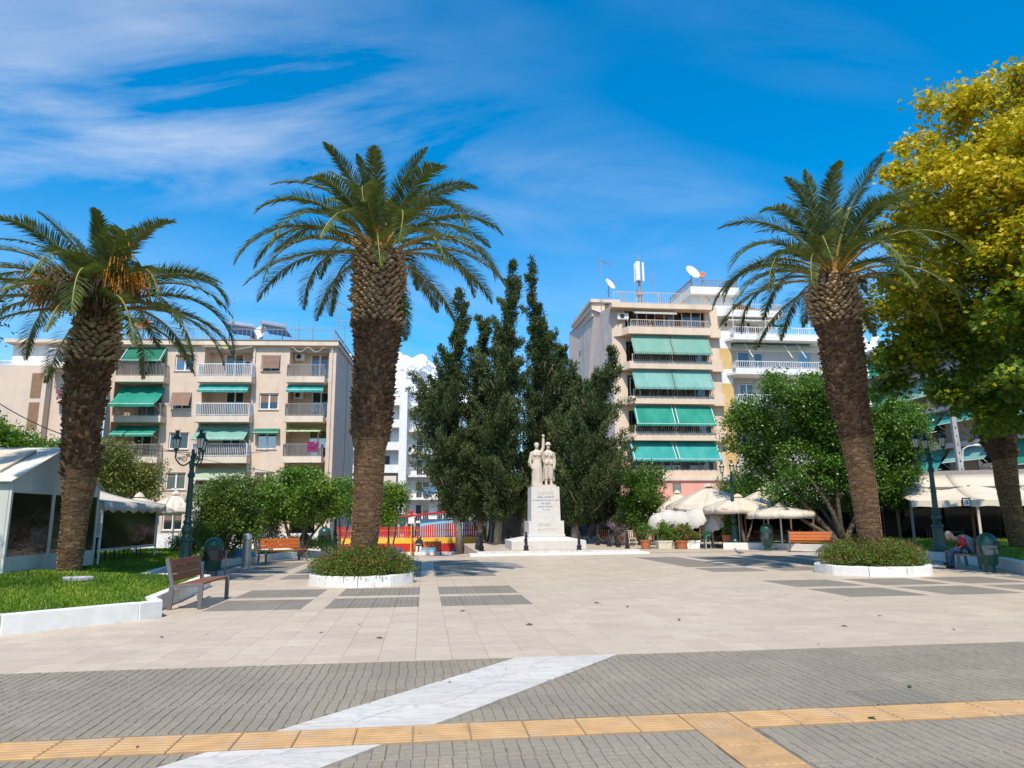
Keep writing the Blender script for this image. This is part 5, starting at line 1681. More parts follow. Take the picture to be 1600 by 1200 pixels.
# ---- orange trees, shrubs and other round trees
def round_tree(name, label, ub, Y, zb, blobs_px, n_cl, per, cr, L, W, lm, tips, r0, seed, bark='bark', group=None, up=.3, inner=.45, tops=None, squash=.8, cat='tree', vb=858, **kw):
    b0 = P(ub, vb, Y); b0.z = zb
    bl_ = [blob(*x[:2], Y, *x[2:4], b0, *(x[4:])) for x in blobs_px]
    tp = [P(u, v, Y) - b0 + Vector((0, dy, 0)) for u, v, dy in tips]
    return tree(name, label, b0, dict(name='crown', blobs=bl_, n_cl=n_cl, per=per, cr=cr, L=L, W=W, m=LM[lm], up=up, inner=inner, bright_top=tops, squash=squash, lump=9, **kw), tp, r0, bark, group, seed, cat)
og = 'orange trees around the plaza'
round_tree('orange_tree', 'wide orange tree left of the central palm behind the lamp', 470, 32, lz_l(-9.6, 32), [(440, 775, 46, 34), (492, 768, 42, 32), (475, 750, 36, 20), (425, 800, 28, 20), (515, 790, 30, 28), (470, 800, 40, 18)], 640, 42, .19, .12, .07, 'orange', [(440, 790, .3), (485, 790, -.4), (515, 800, .5)], .13, 31, group=og)
round_tree('orange_tree', 'orange tree with a slim trunk at the left edge of the second bench', 404, 29, lz_l(-10.4, 29), [(405, 790, 26, 26), (420, 770, 26, 24), (395, 815, 20, 14)], 170, 34, .18, .12, .07, 'orange', [(402, 800, .2), (418, 790, -.2)], .1, 32, group=og)
round_tree('orange_tree', 'orange tree half hidden behind the central palm, over the far lamp', 530, 42, lz_l(-10, 42), [(530, 770, 34, 28), (548, 785, 26, 26), (515, 795, 22, 20)], 280, 38, .24, .13, .08, 'orange', [(528, 790, .2), (545, 800, .3)], .11, 33, group=og)
round_tree('orange_tree', 'small orange tree with a thin trunk just right of the central palm', 607, 40, gz(-7, 40), [(612, 782, 27, 24), (606, 805, 24, 16), (622, 768, 18, 12)], 230, 34, .2, .12, .07, 'orange', [(606, 790, .1), (620, 790, -.2)], .08, 34, group=og, tops=lambda p: .16 * (p[:, 2] > 3.2))
round_tree('orange_tree', 'orange tree right of the cypresses beside the cream parasols', 1003, 43, 0, [(1000, 770, 38, 40), (1012, 748, 26, 24), (990, 800, 32, 28), (1020, 785, 24, 26)], 420, 44, .24, .13, .08, 'ficus', [(1000, 790, .2), (1015, 780, -.3), (988, 790, .2)], .14, 35, group=og)
round_tree('orange_tree', 'small tree behind the parasols, left of the big ficus', 1165, 46, 0, [(1160, 765, 34, 28), (1140, 770, 20, 18), (1185, 775, 24, 22)], 240, 34, .26, .14, .09, 'ficus', [(1160, 780, .2), (1180, 790, .3)], .12, 36, group=og)
round_tree('small_tree', 'thin dark-stemmed tree before the red playground fence', 757, 46, gz(-2, 46), [(735, 800, 30, 12), (752, 808, 22, 10), (715, 805, 16, 8)], 130, 26, .22, .12, .06, 'shrub', [(756, 820, .1), (735, 805, .2), (765, 800, .1)], .13, 37)
round_tree('shrub', 'big dense dark shrub right of the near left lamp post', 350, 26, lz_l(-11, 26), [(350, 815, 46, 44), (330, 780, 30, 28), (378, 775, 30, 34), (345, 760, 22, 16), (390, 820, 24, 30), (318, 830, 22, 26)], 720, 34, .17, .10, .05, 'shrub', [(340, 790, .2), (375, 780, -.2), (390, 810, .3), (325, 800, 0)], .1, 38, up=.4)
round_tree('shrub', 'low leafy shrub at the foot of the big one beside the tent', 300, 24.5, lz_l(-11.5, 24.5), [(303, 845, 26, 20), (285, 850, 18, 14)], 130, 28, .14, .09, .045, 'shrub', [(300, 845, 0), (288, 850, .1)], .04, 39)
round_tree('oleander', 'pale flowering oleander between the two orange trunks', 425, 33, lz_l(-10.5, 33), [(425, 815, 22, 18), (422, 835, 20, 14)], 150, 26, .18, .15, .03, 'oleander', [(425, 820, 0), (418, 825, .1)], .05, 40, up=.7, cat='shrub')
round_tree('hedge', 'low bright green hedge behind the second bench', 480, 33, lz_l(-9.4, 33), [(455, 847, 30, 8), (500, 848, 28, 8), (478, 846, 26, 9)], 190, 26, .13, .09, .04, 'orange', [(470, 850, 0), (490, 850, 0)], .03, 41, cat='hedge')
round_tree('small_tree', 'olive-toned bushy tree between the marquee and the beige block', 200, 34, .2, [(195, 735, 48, 36), (175, 715, 26, 24), (222, 750, 28, 28), (165, 745, 22, 24), (205, 770, 34, 16)], 480, 34, .26, .13, .06, 'olive', [(190, 750, .3), (215, 755, -.3), (170, 740, .2)], .16, 42)
round_tree('small_tree', 'green tree behind the marquee at the left edge', 20, 30, .2, [(10, 690, 40, 26), (45, 700, 40, 16), (-20, 680, 40, 34), (75, 702, 22, 10)], 330, 34, .26, .14, .07, 'orange', [(10, 710, .3), (45, 705, .2)], .15, 43)
# ---- ficus with many trunks on the right lawn
round_tree('ficus_tree', 'broad many-trunked ficus on the right lawn behind the bench', 1318, 35.0, lz_r(16.2, 35), [(1230, 650, 82, 60, 2.2, 1.2), (1300, 640, 70, 48), (1190, 690, 50, 58, 1.4, 2.5), (1258, 720, 80, 52, 2.2, .8), (1330, 690, 70, 60), (1390, 690, 52, 52), (1400, 650, 40, 34), (1215, 600, 30, 24), (1280, 600, 40, 20), (1182, 738, 28, 34, 1.0, 2.5), (1410, 735, 34, 32), (1350, 745, 44, 40), (1300, 745, 60, 36), (1235, 768, 40, 24, 1.2, .6), (1290, 775, 36, 20, 1.2, .8), (1395, 770, 30, 22), (1350, 785, 30, 20, 1.0, 1.2), (1160, 650, 22, 30, .8, 2.5)],
           2300, 46, .25, .14, .085, 'ficus', [(1225, 745, .4), (1250, 740, -.6), (1282, 730, .2), (1300, 720, -.5), (1322, 730, .6), (1345, 735, -.3), (1215, 790, -.5), (1275, 770, .8)], .22, 44, 'bark', up=.25, inner=.55, tops=lambda p: .12 * np.clip((p[:, 2] - 4) / 3, -1, 1), vb=850)
# ---- plane tree at the right edge
bp = Vector((17.6, 20.0, .3))
pb = []
for u, v, Y, ru, rv in ((1530, 200, 22.5, 95, 80), (1600, 230, 21, 110, 100), (1480, 290, 23, 90, 90), (1560, 330, 20.5, 120, 110), (1650, 330, 19, 130, 150), (1440, 400, 24, 80, 90), (1520, 450, 22, 120, 110), (1620, 480, 19.5, 120, 130), (1430, 500, 24.5, 70, 90), (1490, 560, 23, 90, 70), (1580, 590, 21, 100, 70), (1400, 570, 25, 45, 45), (1700, 420, 17.5, 140, 160), (1660, 580, 18, 110, 70), (1455, 160, 23, 30, 22), (1590, 150, 22, 50, 40), (1740, 250, 18, 120, 150), (1405, 225, 23.5, 24, 14), (1393, 265, 23.5, 18, 12), (1800, 480, 16.5, 150, 140), (1500, 620, 23, 60, 24), (1560, 640, 22.5, 50, 20)):
    pb.append(blob(u, v, Y, ru, rv, bp))
tree('plane_tree', 'large plane tree turning yellow at the top, filling the right edge', bp,
     dict(name='crown', blobs=pb, n_cl=1900, per=42, cr=.26, L=.155, W=.165, squash=.6, lump=11, m=LM['plane'], shape=PALMATE, up=-.1, inner=.6, out=.6, tint_spread=.35, bright_top=lambda p: np.clip((p[:, 2] - 7.0) / 6.5, -.16, .5)),
     [(1.2, -.6, 9.5), (-.6, .8, 10.0), (2.2, -1.4, 9.0), (.6, -1.8, 9.4)], .34, 'bark_grey', None, 51)
# ---- dark tree just out of frame on the left, a few sprays reach in
bt = Vector((-12.6, 11.2, .35))
tree('evergreen_tree', 'dark evergreen tree whose leaf sprays enter at the left edge', bt,
     dict(name='crown', blobs=[(0, 0, 5.2, 2.4, 2.4, 2.0), (1.6, .5, 5.4, 1.5, 1.3, 1.3), (-.8, -.6, 6.6, 1.8, 1.8, 1.4), (3.1, .6, 4.9, .75, .7, .62), (3.0, .5, 3.6, .3, .4, .25), (.8, -1.5, 6.4, 1.3, 1.2, 1.0)], n_cl=420, per=26, cr=.2, L=.11, W=.04, m=LM['dark'], up=.3),
     [(0, 0, 5.5), (1.8, .5, 5.0), (-1, -.6, 6.5), (2.8, .6, 4.6)], .2, 'bark', None, 52)
# ---- flowering bushes in the planters
M['bloom'] = leaf_mat('reddish_bloom', (0.20, 0.075, 0.03), (0.32, 0.09, 0.04), 0.3, .6, .2)
def planter_bush(label, c, rad, hgt, seed, u0, u1):
    t = thing('planter_bush', label, 'bush', (c[0], c[1], .2), 0, 'flowering bushes in the planters')
    bl_ = [(0, 0, hgt * .25, rad * .92, rad * .92, hgt * .62), (-rad * .5, -.1, hgt * .25, rad * .55, rad * .6, hgt * .5), (rad * .5, -.1, hgt * .25, rad * .55, rad * .6, hgt * .5), (0, -rad * .4, hgt * .2, rad * .7, rad * .6, hgt * .55)]
    keep = lambda p: (p[:, 2] > -.02) & (np.hypot(p[:, 0], p[:, 1]) > .35)
    link('foliage', crown_mesh('foliage', bl_, 1150, 26, .085, .055, .028, LM['bush'], seed, up=.6, inner=.55, keep=keep, tint_spread=.6, out=.5), t)
    r = np.random.default_rng(seed)
    cc, d = clumps(bl_, 420, r, .93)
    cc = cc[keep(cc) & (cc[:, 2] > .1)] ; n = len(cc)
    per = 5
    lp = np.repeat(cc, per, 0) + r.normal(size=(n * per, 3)) * .03 + np.array([0, 0, .05]); N = len(lp)
    o = link('flowers', leaf_mesh('flowers', lp, r.normal(size=(N, 3)) + [0, 0, .8], r.normal(size=(N, 3)), .032, .026, M['bloom'], r.random(N)), t); o['kind'] = 'stuff'
    q = MB()
    rr = random.Random(seed)
    for k in range(110):
        a, w = rr.uniform(0, 6.28), rr.uniform(.35, .95) * rad
        q.tube([(.35 * math.cos(a) * rr.uniform(.9, 1.8), .35 * math.sin(a) * rr.uniform(.9, 1.8), 0), (w * .8 * math.cos(a), w * .8 * math.sin(a), hgt * .5), (w * 1.04 * math.cos(a), w * 1.04 * math.sin(a), hgt * rr.uniform(.5, .95))], [.012, .008, .003], 4, 0, False)
    q.build('stems', M['bark'], t)['kind'] = 'stuff'
planter_bush('low flowering bush round the foot of the central palm', PL_L, 1.3, .85, 61, 0, 0)
planter_bush('low flowering bush round the foot of the leaning right palm', PL_R, 1.45, .85, 62, 0, 0)

# ================================================================ street furniture and smaller things
rng = random.Random(99)
# ---- lamps with three lanterns
def lantern(par, at_):
    loc = (0, 0, 0)
    q = MB(); q.lathe([(.085, 0), (.10, .02), (.10, .05), (.16, .44)], loc, 6, caps=False)
    gq = q
    q = MB()
    for k in range(6):
        a = 2 * math.pi * k / 6
        q.bar((loc[0] + .102 * math.cos(a), loc[1] + .102 * math.sin(a), loc[2] + .05), (loc[0] + .163 * math.cos(a), loc[1] + .163 * math.sin(a), loc[2] + .44), .018, .018)
    q.lathe([(.02, -.14), (.045, -.11), (.03, -.06), (.11, 0), (.11, .05), (.09, .06)], loc, 6)
    q.lathe([(.15, .43), (.20, .44), (.20, .47), (.17, .50), (.11, .60), (.075, .64), (.085, .66), (.085, .70), (.04, .72)], loc, 6)
    q.lathe([(.05, .70), (.085, .80), (.08, .80), (.03, .72)], loc, 6)
    for k in range(6):
        a = 2 * math.pi * k / 6
        q.bar((loc[0] + .06 * math.cos(a), loc[1] + .06 * math.sin(a), loc[2] + .74), (loc[0] + .10 * math.cos(a), loc[1] + .10 * math.sin(a), loc[2] + .85), .03, .015)
        q.ball((loc[0] + .19 * math.cos(a), loc[1] + .19 * math.sin(a), loc[2] + .49), .022, n=6, k=4)
    q.ball((loc[0], loc[1], loc[2] + .25), .03, .03, .09, 6, 5)
    o = q.build('lantern', M['lamp_green'], par)
    o.location = at_; o.scale = (.68, .68, .68)
    gq.build('lantern_glass', M['lamp_glass'], o)
    return o
def lamp(label, loc, rz, sc=1.0):
    t = thing('street_lamp', label, 'street lamp', loc, rz, 'three-lantern street lamps', sc)
    q = MB()
    q.lathe([(.26, 0), (.26, .05), (.22, .08), (.22, .12), (.185, .2), (.165, .45), (.16, .75), (.19, .78), (.19, .84), (.15, .88), (.11, .95), (.12, 1.0), (.155, 1.06), (.155, 1.14), (.11, 1.22), (.10, 1.26), (.125, 1.29), (.125, 1.33), (.09, 1.38)], n=16)
    q.build('base', M['lamp_green'], t, smooth=False)
    q = MB(); q.lathe([(.088, 1.38), (.082, 1.9), (.095, 1.92), (.095, 1.96), (.08, 1.98), (.07, 2.55), (.10, 2.6), (.105, 2.66), (.075, 2.7), (.06, 2.8), (.085, 2.95), (.05, 3.1), (.07, 3.14), (.045, 3.2), (.04, 3.38)], n=14)
    q.build('pole', M['lamp_green'], t)
    for k in range(3):
        a = R(90 + 120 * k)
        q = MB()
        ca, sa = math.cos(a), math.sin(a)
        q.tube([(.05 * ca, .05 * sa, 3.04)] + [((.05 + .40 * s) * ca, (.05 + .40 * s) * sa, 3.04 - .16 * math.sin(math.pi * s * .9) + .12 * s ** 2) for s in (.15, .3, .45, .6, .75, .88, 1)], .022, 6)
        q.tube([(.45 * ca, .45 * sa, 3.12), (.45 * ca, .45 * sa, 3.28)], .025, 6)
        for cs, cr_, z0 in ((.22, .09, 3.09), (.34, .055, 3.10), (.12, .06, 3.2)):
            q.tube([((cs + cr_ * (1 - i / 22) * math.cos(i * .55)) * ca, (cs + cr_ * (1 - i / 22) * math.cos(i * .55)) * sa, z0 + cr_ * (1 - i / 22) * math.sin(i * .55)) for i in range(18)], .012, 5)
        q.build('bracket', M['lamp_green'], t)
        lantern(t, (.45 * ca, .45 * sa, 3.36))
    return t
def at(u, Y, z=0.0, v=810):
    return Vector((X(u, Y, v), Y, z))
lamp('dark green three-lantern lamp on the left lawn behind the near bench', at(290, 20.6, lz_l(-9.5, 20.6), 860), R(-12), 1.0)
lamp('three-lantern lamp behind the second bench before the orange trees', at(475, 33, lz_l(-9.5, 33) - .1, 850), R(-75), 1.0)
lamp('farthest three-lantern lamp, just left of the central palm', at(523, 43, lz_l(-10, 43) - .1, 850), R(-75), .97)
lamp('three-lantern lamp on the right lawn beside the seated man', at(1468, 25.6, lz_r(15.5, 25.6), 850), R(-20), 1.08)
lamp('three-lantern lamp before the cream parasols', at(1149, 36.9, .27, 850), R(-70), 1.06)

# ---- benches
def bench(label, loc, rz, wood, L=1.75):
    """local x runs along the seat, the sitter looks towards -y"""
    t = thing('park_bench', label, 'bench', loc, rz, 'slatted park benches')
    for i in range(5):
        q = MB(); q.bx(-L / 2, L / 2, -.045, .045, -.018, .018); o = q.build('seat_slat', M[wood], t, bevel=.006); o.location = (0, -.40 + .105 * i, .445 - .008 * i)
    for i in range(3):
        q = MB(); q.bx(-L / 2, L / 2, -.015, .015, -.062, .062); o = q.build('back_slat', M[wood], t, bevel=.006); o.location = (0, .10 + .022 * i, .56 + .135 * i); o.rotation_euler = (R(-10), 0, 0)
    for s in (-1, 1):
        x = s * (L / 2 + .03)
        q = MB()
        q.bar((x, -.44, 0), (x, -.44, .46), .055, .075, up=(0, 1, 0)); q.build('leg', M['bench_grey'], t, bevel=.005)
        q = MB(); q.bar((x, .10, 0), (x, .07, .45), .055, .085, up=(0, 1, 0)); q.bar((x, .07, .44), (x, .19, .92), .055, .07, up=(0, 1, 0)); q.build('leg', M['bench_grey'], t, bevel=.005)
        q = MB(); q.bar((x, -.46, .44), (x, .09, .405), .057, .06, up=(1, 0, 0)); q.build('seat_rail', M['bench_grey'], t, bevel=.005)
    return t
b1 = E(*EI(-6.33, 14.45))
b1b = bench('red-brown slatted bench nearest the camera against the left kerb', b1, ROT + R(90), 'wood_red')
G2 = G(438, 877)
bench('orange-brown slatted bench by the ash bin on the left', (G2.x, G2.y, 0), R(50), 'wood_orange', 1.75)
G3 = G(1268, 862)
bench('bright orange bench before the ficus tree on the right', (G3.x, G3.y, 0), R(-22), 'wood_orange', 1.75)
G4 = G(1497, 887)
GB4 = Vector((13.99, 22.45, 0))
man_bench = bench('dark slatted bench on the right that the man sits on', GB4, R(-110), 'wood_red', 1.6)
YW = 47.5
bench('orange bench before the striped playground wall, woman sitting on it', (X(668, YW), YW, gz(X(668, YW), YW)), R(3), 'wood_orange', 1.7)

# ---- litter bins
def bin_(label, loc, rz, bag, sc=1.0):
    t = thing('litter_bin', label, 'bin', loc, rz, 'green domed litter bins', sc)
    q = MB(); q.lathe([(.14, 0), (.14, .22)], n=14); q.build('foot', M['bench_grey'] if bag == 'bag_black' else M['bin_green'], t)
    q = MB(); q.lathe([(.18, .2), (.22, .22), (.235, .66), (.25, .68)], n=20); q.build('body', M['bin_green'], t, smooth=True)
    q = MB(); q.lathe([(.262, .68), (.27, .72), (.262, .86), (.235, .96), (.17, 1.04), (.08, 1.085), (.01, 1.095)], n=20)
    d = q.build('dome_lid', M['bin_green'], t, smooth=True)
    q = MB(); q.bx(-.13, .13, -.268, -.2, .74, .87); q.build('opening', M['inside'], d)
    q = MB()
    q.lathe([(.268, .48), (.276, .56), (.272, .64), (.28, .70), (.274, .745)], n=32, caps=False, wob=lambda a, z: .035 * math.sin(a * 5 + z * 9) + .02 * math.sin(a * 11 + 1))
    q.build('bin_liner', M[bag], t, smooth=True)
    if bag == 'bag_black':
        q = MB(); q.bar((.33, .05, 0), (.33, .05, .75), .05, .05); q.bar((.33, .05, .7), (.24, .03, .7), .03, .03); q.build('post', M['bench_grey'], t)
    return t
gb = G(331, 903)
bin_('green domed litter bin with black bag beside the nearest bench', (gb.x, gb.y, 0), R(20), 'bag_black', 1.03)
gb = G(506, 864)
bin_('dark litter bin with black bag left of the central palm', (gb.x, gb.y, 0), R(20), 'bag_black', 1.15)
gb = G(1200, 860)
bin_('green litter bin with clear bag before the parasols', (gb.x, gb.y, 0), R(0), 'bag_clear', 1.15)
gb = G(1548, 894)
bin_('green litter bin with clear bag at the right edge beside the man', (gb.x, gb.y, 0), R(30), 'bag_clear', 1.0)
# ---- perforated ash bin
ga = G(384, 889)
t = thing('ash_bin', 'perforated steel ash bin standing before the left lawn', 'ash bin', (ga.x, ga.y, 0), R(10))
q = MB(); q.bx(-.3, .3, -.2, .2, 0, .05); q.build('base_plate', M['concrete'], t, bevel=.01)
q = MB(); q.lathe([(.15, .05), (.15, .92)], n=20)
body = q.build('body', M['steel'], t, smooth=False)
q = MB()
for j in range(18):
    for i in range(22):
        a = 2 * math.pi * (i + .5 * (j % 2)) / 22; z = .12 + .042 * j
        c, s = math.cos(a), math.sin(a)
        p = Vector((.1512 * c, .1512 * s, z)); d = Vector((-s, c, 0)) * .011; u_ = Vector((0, 0, .011))
        q.add([p - d, p - u_, p + d, p + u_], [(0, 1, 2, 3)])
q.build('perforation', M['inside'], body)
q = MB(); q.lathe([(.15, .93), (.155, 1.0), (.155, 1.12), (.13, 1.16), (.05, 1.17)], n=20); hd = q.build('hood', M['steel'], t, smooth=False)
q = MB(); q.lathe([(.0, 0), (.085, .0), (.085, .02)], n=14); o = q.build('hood_disc', M['ac'], hd); o.location = (.07, -.15, 1.05); o.rotation_euler = (R(90), 0, R(20))

# ---- monument
MA, MBb = 5.75, 34.6
mon = E(MA, MBb)
plat = MB()
plat_pts = [(2.3, 31.9), (9.7, 31.9), (9.7, 43), (2.3, 43)]
pe = [E(a, b_) for a, b_ in plat_pts]
plat.prism([(p.x, p.y) for p in pe], -1.0, .17)
plt_ = plat.build('platform', M['marble'], None, bevel=.01)
structure(plt_, 'low pale stone platform round the monument')
pe2 = [E(a, b_) for a, b_ in ((2.0, 31.55), (10.0, 31.55), (10.0, 32.6), (2.0, 32.6))]
q = MB(); q.prism([(p.x, p.y) for p in pe2], -.2, .085); q.build('platform_step', M['whitewash'], plt_, bevel=.01)
for k in range(12):
    a0 = 2.32 + 7.36 * k / 12
    pk = [E(a, b_) for a, b_ in ((a0 + .003, 31.88), (a0 + .61, 31.88), (a0 + .61, 32.3), (a0 + .003, 32.3))]
    q = MB(); q.prism([(p.x, p.y) for p in pk], .0, .176 + .002 * (k % 3)); q.build('edge_stone', M['marble_white'], plt_, bevel=.006)
t = thing('monument', 'white marble pedestal with inscription and wide stepped plinth in mid plaza', 'monument', (mon.x, mon.y, .17), ROT)
q = MB()
q.add([(-1.75, -1.4, 0), (1.75, -1.4, 0), (1.75, 1.4, 0), (-1.75, 1.4, 0), (-1.75, -1.4, .40), (1.75, -1.4, .40), (1.75, 1.4, .40), (-1.75, 1.4, .40), (-.95, -.8, .56), (.95, -.8, .56), (.95, .8, .56), (-.95, .8, .56)],
      [(0, 1, 5, 4), (1, 2, 6, 5), (2, 3, 7, 6), (3, 0, 4, 7), (4, 5, 9, 8), (5, 6, 10, 9), (6, 7, 11, 10), (7, 4, 8, 11), (8, 9, 10, 11), (3, 2, 1, 0)])
q.build('plinth', M['marble_mon'], t, bevel=.012)
q = MB(); q.bx(-.89, .89, -.78, .78, .56, .68); q.build('plinth_moulding', M['marble_mon'], t, bevel=.02)
q = MB(); q.bx(-.85, .85, -.74, .74, .68, 1.30); q.build('lower_block', M['marble_mon'], t, bevel=.012)
q = MB(); q.add([(-.71, -.62, 1.30), (.71, -.62, 1.30), (.71, .62, 1.30), (-.71, .62, 1.30), (-.68, -.59, 2.92), (.68, -.59, 2.92), (.68, .59, 2.92), (-.68, .59, 2.92)], [(0, 1, 5, 4), (1, 2, 6, 5), (2, 3, 7, 6), (3, 0, 4, 7), (4, 5, 6, 7), (3, 2, 1, 0)])
q.build('shaft', M['marble_mon'], t, bevel=.01)
def text(par, s, size, loc, m, rot=(R(90), 0, 0), ext=.003, name='lettering'):
    c = bpy.data.curves.new(name, 'FONT')
    c.body = s; c.size = size; c.align_x = 'CENTER'; c.align_y = 'CENTER'; c.extrude = ext
    c.materials.append(M[m])
    tmp = bpy.data.objects.new(name, c)
    COL.objects.link(tmp)
    bpy.context.view_layer.update()
    me = bpy.data.meshes.new_from_object(tmp.evaluated_get(bpy.context.evaluated_depsgraph_get()))
    bpy.data.objects.remove(tmp)
    o = link(name, me, par)
    o.location = loc; o.rotation_euler = rot
    return o
for s, sz, z, m in (('Ο ΔΗΜΟΣ', .16, 2.62, 'marble_white'), ('ΗΡΩΩΝ  ΑΓΩΝΙΣΤΩΝ', .085, 2.42, 'letter'), ('ΤΗΣ ΕΘΝΙΚΗΣ ΑΝΤΙΣΤΑΣΗΣ ΤΟΥ ΛΑΟΥ', .068, 2.27, 'letter'), ('ΤΗΣ  ΠΟΛΗΣ', .08, 2.12, 'letter'), ('ΑΙΩΝΙΑ Η ΜΝΗΜΗ', .08, 1.97, 'letter'), ('1941    1944', .07, 1.83, 'letter')):
    text(t, s, sz, (0, -.6 - .0185 * (2.92 - z), z), m, (R(90 - 1.06), 0, 0))
text(t, 'ΕΘΝΙΚΗ', .17, (-.1, -.743, 1.12), 'letter_stone'); text(t, 'ΑΝΤΙΣΤΑΣΗ', .17, (.05, -.743, .88), 'letter_stone')
# ---- statue: two figures, carved from one block
st = thing('statue', 'pale marble statue of a robed figure and a helmeted soldier on the pedestal', 'statue', mon + Vector((0, 0, 3.09)), ROT)
q = MB(); q.bx(-.56, .56, -.42, .42, 0, .10); q.build('base_slab', M['statue'], st, bevel=.02)
def carve(q, name, par, m, vox=.022, smooth=4):
    o = q.build(name, m, par, smooth=True)
    rm_ = o.modifiers.new('remesh', 'REMESH'); rm_.mode = 'VOXEL'; rm_.voxel_size = vox; rm_.use_smooth_shade = True
    sm_ = o.modifiers.new('smooth', 'SMOOTH'); sm_.iterations = smooth; sm_.factor = .5
    return o
q = MB()
cxx = -.30
fold = lambda a, z: .055 * math.sin(a * 9 + z * .8) * max(0, 1 - z / 1.3) + .02 * math.sin(a * 14)
q.lathe([(.27, .08), (.255, .3), (.25, .6), (.245, .9), (.215, 1.18), (.185, 1.26)], (cxx, 0, 0), 48, sx=1.05, sy=.8, wob=fold)
q.lathe([(.19, 1.22), (.20, 1.3), (.215, 1.45), (.25, 1.62), (.235, 1.73), (.12, 1.79), (.075, 1.82), (.07, 1.95)], (cxx, 0, 0), 24, sx=1.1, sy=.72)
q.lathe([(.20, 1.235), (.205, 1.26), (.20, 1.285)], (cxx, 0, 0), 24, sx=1.1, sy=.8)
for s in (-1, 1):
    q.ball((cxx + s * .09, -.13, 1.56), .095, .08, .085)
q.ball((cxx, -.01, 2.03), .105, .125, .15); q.ball((cxx, .03, 2.07), .135, .135, .125); q.ball((cxx, -.125, 2.01), .022, .03, .035); q.ball((cxx, -.10, 1.93), .055, .05, .04); q.ball((cxx, -.1, 2.075), .075, .04, .02)
q.tube([(cxx - .25, .0, 1.70), (cxx - .32, -.02, 1.42), (cxx - .34, -.06, 1.2), (cxx - .28, -.12, 1.02)], [.085, .075, .062, .05], 10); q.ball((cxx - .27, -.13, .95), .05, .045, .085)
for k in range(4):
    q.tube([(cxx - .27 + .015 * k, -.14 - .01 * (k % 2), .93), (cxx - .26 + .017 * k, -.15, .85)], .014, 6)
q.tube([(cxx - .34, .02, 1.4), (cxx - .36, .03, 1.2), (cxx - .34, .05, .98)], [.06, .09, .04], 8)
q.tube([(cxx + .23, .0, 1.70), (cxx + .32, .0, 1.92), (cxx + .33, -.02, 2.2), (cxx + .33, -.03, 2.4)], [.09, .085, .075, .06], 10)
q.ball((cxx + .33, -.03, 2.5), .075, .07, .085)
for k in range(4):
    q.tube([(cxx + .275 + .037 * k, -.09, 2.53), (cxx + .275 + .037 * k, -.11, 2.49), (cxx + .28 + .035 * k, -.09, 2.46)], .022, 6)
q.tube([(cxx + .26, -.06, 2.48), (cxx + .31, -.115, 2.50), (cxx + .35, -.115, 2.50)], .02, 6)
q.tube([(cxx - .1, -.1, .1), (cxx - .1, -.26, .1)], [.07, .05], 8); q.tube([(cxx + .1, -.08, .1), (cxx + .12, -.25, .1)], [.07, .05], 8)
carve(q, 'robed_figure', st, M['statue'])
q = MB()
cxx = .27
for s in (-1, 1):
    q.tube([(cxx + s * .11, 0, 1.2), (cxx + s * .12, -.02, .95), (cxx + s * .12, -.03, .66), (cxx + s * .12, -.01, .58), (cxx + s * .125, 0, .38)], [.135, .13, .105, .11, .10], 12)
    q.tube([(cxx + s * .125, .0, .42), (cxx + s * .125, .0, .12)], [.075, .07], 10)
    q.tube([(cxx + s * .125, .04, .13), (cxx + s * .14, -.22, .12)], [.075, .06], 8)
q.lathe([(.21, 1.12), (.225, 1.2), (.20, 1.27), (.215, 1.4), (.25, 1.6), (.245, 1.71), (.13, 1.78), (.08, 1.81), (.075, 1.93)], (cxx, 0, 0), 24, sx=1.05, sy=.72)
q.lathe([(.215, 1.25), (.225, 1.275), (.215, 1.30)], (cxx, 0, 0), 24, sx=1.05, sy=.8)
for s in (-1, 1):
    q.bx(cxx + s * .12 - .055, cxx + s * .12 + .055, -.2, -.1, 1.5, 1.62); q.bx(cxx + s * .14 - .06, cxx + s * .14 + .06, -.21, -.1, 1.1, 1.24)
q.ball((cxx, -.01, 2.0), .10, .12, .145); q.ball((cxx, -.12, 1.98), .02, .03, .035); q.ball((cxx, -.095, 1.9), .055, .05, .04)
q.lathe([(.165, 2.055), (.17, 2.07), (.135, 2.09), (.125, 2.15), (.085, 2.2), (.02, 2.22)], (cxx, 0, 0), 20, sx=1.0, sy=1.12)
q.tube([(cxx + .24, .0, 1.68), (cxx + .3, -.0, 1.4), (cxx + .31, -.04, 1.18), (cxx + .29, -.08, 1.0)], [.09, .078, .065, .05], 10); q.ball((cxx + .285, -.09, .94), .045, .045, .08)
for k in range(4):
    q.tube([(cxx + .27 + .012 * k, -.1, .92), (cxx + .265 + .014 * k, -.11, .83)], .014, 6)
q.tube([(cxx - .22, .02, 1.68), (cxx - .26, .05, 1.45), (cxx - .22, .02, 1.2)], [.09, .08, .06], 10)
q.add([(cxx - .3, .16, .3), (cxx + .34, .16, .3), (cxx + .27, .1, 1.68), (cxx - .2, .1, 1.68), (cxx - .3, .26, .3), (cxx + .34, .26, .3), (cxx + .27, .2, 1.68), (cxx - .2, .2, 1.68)], [(0, 1, 2, 3), (7, 6, 5, 4), (0, 4, 5, 1), (1, 5, 6, 2), (2, 6, 7, 3), (3, 7, 4, 0)])
carve(q, 'soldier_figure', st, M['statue'])

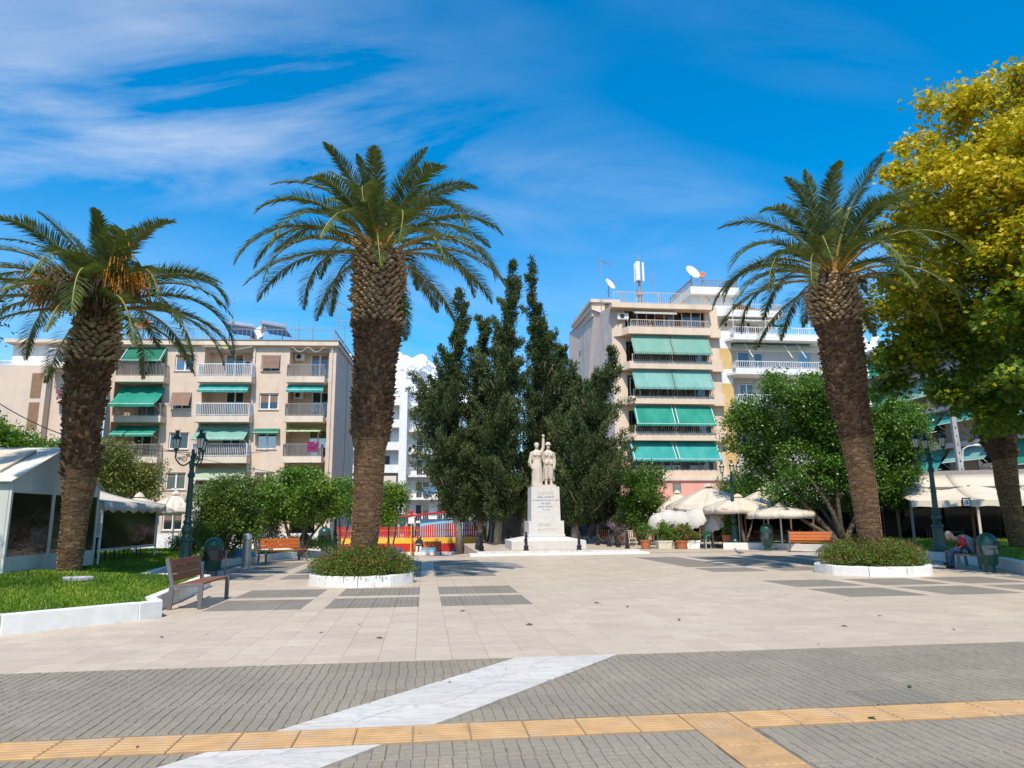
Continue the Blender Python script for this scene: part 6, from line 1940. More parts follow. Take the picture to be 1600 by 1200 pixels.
# ---- bollards and chains round the platform
def bollard(label, p, sc=1.0):
    t = thing('bollard', label, 'bollard', p, ROT, 'black iron bollards round the monument', sc)
    q = MB(); q.lathe([(.13, 0), (.13, .05), (.10, .07), (.10, .13), (.12, .15), (.115, .19), (.075, .23), (.07, .28), (.06, .62), (.075, .64), (.075, .67), (.05, .69), (.045, .72), (.06, .75), (.05, .79), (.02, .83), (.008, .85)], n=14)
    q.build('post', M['iron'], t)
    q = MB(); q.tube([(.07, 0, .6), (.11, 0, .58), (.11, 0, .53), (.07, 0, .52)], .01, 5); q.build('chain_ring', M['chain'], t)
    return t
bpos = [((827, 862), 'front left bollard of the monument platform'), ((913, 861), 'front right bollard of the monument platform'), ((741, 865), 'nearest of the four bollards in a row left of the monument'), ((733, 862), 'second bollard of the row left of the monument'), ((728.5, 859.5), 'third bollard of the row left of the monument'), ((724.5, 858), 'farthest bollard of the row left of the monument'),
        ((998, 857), 'bollard at the right front corner of the platform near the flower pots'), ((974, 855), 'second bollard back on the right side of the platform'), ((952, 854), 'third bollard back on the right side of the platform'), ((934, 852), 'farthest bollard on the right side of the platform'), ((795, 849), 'lone bollard behind the monument before the cypress trunks')]
BP = []
for (u, v), lb in bpos:
    p = G(u, v, .17)
    a, b_ = EI(p.x, p.y)
    a, b_ = min(max(a, 2.55), 9.45), min(max(b_, 32.4), 42.6)
    p = E(a, b_, .17)
    BP.append(p); bollard(lb, p, 1.0)
def chain(label, p, q_, sagz=.32):
    n = 26
    p, q_ = p + Vector((0, 0, .56)), q_ + Vector((0, 0, .56))
    t = thing('chain', label, 'chain', p, 0, 'sagging chains between the bollards')
    m = MB()
    for k in range(n):
        a, c = (k + .0) / n, (k + 1.0) / n
        f = lambda s: p.lerp(q_, s) + Vector((0, 0, -4 * sagz * s * (1 - s))) - p
        d = (f(c) - f(a)) * .15
        m.tube([f(a) - d, f(c) + d], .016 if k % 2 else .022, 5)
    m.build('links', M['chain'], t)
chain('sagging chain left of the plinth, from the corner bollard towards the lone bollard', BP[2], BP[10], .45)
chain('rusty chain running from the front left bollard across the plinth corner', BP[0], BP[10], .3)
chain('sagging chain between the right front corner bollard and the next one', BP[6], BP[7], .35)
chain('sagging chain between the second and third bollards on the right side', BP[7], BP[8], .35)
chain('sagging chain between the two farthest bollards on the right side', BP[8], BP[9], .3)
chain('chain along the row of four bollards on the left', BP[2], BP[5], .3)

# ---- playground fence with striped wall
YF = 49.5
x0, x1 = X(524, YF), X(762, YF)
zf = gz(-6, YF)
fw = thing('playground_fence', 'red picket fence on a yellow, red and blue striped wall', 'fence', (x0, YF, zf), 0)
Lw = x1 - x0
q = MB(); q.bx(0, Lw, 0, .2, 0, .22); q.build('wall_base', M['whitewash'], fw)
n = 9
for k in range(n):
    q = MB(); q.bx(Lw * k / n + .004, Lw * (k + 1) / n - .004, .002, .198, .22, .5); q.build('painted_block', M[('red', 'blue', 'red', 'blue', 'red', 'sky_blue', 'red', 'blue', 'sky_blue')[k]], fw)
q = MB(); q.bx(0, Lw, .001, .199, .5, .78); q.build('red_stripe', M['red'], fw)
q = MB(); q.bx(0, Lw, .0, .2, .78, 1.14); q.build('yellow_stripe', M['yellow'], fw)
q = MB(); q.bx(0, Lw, .07, .13, 1.2, 1.27); q.bx(0, Lw, .07, .13, 1.62, 1.69); q.build('rail', M['yellow'], fw)
pk = MB(); pk.add([(-.05, 0, 0), (.05, 0, 0), (.05, 0, .72), (0, 0, .78), (-.05, 0, .72), (-.05, .025, 0), (.05, .025, 0), (.05, .025, .72), (0, .025, .78), (-.05, .025, .72)], [(0, 1, 2, 3, 4), (9, 8, 7, 6, 5), (0, 5, 6, 1), (1, 6, 7, 2), (2, 7, 8, 3), (3, 8, 9, 4), (4, 9, 5, 0)])
pm = pk.mesh('picket', M['red'])
npk = int(Lw / .15)
for k in range(npk):
    o = link('picket', pm, fw)
    o.location = (.08 + .15 * k, .035, 1.16)
    hx = (.08 + .15 * k)
    g0 = (hx - Lw * .55) / (Lw * .42)
    o.scale = (1, 1, 1.0 + (.3 * math.sin(math.pi * g0) if 0 < g0 < 1 else 0))
for u, m_ in ((643, 'yellow'), (760, 'yellow'), (719, 'yellow'), (560, 'yellow')):
    x = X(u, YF) - x0
    q = MB(); q.bx(x - .04, x + .04, -.07, -.001, 0, 1.9); q.build('post', M[m_], fw)
q = MB(); xg = X(770, YF + 1) - x0
fw2 = thing('playground_fence', 'short red picket fence behind the cypress trunks', 'fence', (X(770, YF), YF + .5, zf), 0)
q.bx(0, 1.9, 0, .2, 0, .9); q.build('wall_base', M['yellow'], fw2)
for k in range(12):
    o = link('picket', pm, fw2); o.location = (.08 + .155 * k, .05, .95)
fw3 = thing('playground_fence', 'red fence piece glimpsed just left of the pedestal', 'fence', (X(803, YF), YF + .5, zf), 0)
q = MB(); q.bx(0, 1.3, 0, .2, 0, .8); q.build('wall_base', M['whitewash'], fw3)
for k in range(8):
    o = link('picket', pm, fw3); o.location = (.08 + .155 * k, .05, .82)
# ---- playhouse and sign inside the playground
px = X(690, 54)
t = thing('playhouse', 'light blue playground house with a red sloping roof behind the fence', 'playhouse', (px, 54, zf), 0)
q = MB(); q.bx(-1.6, 1.6, 0, 2, 0, 2.4); q.build('wall', M['sky_blue'], t)
q = MB(); q.add([(-3.4, -.4, 2.5), (1.8, -.4, 3.0), (1.8, 2.2, 3.0), (-3.4, 2.2, 2.5), (-3.4, -.4, 2.62), (1.8, -.4, 3.12), (1.8, 2.2, 3.12), (-3.4, 2.2, 2.62)], [(3, 2, 1, 0), (4, 5, 6, 7), (0, 1, 5, 4), (1, 2, 6, 5), (2, 3, 7, 6), (3, 0, 4, 7)]); q.build('roof', M['red'], t)
q = MB()
for x in (-3.2, -2.6, -2.0):
    q.tube([(x, 0, 0), (x, 0, 2.55)], .09, 8)
q.build('post', M['concrete'], t)
t = thing('road_sign', 'red and white sign on a yellow post beside the playground fence', 'sign', (X(643, 49), 49, zf), 0)
q = MB(); q.tube([(0, 0, 0), (0, 0, 2.9)], .035, 8); q.build('post', M['yellow'], t)
q = MB(); q.add([(-.22, -.06, 2.95), (.22, -.06, 2.95), (0, -.06, 2.57), (-.22, -.03, 2.95), (.22, -.03, 2.95), (0, -.03, 2.57)], [(0, 2, 1), (3, 4, 5), (0, 1, 4, 3), (1, 2, 5, 4), (2, 0, 3, 5)]); pl = q.build('plate', M['red'], t)
q = MB(); q.bx(-.2, .2, -.05, -.02, 2.1, 2.5); q.build('small_plate', M['dish_white'], t)
# ---- grey cabin, purple café front and low wall behind the cypress trunks
t = thing('site_cabin', 'plain grey cabin behind the cypress trunks left of the monument', 'cabin', (X(768, 47), 47, gz(-1.4, 47)), R(6))
q = MB(); q.bx(0, 2.6, 0, 2.4, 0, 2.9); q.build('wall', mat('cabin_grey', (0.22, 0.22, 0.21), .7, .12, 1.5, dirt=(.12, .11, .1), dirt_amt=.4, streak=True), t)
q = MB(); q.add([(-.1, -.2, 2.95), (2.8, -.2, 2.95), (2.8, 2.6, 2.95), (-.1, 2.6, 2.95), (-.1, 1.2, 3.6), (2.8, 1.2, 3.6)], [(0, 1, 5, 4), (2, 3, 4, 5), (0, 4, 3), (1, 2, 5), (3, 2, 1, 0)]); q.build('roof', M['terracotta'], t)
t = thing('cafe_building', 'brown and purple panelled café front behind the right-hand cypress', 'café', (X(870, 49), 49, -.05), R(5))
cols = ['purple', 'frame_brown', 'purple', 'frame_brown', 'purple', 'purple', 'frame_brown']
for k in range(7):
    q = MB(); q.bx(.82 * k + .01, .82 * k + .81, 0, .12, .0, 2.7); q.build('panel', M[cols[k]], t)
q = MB(); q.bx(2.0, 2.8, -.05, -.002, .9, 2.5); w = q.build('window', M['blue'], t)
for i in range(2):
    for j in range(4):
        q = MB(); q.bx(2.06 + .36 * i, 2.36 + .36 * i, -.065, -.051, .97 + .38 * j, 1.28 + .38 * j); q.build('pane', M['glass_sky'], w)
q = MB(); q.bx(0, 5.8, -.2, 4, 2.7, 3.1); q.build('roof', M['terracotta'], t)
t = thing('low_wall', 'low rough stone wall before the purple café front', 'wall', (X(900, 44), 44, 0), R(5))
for k in range(14):
    for j in range(3):
        q = MB(); w_ = .2; q.bx(w_ * k + .008 + .1 * (j % 2), w_ * (k + 1) - .008 + .1 * (j % 2), rng.uniform(-.02, .02), .3, .17 * j + .006, .17 * (j + 1) - .006); q.build('stone', M['concrete'] if (k + j) % 3 else M['bark_grey'], t)

# ---- left café: white marquee and cream tent
e2 = Vector((-SE, CE, 0))
mq = thing('marquee', 'white marquee with clear plastic windows on the left lawn', 'marquee', (-11.75, 16.8, lz_l(-11.75, 16.8) - .05), R(4))
# local: gable end in the plane x = 0 facing +x, y away, the ridge runs to -x
def quadbox(name, m, par, pts, th=.02, ax=(1, 0, 0)):
    n = Vector(ax) * th
    k = len(pts)
    q = MB()
    q.add([Vector(p) for p in pts] + [Vector(p) - n for p in pts], [tuple(range(k)), tuple(range(2 * k - 1, k - 1, -1))] + [(i, k + i, k + (i + 1) % k, (i + 1) % k) for i in range(k)])
    return q.build(name, M[m], par)
EZ, RZ, WD = 2.18, 3.1, 4.1
quadbox('gable', 'white_tarp', mq, [(0, 0, EZ), (0, WD, EZ), (0, WD / 2, RZ)])
q = MB()
frs = [(0, .07), (1.72, 1.84), (3.08, 3.18), (WD - .08, WD)]
for a, c in frs:
    q.bx(-.04, .02, a, c, 0, EZ - .002)
q.bx(-.03, .015, .07, WD - .08, EZ - .28, EZ - .003)
q.build('wall_post', M['white_tarp'], mq)
for a, c in ((.07, 1.72), (1.84, 3.08), (3.18, WD - .08)):
    q = MB(); q.bx(-.015, .0, a, c, .0, .42); s_ = q.build('wall_skirt', M['white_tarp'], mq)
    q = MB(); q.bx(-.008, -.002, a, c, .42, EZ - .28); q.build('clear_window', M['pvc'], mq)
n_ = Vector((0, -(RZ - EZ), WD / 2)).normalized()
quadbox('roof', 'white_tarp', mq, [(.06, -.12, EZ - .05), (.06, WD / 2, RZ + .02), (-7, WD / 2, RZ + .02), (-7, -.12, EZ - .05)], -.03, n_)
quadbox('roof', 'white_tarp', mq, [(.06, WD / 2, RZ + .02), (.06, WD + .12, EZ - .05), (-7, WD + .12, EZ - .05), (-7, WD / 2, RZ + .02)], -.03, Vector((0, RZ - EZ, WD / 2)).normalized())
quadbox('roof_window', 'cream', mq, [(-.5, .35, EZ + .22), (-.5, WD / 2 - .35, RZ - .08), (-6.5, WD / 2 - .35, RZ - .08), (-6.5, .35, EZ + .22)], -.05, n_)
q = MB(); q.bx(-7, -.05, .0, .03, 0, EZ - .06); q.build('front_wall', M['white_tarp'], mq)
q = MB(); q.bx(-6.9, -.1, WD - .05, WD, 0, EZ - .06); q.bx(-7, -6.95, .05, WD - .05, 0, EZ); q.build('back_wall', M['white_tarp'], mq)
# inside the marquee: table and dark red seats seen through the plastic
def table(label, loc, rz=0.0, m='wood_red', r_=.42, group='café tables'):
    t = thing('cafe_table', label, 'table', loc, rz, group)
    q = MB(); q.lathe([(r_, .71), (r_, .74)], n=20); q.build('top', M[m], t)
    q = MB(); q.tube([(0, 0, .04), (0, 0, .71)], .035, 8); q.build('pedestal', M['iron'], t)
    q = MB(); q.lathe([(.25, 0), (.25, .03), (.05, .05)], n=14); q.build('base', M['iron'], t)
def chair(label, loc, rz, m='wood_red', fm='iron', group='café chairs', arms=False):
    t = thing('cafe_chair', label, 'chair', loc, rz, group)
    q = MB(); q.bx(-.21, .21, -.21, .21, .43, .47); q.build('seat', M[m], t, bevel=.01)
    q = MB()
    for k in range(4):
        q.bar((-.18 + .12 * k, .22, .52), (-.18 + .12 * k, .27, .86), .05, .02, up=(0, 1, 0))
    q.bar((-.21, .27, .86), (.21, .27, .86), .07, .03); q.build('backrest', M[m], t)
    for sx, sy in ((-1, -1), (1, -1), (-1, 1), (1, 1)):
        q = MB(); q.tube([(sx * .19, sy * .19, .43), (sx * .21, sy * .22, 0)], .017, 6); q.build('leg', M[fm], t)
    if arms:
        for s in (-1, 1):
            q = MB(); q.tube([(s * .24, -.2, 0), (s * .24, -.2, .64), (s * .24, .22, .70)], .015, 6); q.build('armrest', M[fm], t)
ml = lambda x, y: Vector((-11.75, 16.8, lz_l(-11.75, 16.8))) + Vector((x * math.cos(R(4)) - y * math.sin(R(4)), x * math.sin(R(4)) + y * math.cos(R(4)), 0))
table('red-brown round table inside the marquee behind the first window', ml(-1.2, .9)); table('red-brown round table inside the marquee behind the far window', ml(-1.2, 3.0))
chair('red-brown chair inside the marquee facing the near table', ml(-.6, .55), R(60)); chair('red-brown chair deep inside the marquee', ml(-1.9, 1.2), R(200)); chair('red-brown chair at the far end inside the marquee', ml(-.7, 3.4), R(20))
q = MB(); q.bx(-.25, .25, -1.2, 1.2, 0, .9)
bt_ = thing('sofa', 'reddish low sofa inside the marquee at the left edge', 'sofa', ml(-2.2, 1.6), R(4))
q = MB(); q.bx(-.4, .4, -1.4, 1.4, 0, .42); q.build('seat', M['terracotta'], bt_, bevel=.05); q = MB(); q.bx(-.45, -.25, -1.4, 1.4, .3, .95); q.build('backrest', M['terracotta'], bt_, bevel=.05)
# cream tent behind it
tp = Vector((-12.35, 21.6, lz_l(-12.3, 22)))
tt = thing('cafe_tent', 'cream awning tent with clear plastic side next to the marquee', 'tent', tp, R(5))
LT = 4.3
for k in range(8):
    s0, s1 = LT * k / 8, LT * (k + 1) / 8
n = 12
q = MB(); g = []
for i in range(7):
    f = i / 6
    g.append([(.15 - 3.0 * f, -.2 + (LT + .4) * j / n, 1.86 + .75 * f - .12 * math.sin(math.pi * f) - .05 * math.sin(j * 1.57) ** 2 * (1 - f)) for j in range(n + 1)])
q.sheet(g, .015); q.build('roof', M['cream'], tt, smooth=True)
q = MB(); q.sheet([[(.16, -.2 + (LT + .4) * j / 24, 1.86 - .05 * math.sin(j * .785) ** 2) for j in range(25)], [(.2 + .02 * math.sin(j * 1.3), -.2 + (LT + .4) * j / 24, 1.55 + .05 * math.sin(j * 1.7)) for j in range(25)]], .01); q.build('valance', M['cream'], tt, smooth=True)
q = MB(); q.bx(-.01, 0, .1, LT - .1, .45, 1.72); q.build('clear_side', M['pvc'], tt)
q = MB(); q.bx(-.03, .015, .1, LT - .1, .38, .445); q.build('side_hem', M['white_tarp'], tt)
q = MB(); q.tube([(.02, .08, 0), (.02, .08, 1.8)], .03, 6); q.tube([(.02, LT - .08, 0), (.02, LT - .08, 1.8)], .03, 6); q.tube([(-2.7, .08, 0), (-2.7, .08, 2.5)], .03, 6); q.tube([(-2.7, LT - .08, 0), (-2.7, LT - .08, 2.5)], .03, 6); q.build('pole', M['rail_white'], tt)
tl = lambda x, y: tp + Vector((x * math.cos(R(5)) - y * math.sin(R(5)), x * math.sin(R(5)) + y * math.cos(R(5)), 0))
for k, lb in enumerate(('dark table under the cream tent, near end', 'dark table under the cream tent, middle', 'dark table under the cream tent, far end')):
    table(lb, tl(-1.0, .8 + 1.3 * k), 0, 'dark_cloth')
    chair(('purple-seated chair under the cream tent, near end', 'purple-seated chair under the cream tent, middle', 'purple-seated chair under the cream tent, far end')[k], tl(-.45, .9 + 1.3 * k), R(100), 'purple')

# ---- market parasols
def parasol(label, loc, rz, half, hgt, drop, val=.22, m='cream', sides=8, lettering=None, tilt=None, pole=True, group='cream café parasols'):
    t = thing('cafe_parasol', label, 'parasol', loc, rz, group)
    q = MB()
    rim = []
    for k in range(sides):
        a = 2 * math.pi * (k + .5) / sides
        rr = half * (1 if sides != 8 else (1.0 if True else 1))
        rim.append((rr * math.cos(a), rr * math.sin(a)))
    K = 6
    for k in range(sides):
        p, s = rim[k], rim[(k + 1) % sides]
        g = []
        for i in range(K + 1):
            f = .04 + .96 * i / K
            row = []
            for j in range(5):
                w = j / 4
                x, y = (p[0] * (1 - w) + s[0] * w) * f, (p[1] * (1 - w) + s[1] * w) * f
                sg = math.sin(math.pi * w) * f * .05 * half
                row.append((x, y, hgt - drop * f ** 1.15 - sg * .7))
            g.append(row)
        q = MB(); q.sheet(g, -.012)
        pn = q.build('canopy_panel', M[m], t, smooth=True)
        if val:
            q = MB(); q.sheet([[(p[0] * (1 - w) + s[0] * w, p[1] * (1 - w) + s[1] * w, hgt - drop - math.sin(math.pi * w) * .035 * half) for w in (0, .25, .5, .75, 1)], [(1.012 * (p[0] * (1 - w) + s[0] * w), 1.012 * (p[1] * (1 - w) + s[1] * w), hgt - drop - val - math.sin(math.pi * w) * .02 * half) for w in (0, .25, .5, .75, 1)]], -.008)
            q.build('valance', M[m], pn, smooth=True)
    q = MB(); q.lathe([(half * .16, hgt - .02), (half * .11, hgt + .09), (.03, hgt + .16)], n=8, rot=.39); q.build('vent_cap', M[m], t)
    if pole:
        q = MB(); q.tube([(0, 0, 0), (0, 0, hgt)], .04, 8); q.build('pole', M['rail_white'], t)
        q = MB()
        for k in range(sides):
            q.tube([(0, 0, hgt - drop * .95 - .15), (rim[k][0] * .55, rim[k][1] * .55, hgt - drop * .56)], .015, 5)
        q.build('ribs', M['rail_white'], t)
        q = MB(); q.bx(-.35, .35, -.35, .35, 0, .08); q.build('foot', M['concrete'], t)
    return t
def par_at(label, u, vt, vr, Y, half_px, val=.24, rz=0.0, zg=0.0, m='cream', sides=8):
    """top at row vt, rim at row vr"""
    zt, zr = Z(vt, Y, u), Z(vr, Y, u)
    return parasol(label, (X(u, Y, vt), Y, zg), rz, half_px * Y / FOC, zt - zg, zt - zr, val, m, sides)
par_at('large cream parasol, highest of the group left of the lamp', 1108, 760, 790, 40.5, 68, .3)
par_at('cream parasol second from the left, partly behind the highest one', 1058, 770, 795, 42.5, 36, .3)
p_let = par_at('cream parasol with small red lettering on its valance, behind the lamp post', 1152, 776, 792, 37.5, 52, .34, R(8))
text(p_let, 'Vibari', .17, (-1.30, -1.22, Z(792, 37.5) - .22), 'letter_red', (R(86), 0, R(-45)))
par_at('cream parasol behind the lamp, right of the highest one', 1190, 765, 792, 42, 52, .3)
par_at('lower shaded parasol under the ficus crown', 1218, 790, 800, 35.5, 50, .3, zg=0)
par_at('cream parasol left of the near lamp, behind the tent', 218, 776, 797, 28, 50, .2, zg=.3)
par_at('white-topped parasol farther back left of the dark shrub', 275, 772, 795, 33, 44, .2, zg=.2)
# tilted white parasols in a row
def tilted(label, u, v, Y, half_px, tilt, az, up_):
    half = half_px * Y / FOC
    c = P(u, v, Y)
    t = thing('tilted_parasol', label, 'parasol', (c.x + .15, c.y + .1, 0), 0, 'row of tilted white parasols')
    q = MB(); q.tube([(0, 0, 0), (0, 0, c.z - .15)], .022, 8); q.build('pole', M['rail_white'], t)
    q = MB(); q.lathe([(.2, 0), (.2, .05), (.04, .08)], n=14); q.build('foot', M['concrete'], t)
    N = 16
    M4 = Matrix.Rotation(R(14), 4, 'X') @ Matrix.Rotation(-tilt, 4, 'Y')
    for k in range(N):
        a0, a1 = 2 * math.pi * k / N, 2 * math.pi * (k + 1) / N
        g = []
        for i in range(7):
            f = .03 + .97 * i / 6
            row = []
            for j in range(4):
                a = a0 + (a1 - a0) * j / 3
                w = j / 3
                rr = half * math.sin(f * 1.25) / math.sin(1.25)
                zz_ = half * .8 * (math.cos(f * 1.25) - 1) / (1 - math.cos(1.25)) - .07 * f * math.sin(math.pi * w)
                row.append(M4 @ Vector((rr * math.cos(a), rr * math.sin(a), zz_)))
            g.append(row)
        q = MB(); q.sheet(g, -.008); o = q.build('canopy_panel', M['aw_white'], t, smooth=True)
        o.location = (-.15, -.1, c.z)
    q = MB(); q.ball(M4 @ Vector((0, 0, .05)) , .04, n=8, k=5); o = q.build('finial', M['rail_white'], t); o.location = (-.15, -.1, c.z)
for k, (u, v, hp, lb) in enumerate(((1022, 804, 19, 'leftmost tilted white parasol over the flower pots'), (1035, 799, 21, 'second tilted white parasol from the left over the pots'), (1052, 801, 21, 'third tilted white parasol from the left over the pots'), (1077, 797, 25, 'fourth tilted white parasol, over the terracotta trough'), (1108, 798, 27, 'rightmost tilted parasol, shaded and nearest the lamp'))):
    tilted(lb, u, v, 38.6 - .1 * k, hp, R(30), 0, 0)

# ---- pots and plants before the café
def pot_plant(label, u, Y, m, w, hgt, shape, plant_h, plant_w, lm, seed, cat='potted plant', zg=0.0, sq=False):
    c = Vector((X(u, Y), Y, zg))
    t = thing('potted_plant', label, cat, c, rng.uniform(-.2, .2), 'potted plants before the café')
    q = MB()
    if sq:
        q.add([(-w * .45, -w * .3, 0), (w * .45, -w * .3, 0), (w * .45, w * .3, 0), (-w * .45, w * .3, 0), (-w / 2, -w * .34, hgt), (w / 2, -w * .34, hgt), (w / 2, w * .34, hgt), (-w / 2, w * .34, hgt)], [(3, 2, 1, 0), (4, 5, 6, 7), (0, 1, 5, 4), (1, 2, 6, 5), (2, 3, 7, 6), (3, 0, 4, 7)])
        q.bx(-w / 2 - .02, w / 2 + .02, -w * .36, w * .36, hgt - .08, hgt)
        q.build('pot', M[m], t, bevel=.01)
    else:
        q.lathe([(w * .33, 0), (w * .46, hgt * .85), (w * .5, hgt * .86), (w * .5, hgt), (w * .42, hgt), (w * .42, hgt - .05)], n=18); q.build('pot', M[m], t)
    link('foliage', crown_mesh('foliage', [(0, 0, hgt + plant_h * .45, plant_w / 2, plant_w / 2 * .8, plant_h * .55), (plant_w * .15, 0, hgt + plant_h * .7, plant_w / 3, plant_w / 3, plant_h * .3)], 60, 22, .09, .09, .045, LM[lm], seed, up=.5), t)
    q = MB(); q.tube([(0, 0, hgt - .06), (.02, 0, hgt + plant_h * .5)], [.02, .008], 5); q.build('stem', M['bark'], t)
YP = 37.4
pot_plant('round terracotta pot with a dark bush left of the tilted parasols', 1007, YP + .3, 'terracotta', .62, .45, 0, .75, .8, 'ficus', 71)
pot_plant('cream trough with a bright leafy plant', 1035, YP, 'pot_cream', .75, .42, 0, .95, .85, 'orange', 72, sq=True)
pot_plant('low cream pot between leafy plants', 1047, YP + .2, 'pot_cream', .5, .35, 0, .6, .6, 'orange', 73)
pot_plant('round terracotta tub with a yellowish bush', 1063, YP, 'terracotta', .7, .42, 0, .8, .95, 'olive', 74)
pot_plant('white slatted planter box with grassy plant', 1081, YP, 'dish_white', .68, .42, 0, .3, .6, 'olive', 75, sq=True)
pot_plant('tapered terracotta planter with a tall plant beside the lamp', 1136, 37.3, 'terracotta', .56, .42, 0, 1.0, .5, 'ficus', 76, zg=.26, sq=True)
pot_plant('wooden tub with a leafy upright bush behind the bollards', 966, 43, 'wood_red', .6, .5, 0, 1.3, .75, 'orange', 77)
pot_plant('small dark potted shrub right of the pedestal', 884, 45, 'bench_grey', .4, .3, 0, .8, .9, 'dark', 78)
pot_plant('dark leafy plant in a pot behind the small wooden chair', 946, 44.5, 'terracotta', .4, .35, 0, .6, .5, 'dark', 79)
chair('silver-framed teal armchair at the end of the pot row', (X(1099, YP), YP, 0), R(-50), 'aw_dark', 'boiler', arms=True)
chair('pale folding chair between the bollards right of the monument', (X(985, 41), 41, 0), R(15), 'pot_cream', 'pot_cream')
chair('small wooden chair behind the right bollards', (X(941, 43), 43, 0), R(-20), 'terracotta', 'terracotta')
ORD = ['leftmost', 'second from the left', 'third from the left', 'fourth from the left', 'fifth from the left', 'sixth from the left', 'seventh from the left', 'rightmost']
for k, (u, Y) in enumerate(((1106, 39.5), (1118, 40.2), (1170, 39.5), (1186, 40.6), (1212, 39.8), (1226, 41.5), (1240, 40.5), (1260, 41.2))):
    chair('brown wooden café chair in shade under the parasols, ' + ORD[k], (X(u, Y), Y, 0), R(40 * k), 'wood_red', 'wood_red', 'café chairs in the shade under the parasols')
for k, (u, Y) in enumerate(((1112, 41), (1178, 41.4), (1232, 42.2))):
    table('dark round café table in shade under the parasols, ' + ('left one', 'middle one', 'right one')[k], (X(u, Y), Y, 0), 0, 'frame_brown', .4, 'café tables in the shade under the parasols')
# dark glazed café front behind the parasols
cf = thing('cafe_building', 'dark glazed café front in the shade behind the parasols', 'café', (X(1020, 47), 47, 0), R(5))
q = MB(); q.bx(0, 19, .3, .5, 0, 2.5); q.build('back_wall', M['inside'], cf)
q = MB(); q.bx(-.2, 19.2, -.6, 3, 2.5, 2.62); q.build('roof', M['concrete'], cf)
for k in range(13):
    q = MB(); q.bx(1.55 * k - .05, 1.55 * k + .05, 0, .1, 0, 2.5); q.build('mullion', M['frame_brown'], cf)
for k in range(12):
    q = MB(); q.bx(1.55 * k + .05, 1.55 * k + 1.5, .04, .05, .4, 2.4); q.build('pane', M['glass_dark'], cf)

# ---- canopy café on the right behind the lawn
CY = 31.0
cr_ = thing('cafe_canopy', 'long cream fabric canopy with dark glazed café under it on the right', 'canopy', (18.2, 33.0, .1), R(-16))
Wc = 16.0
for k in range(6):
    a, c = Wc * k / 6 + .01, Wc * (k + 1) / 6 - .01
    g = []
    for i in range(8):
        f = i / 7
        g.append([(a + (c - a) * j / 8, -.1 + 4.2 * f, 2.15 + 1.35 * f - .28 * math.sin(math.pi * f) + .10 * math.sin(math.pi * j / 8 * 2) * math.sin(math.pi * f)) for j in range(9)])
    q = MB(); q.sheet(g, .015); pn = q.build('fabric_panel', M['cream'], cr_, smooth=True)
    q = MB(); q.sheet([[(a + (c - a) * j / 8, -.11, 2.15) for j in range(9)], [(a + (c - a) * j / 8, -.14, 1.86 + .03 * math.sin(j * 1.3)) for j in range(9)]], .01); q.build('valance', M['cream'], pn)
q = MB(); q.bx(-.2, Wc + .2, 4.1, 4.3, 3.4, 3.7); q.build('roof_beam', M['rail_grey'], cr_)
for k in range(7):
    q = MB(); q.bx(Wc * k / 6 - .05, Wc * k / 6 + .05, -.05, .05, 0, 2.15); q.build('post', M['rail_beige'] if k % 2 else M['bench_grey'], cr_)
for k in range(11):
    q = MB(); q.bx(Wc * k / 10 - .06, Wc * k / 10 + .06, 2.6, 2.7, 0, 2.9); q.build('mullion', M['frame_brown'], cr_)
for k in range(10):
    q = MB(); q.bx(Wc * k / 10 + .06, Wc * (k + 1) / 10 - .06, 2.64, 2.65, .3, 2.85); q.build('pane', M['glass_dark'], cr_)
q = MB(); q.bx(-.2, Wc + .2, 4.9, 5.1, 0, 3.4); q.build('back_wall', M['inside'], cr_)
def sign_box(label, x):
    w = Matrix.Translation((18.2, 33.0, .1)) @ Matrix.Rotation(R(-16), 4, 'Z') @ Vector((x, -.22, 2.05))
    t = thing('hanging_sign', label, 'sign', w, R(-16), 'square black signs on the canopy edge')
    q = MB(); q.bx(-.17, .17, -.04, .04, -.2, .2); q.build('panel', M['sign_black'], t, bevel=.01)
    q = MB(); q.bx(-.13, .13, -.046, -.041, -.15, .15); f_ = q.build('face', M['curtain'], t)
    text(t, 'Œ', .24, (0, -.05, 0), 'sign_black')
sign_box('small black square sign on the canopy edge left of the lamp', 2.2)
sign_box('small black square sign on the canopy edge just left of the lamp post', 4.1)
sign_box('small black square sign on the canopy edge beside the right palm trunk', 7.6)
cl_ = lambda x, y: Matrix.Translation((18.2, 33.0, .1)) @ Matrix.Rotation(R(-16), 4, 'Z') @ Vector((x, y, 0))
for k in range(7):
    o = thing('planter_box', 'wooden planter box along the right canopy edge, ' + (ORD[:6] + ['rightmost'])[k], 'planter', cl_(1.2 + 1.9 * k, -.35), R(-16), 'wooden planter boxes along the canopy edge')
    for j in range(3):
        q = MB(); q.bx(-.7, .7, -.15, .15, .15 * j + .005, .15 * j + .143); q.build('board', M['wood_red'], o)
for k in range(8):
    chair('dark café chair in shade under the right canopy, ' + ORD[k], cl_(1.0 + 1.6 * k, .7 + .5 * (k % 2)), R(50 * k), 'dark_cloth', 'iron', 'café chairs under the right canopy')
for k in range(4):
    table('dark café table in shade under the right canopy, ' + ('leftmost', 'second from the left', 'third from the left', 'rightmost')[k], cl_(1.9 + 3.2 * k, 1.3), 0, 'frame_brown', .42, 'café tables under the right canopy')

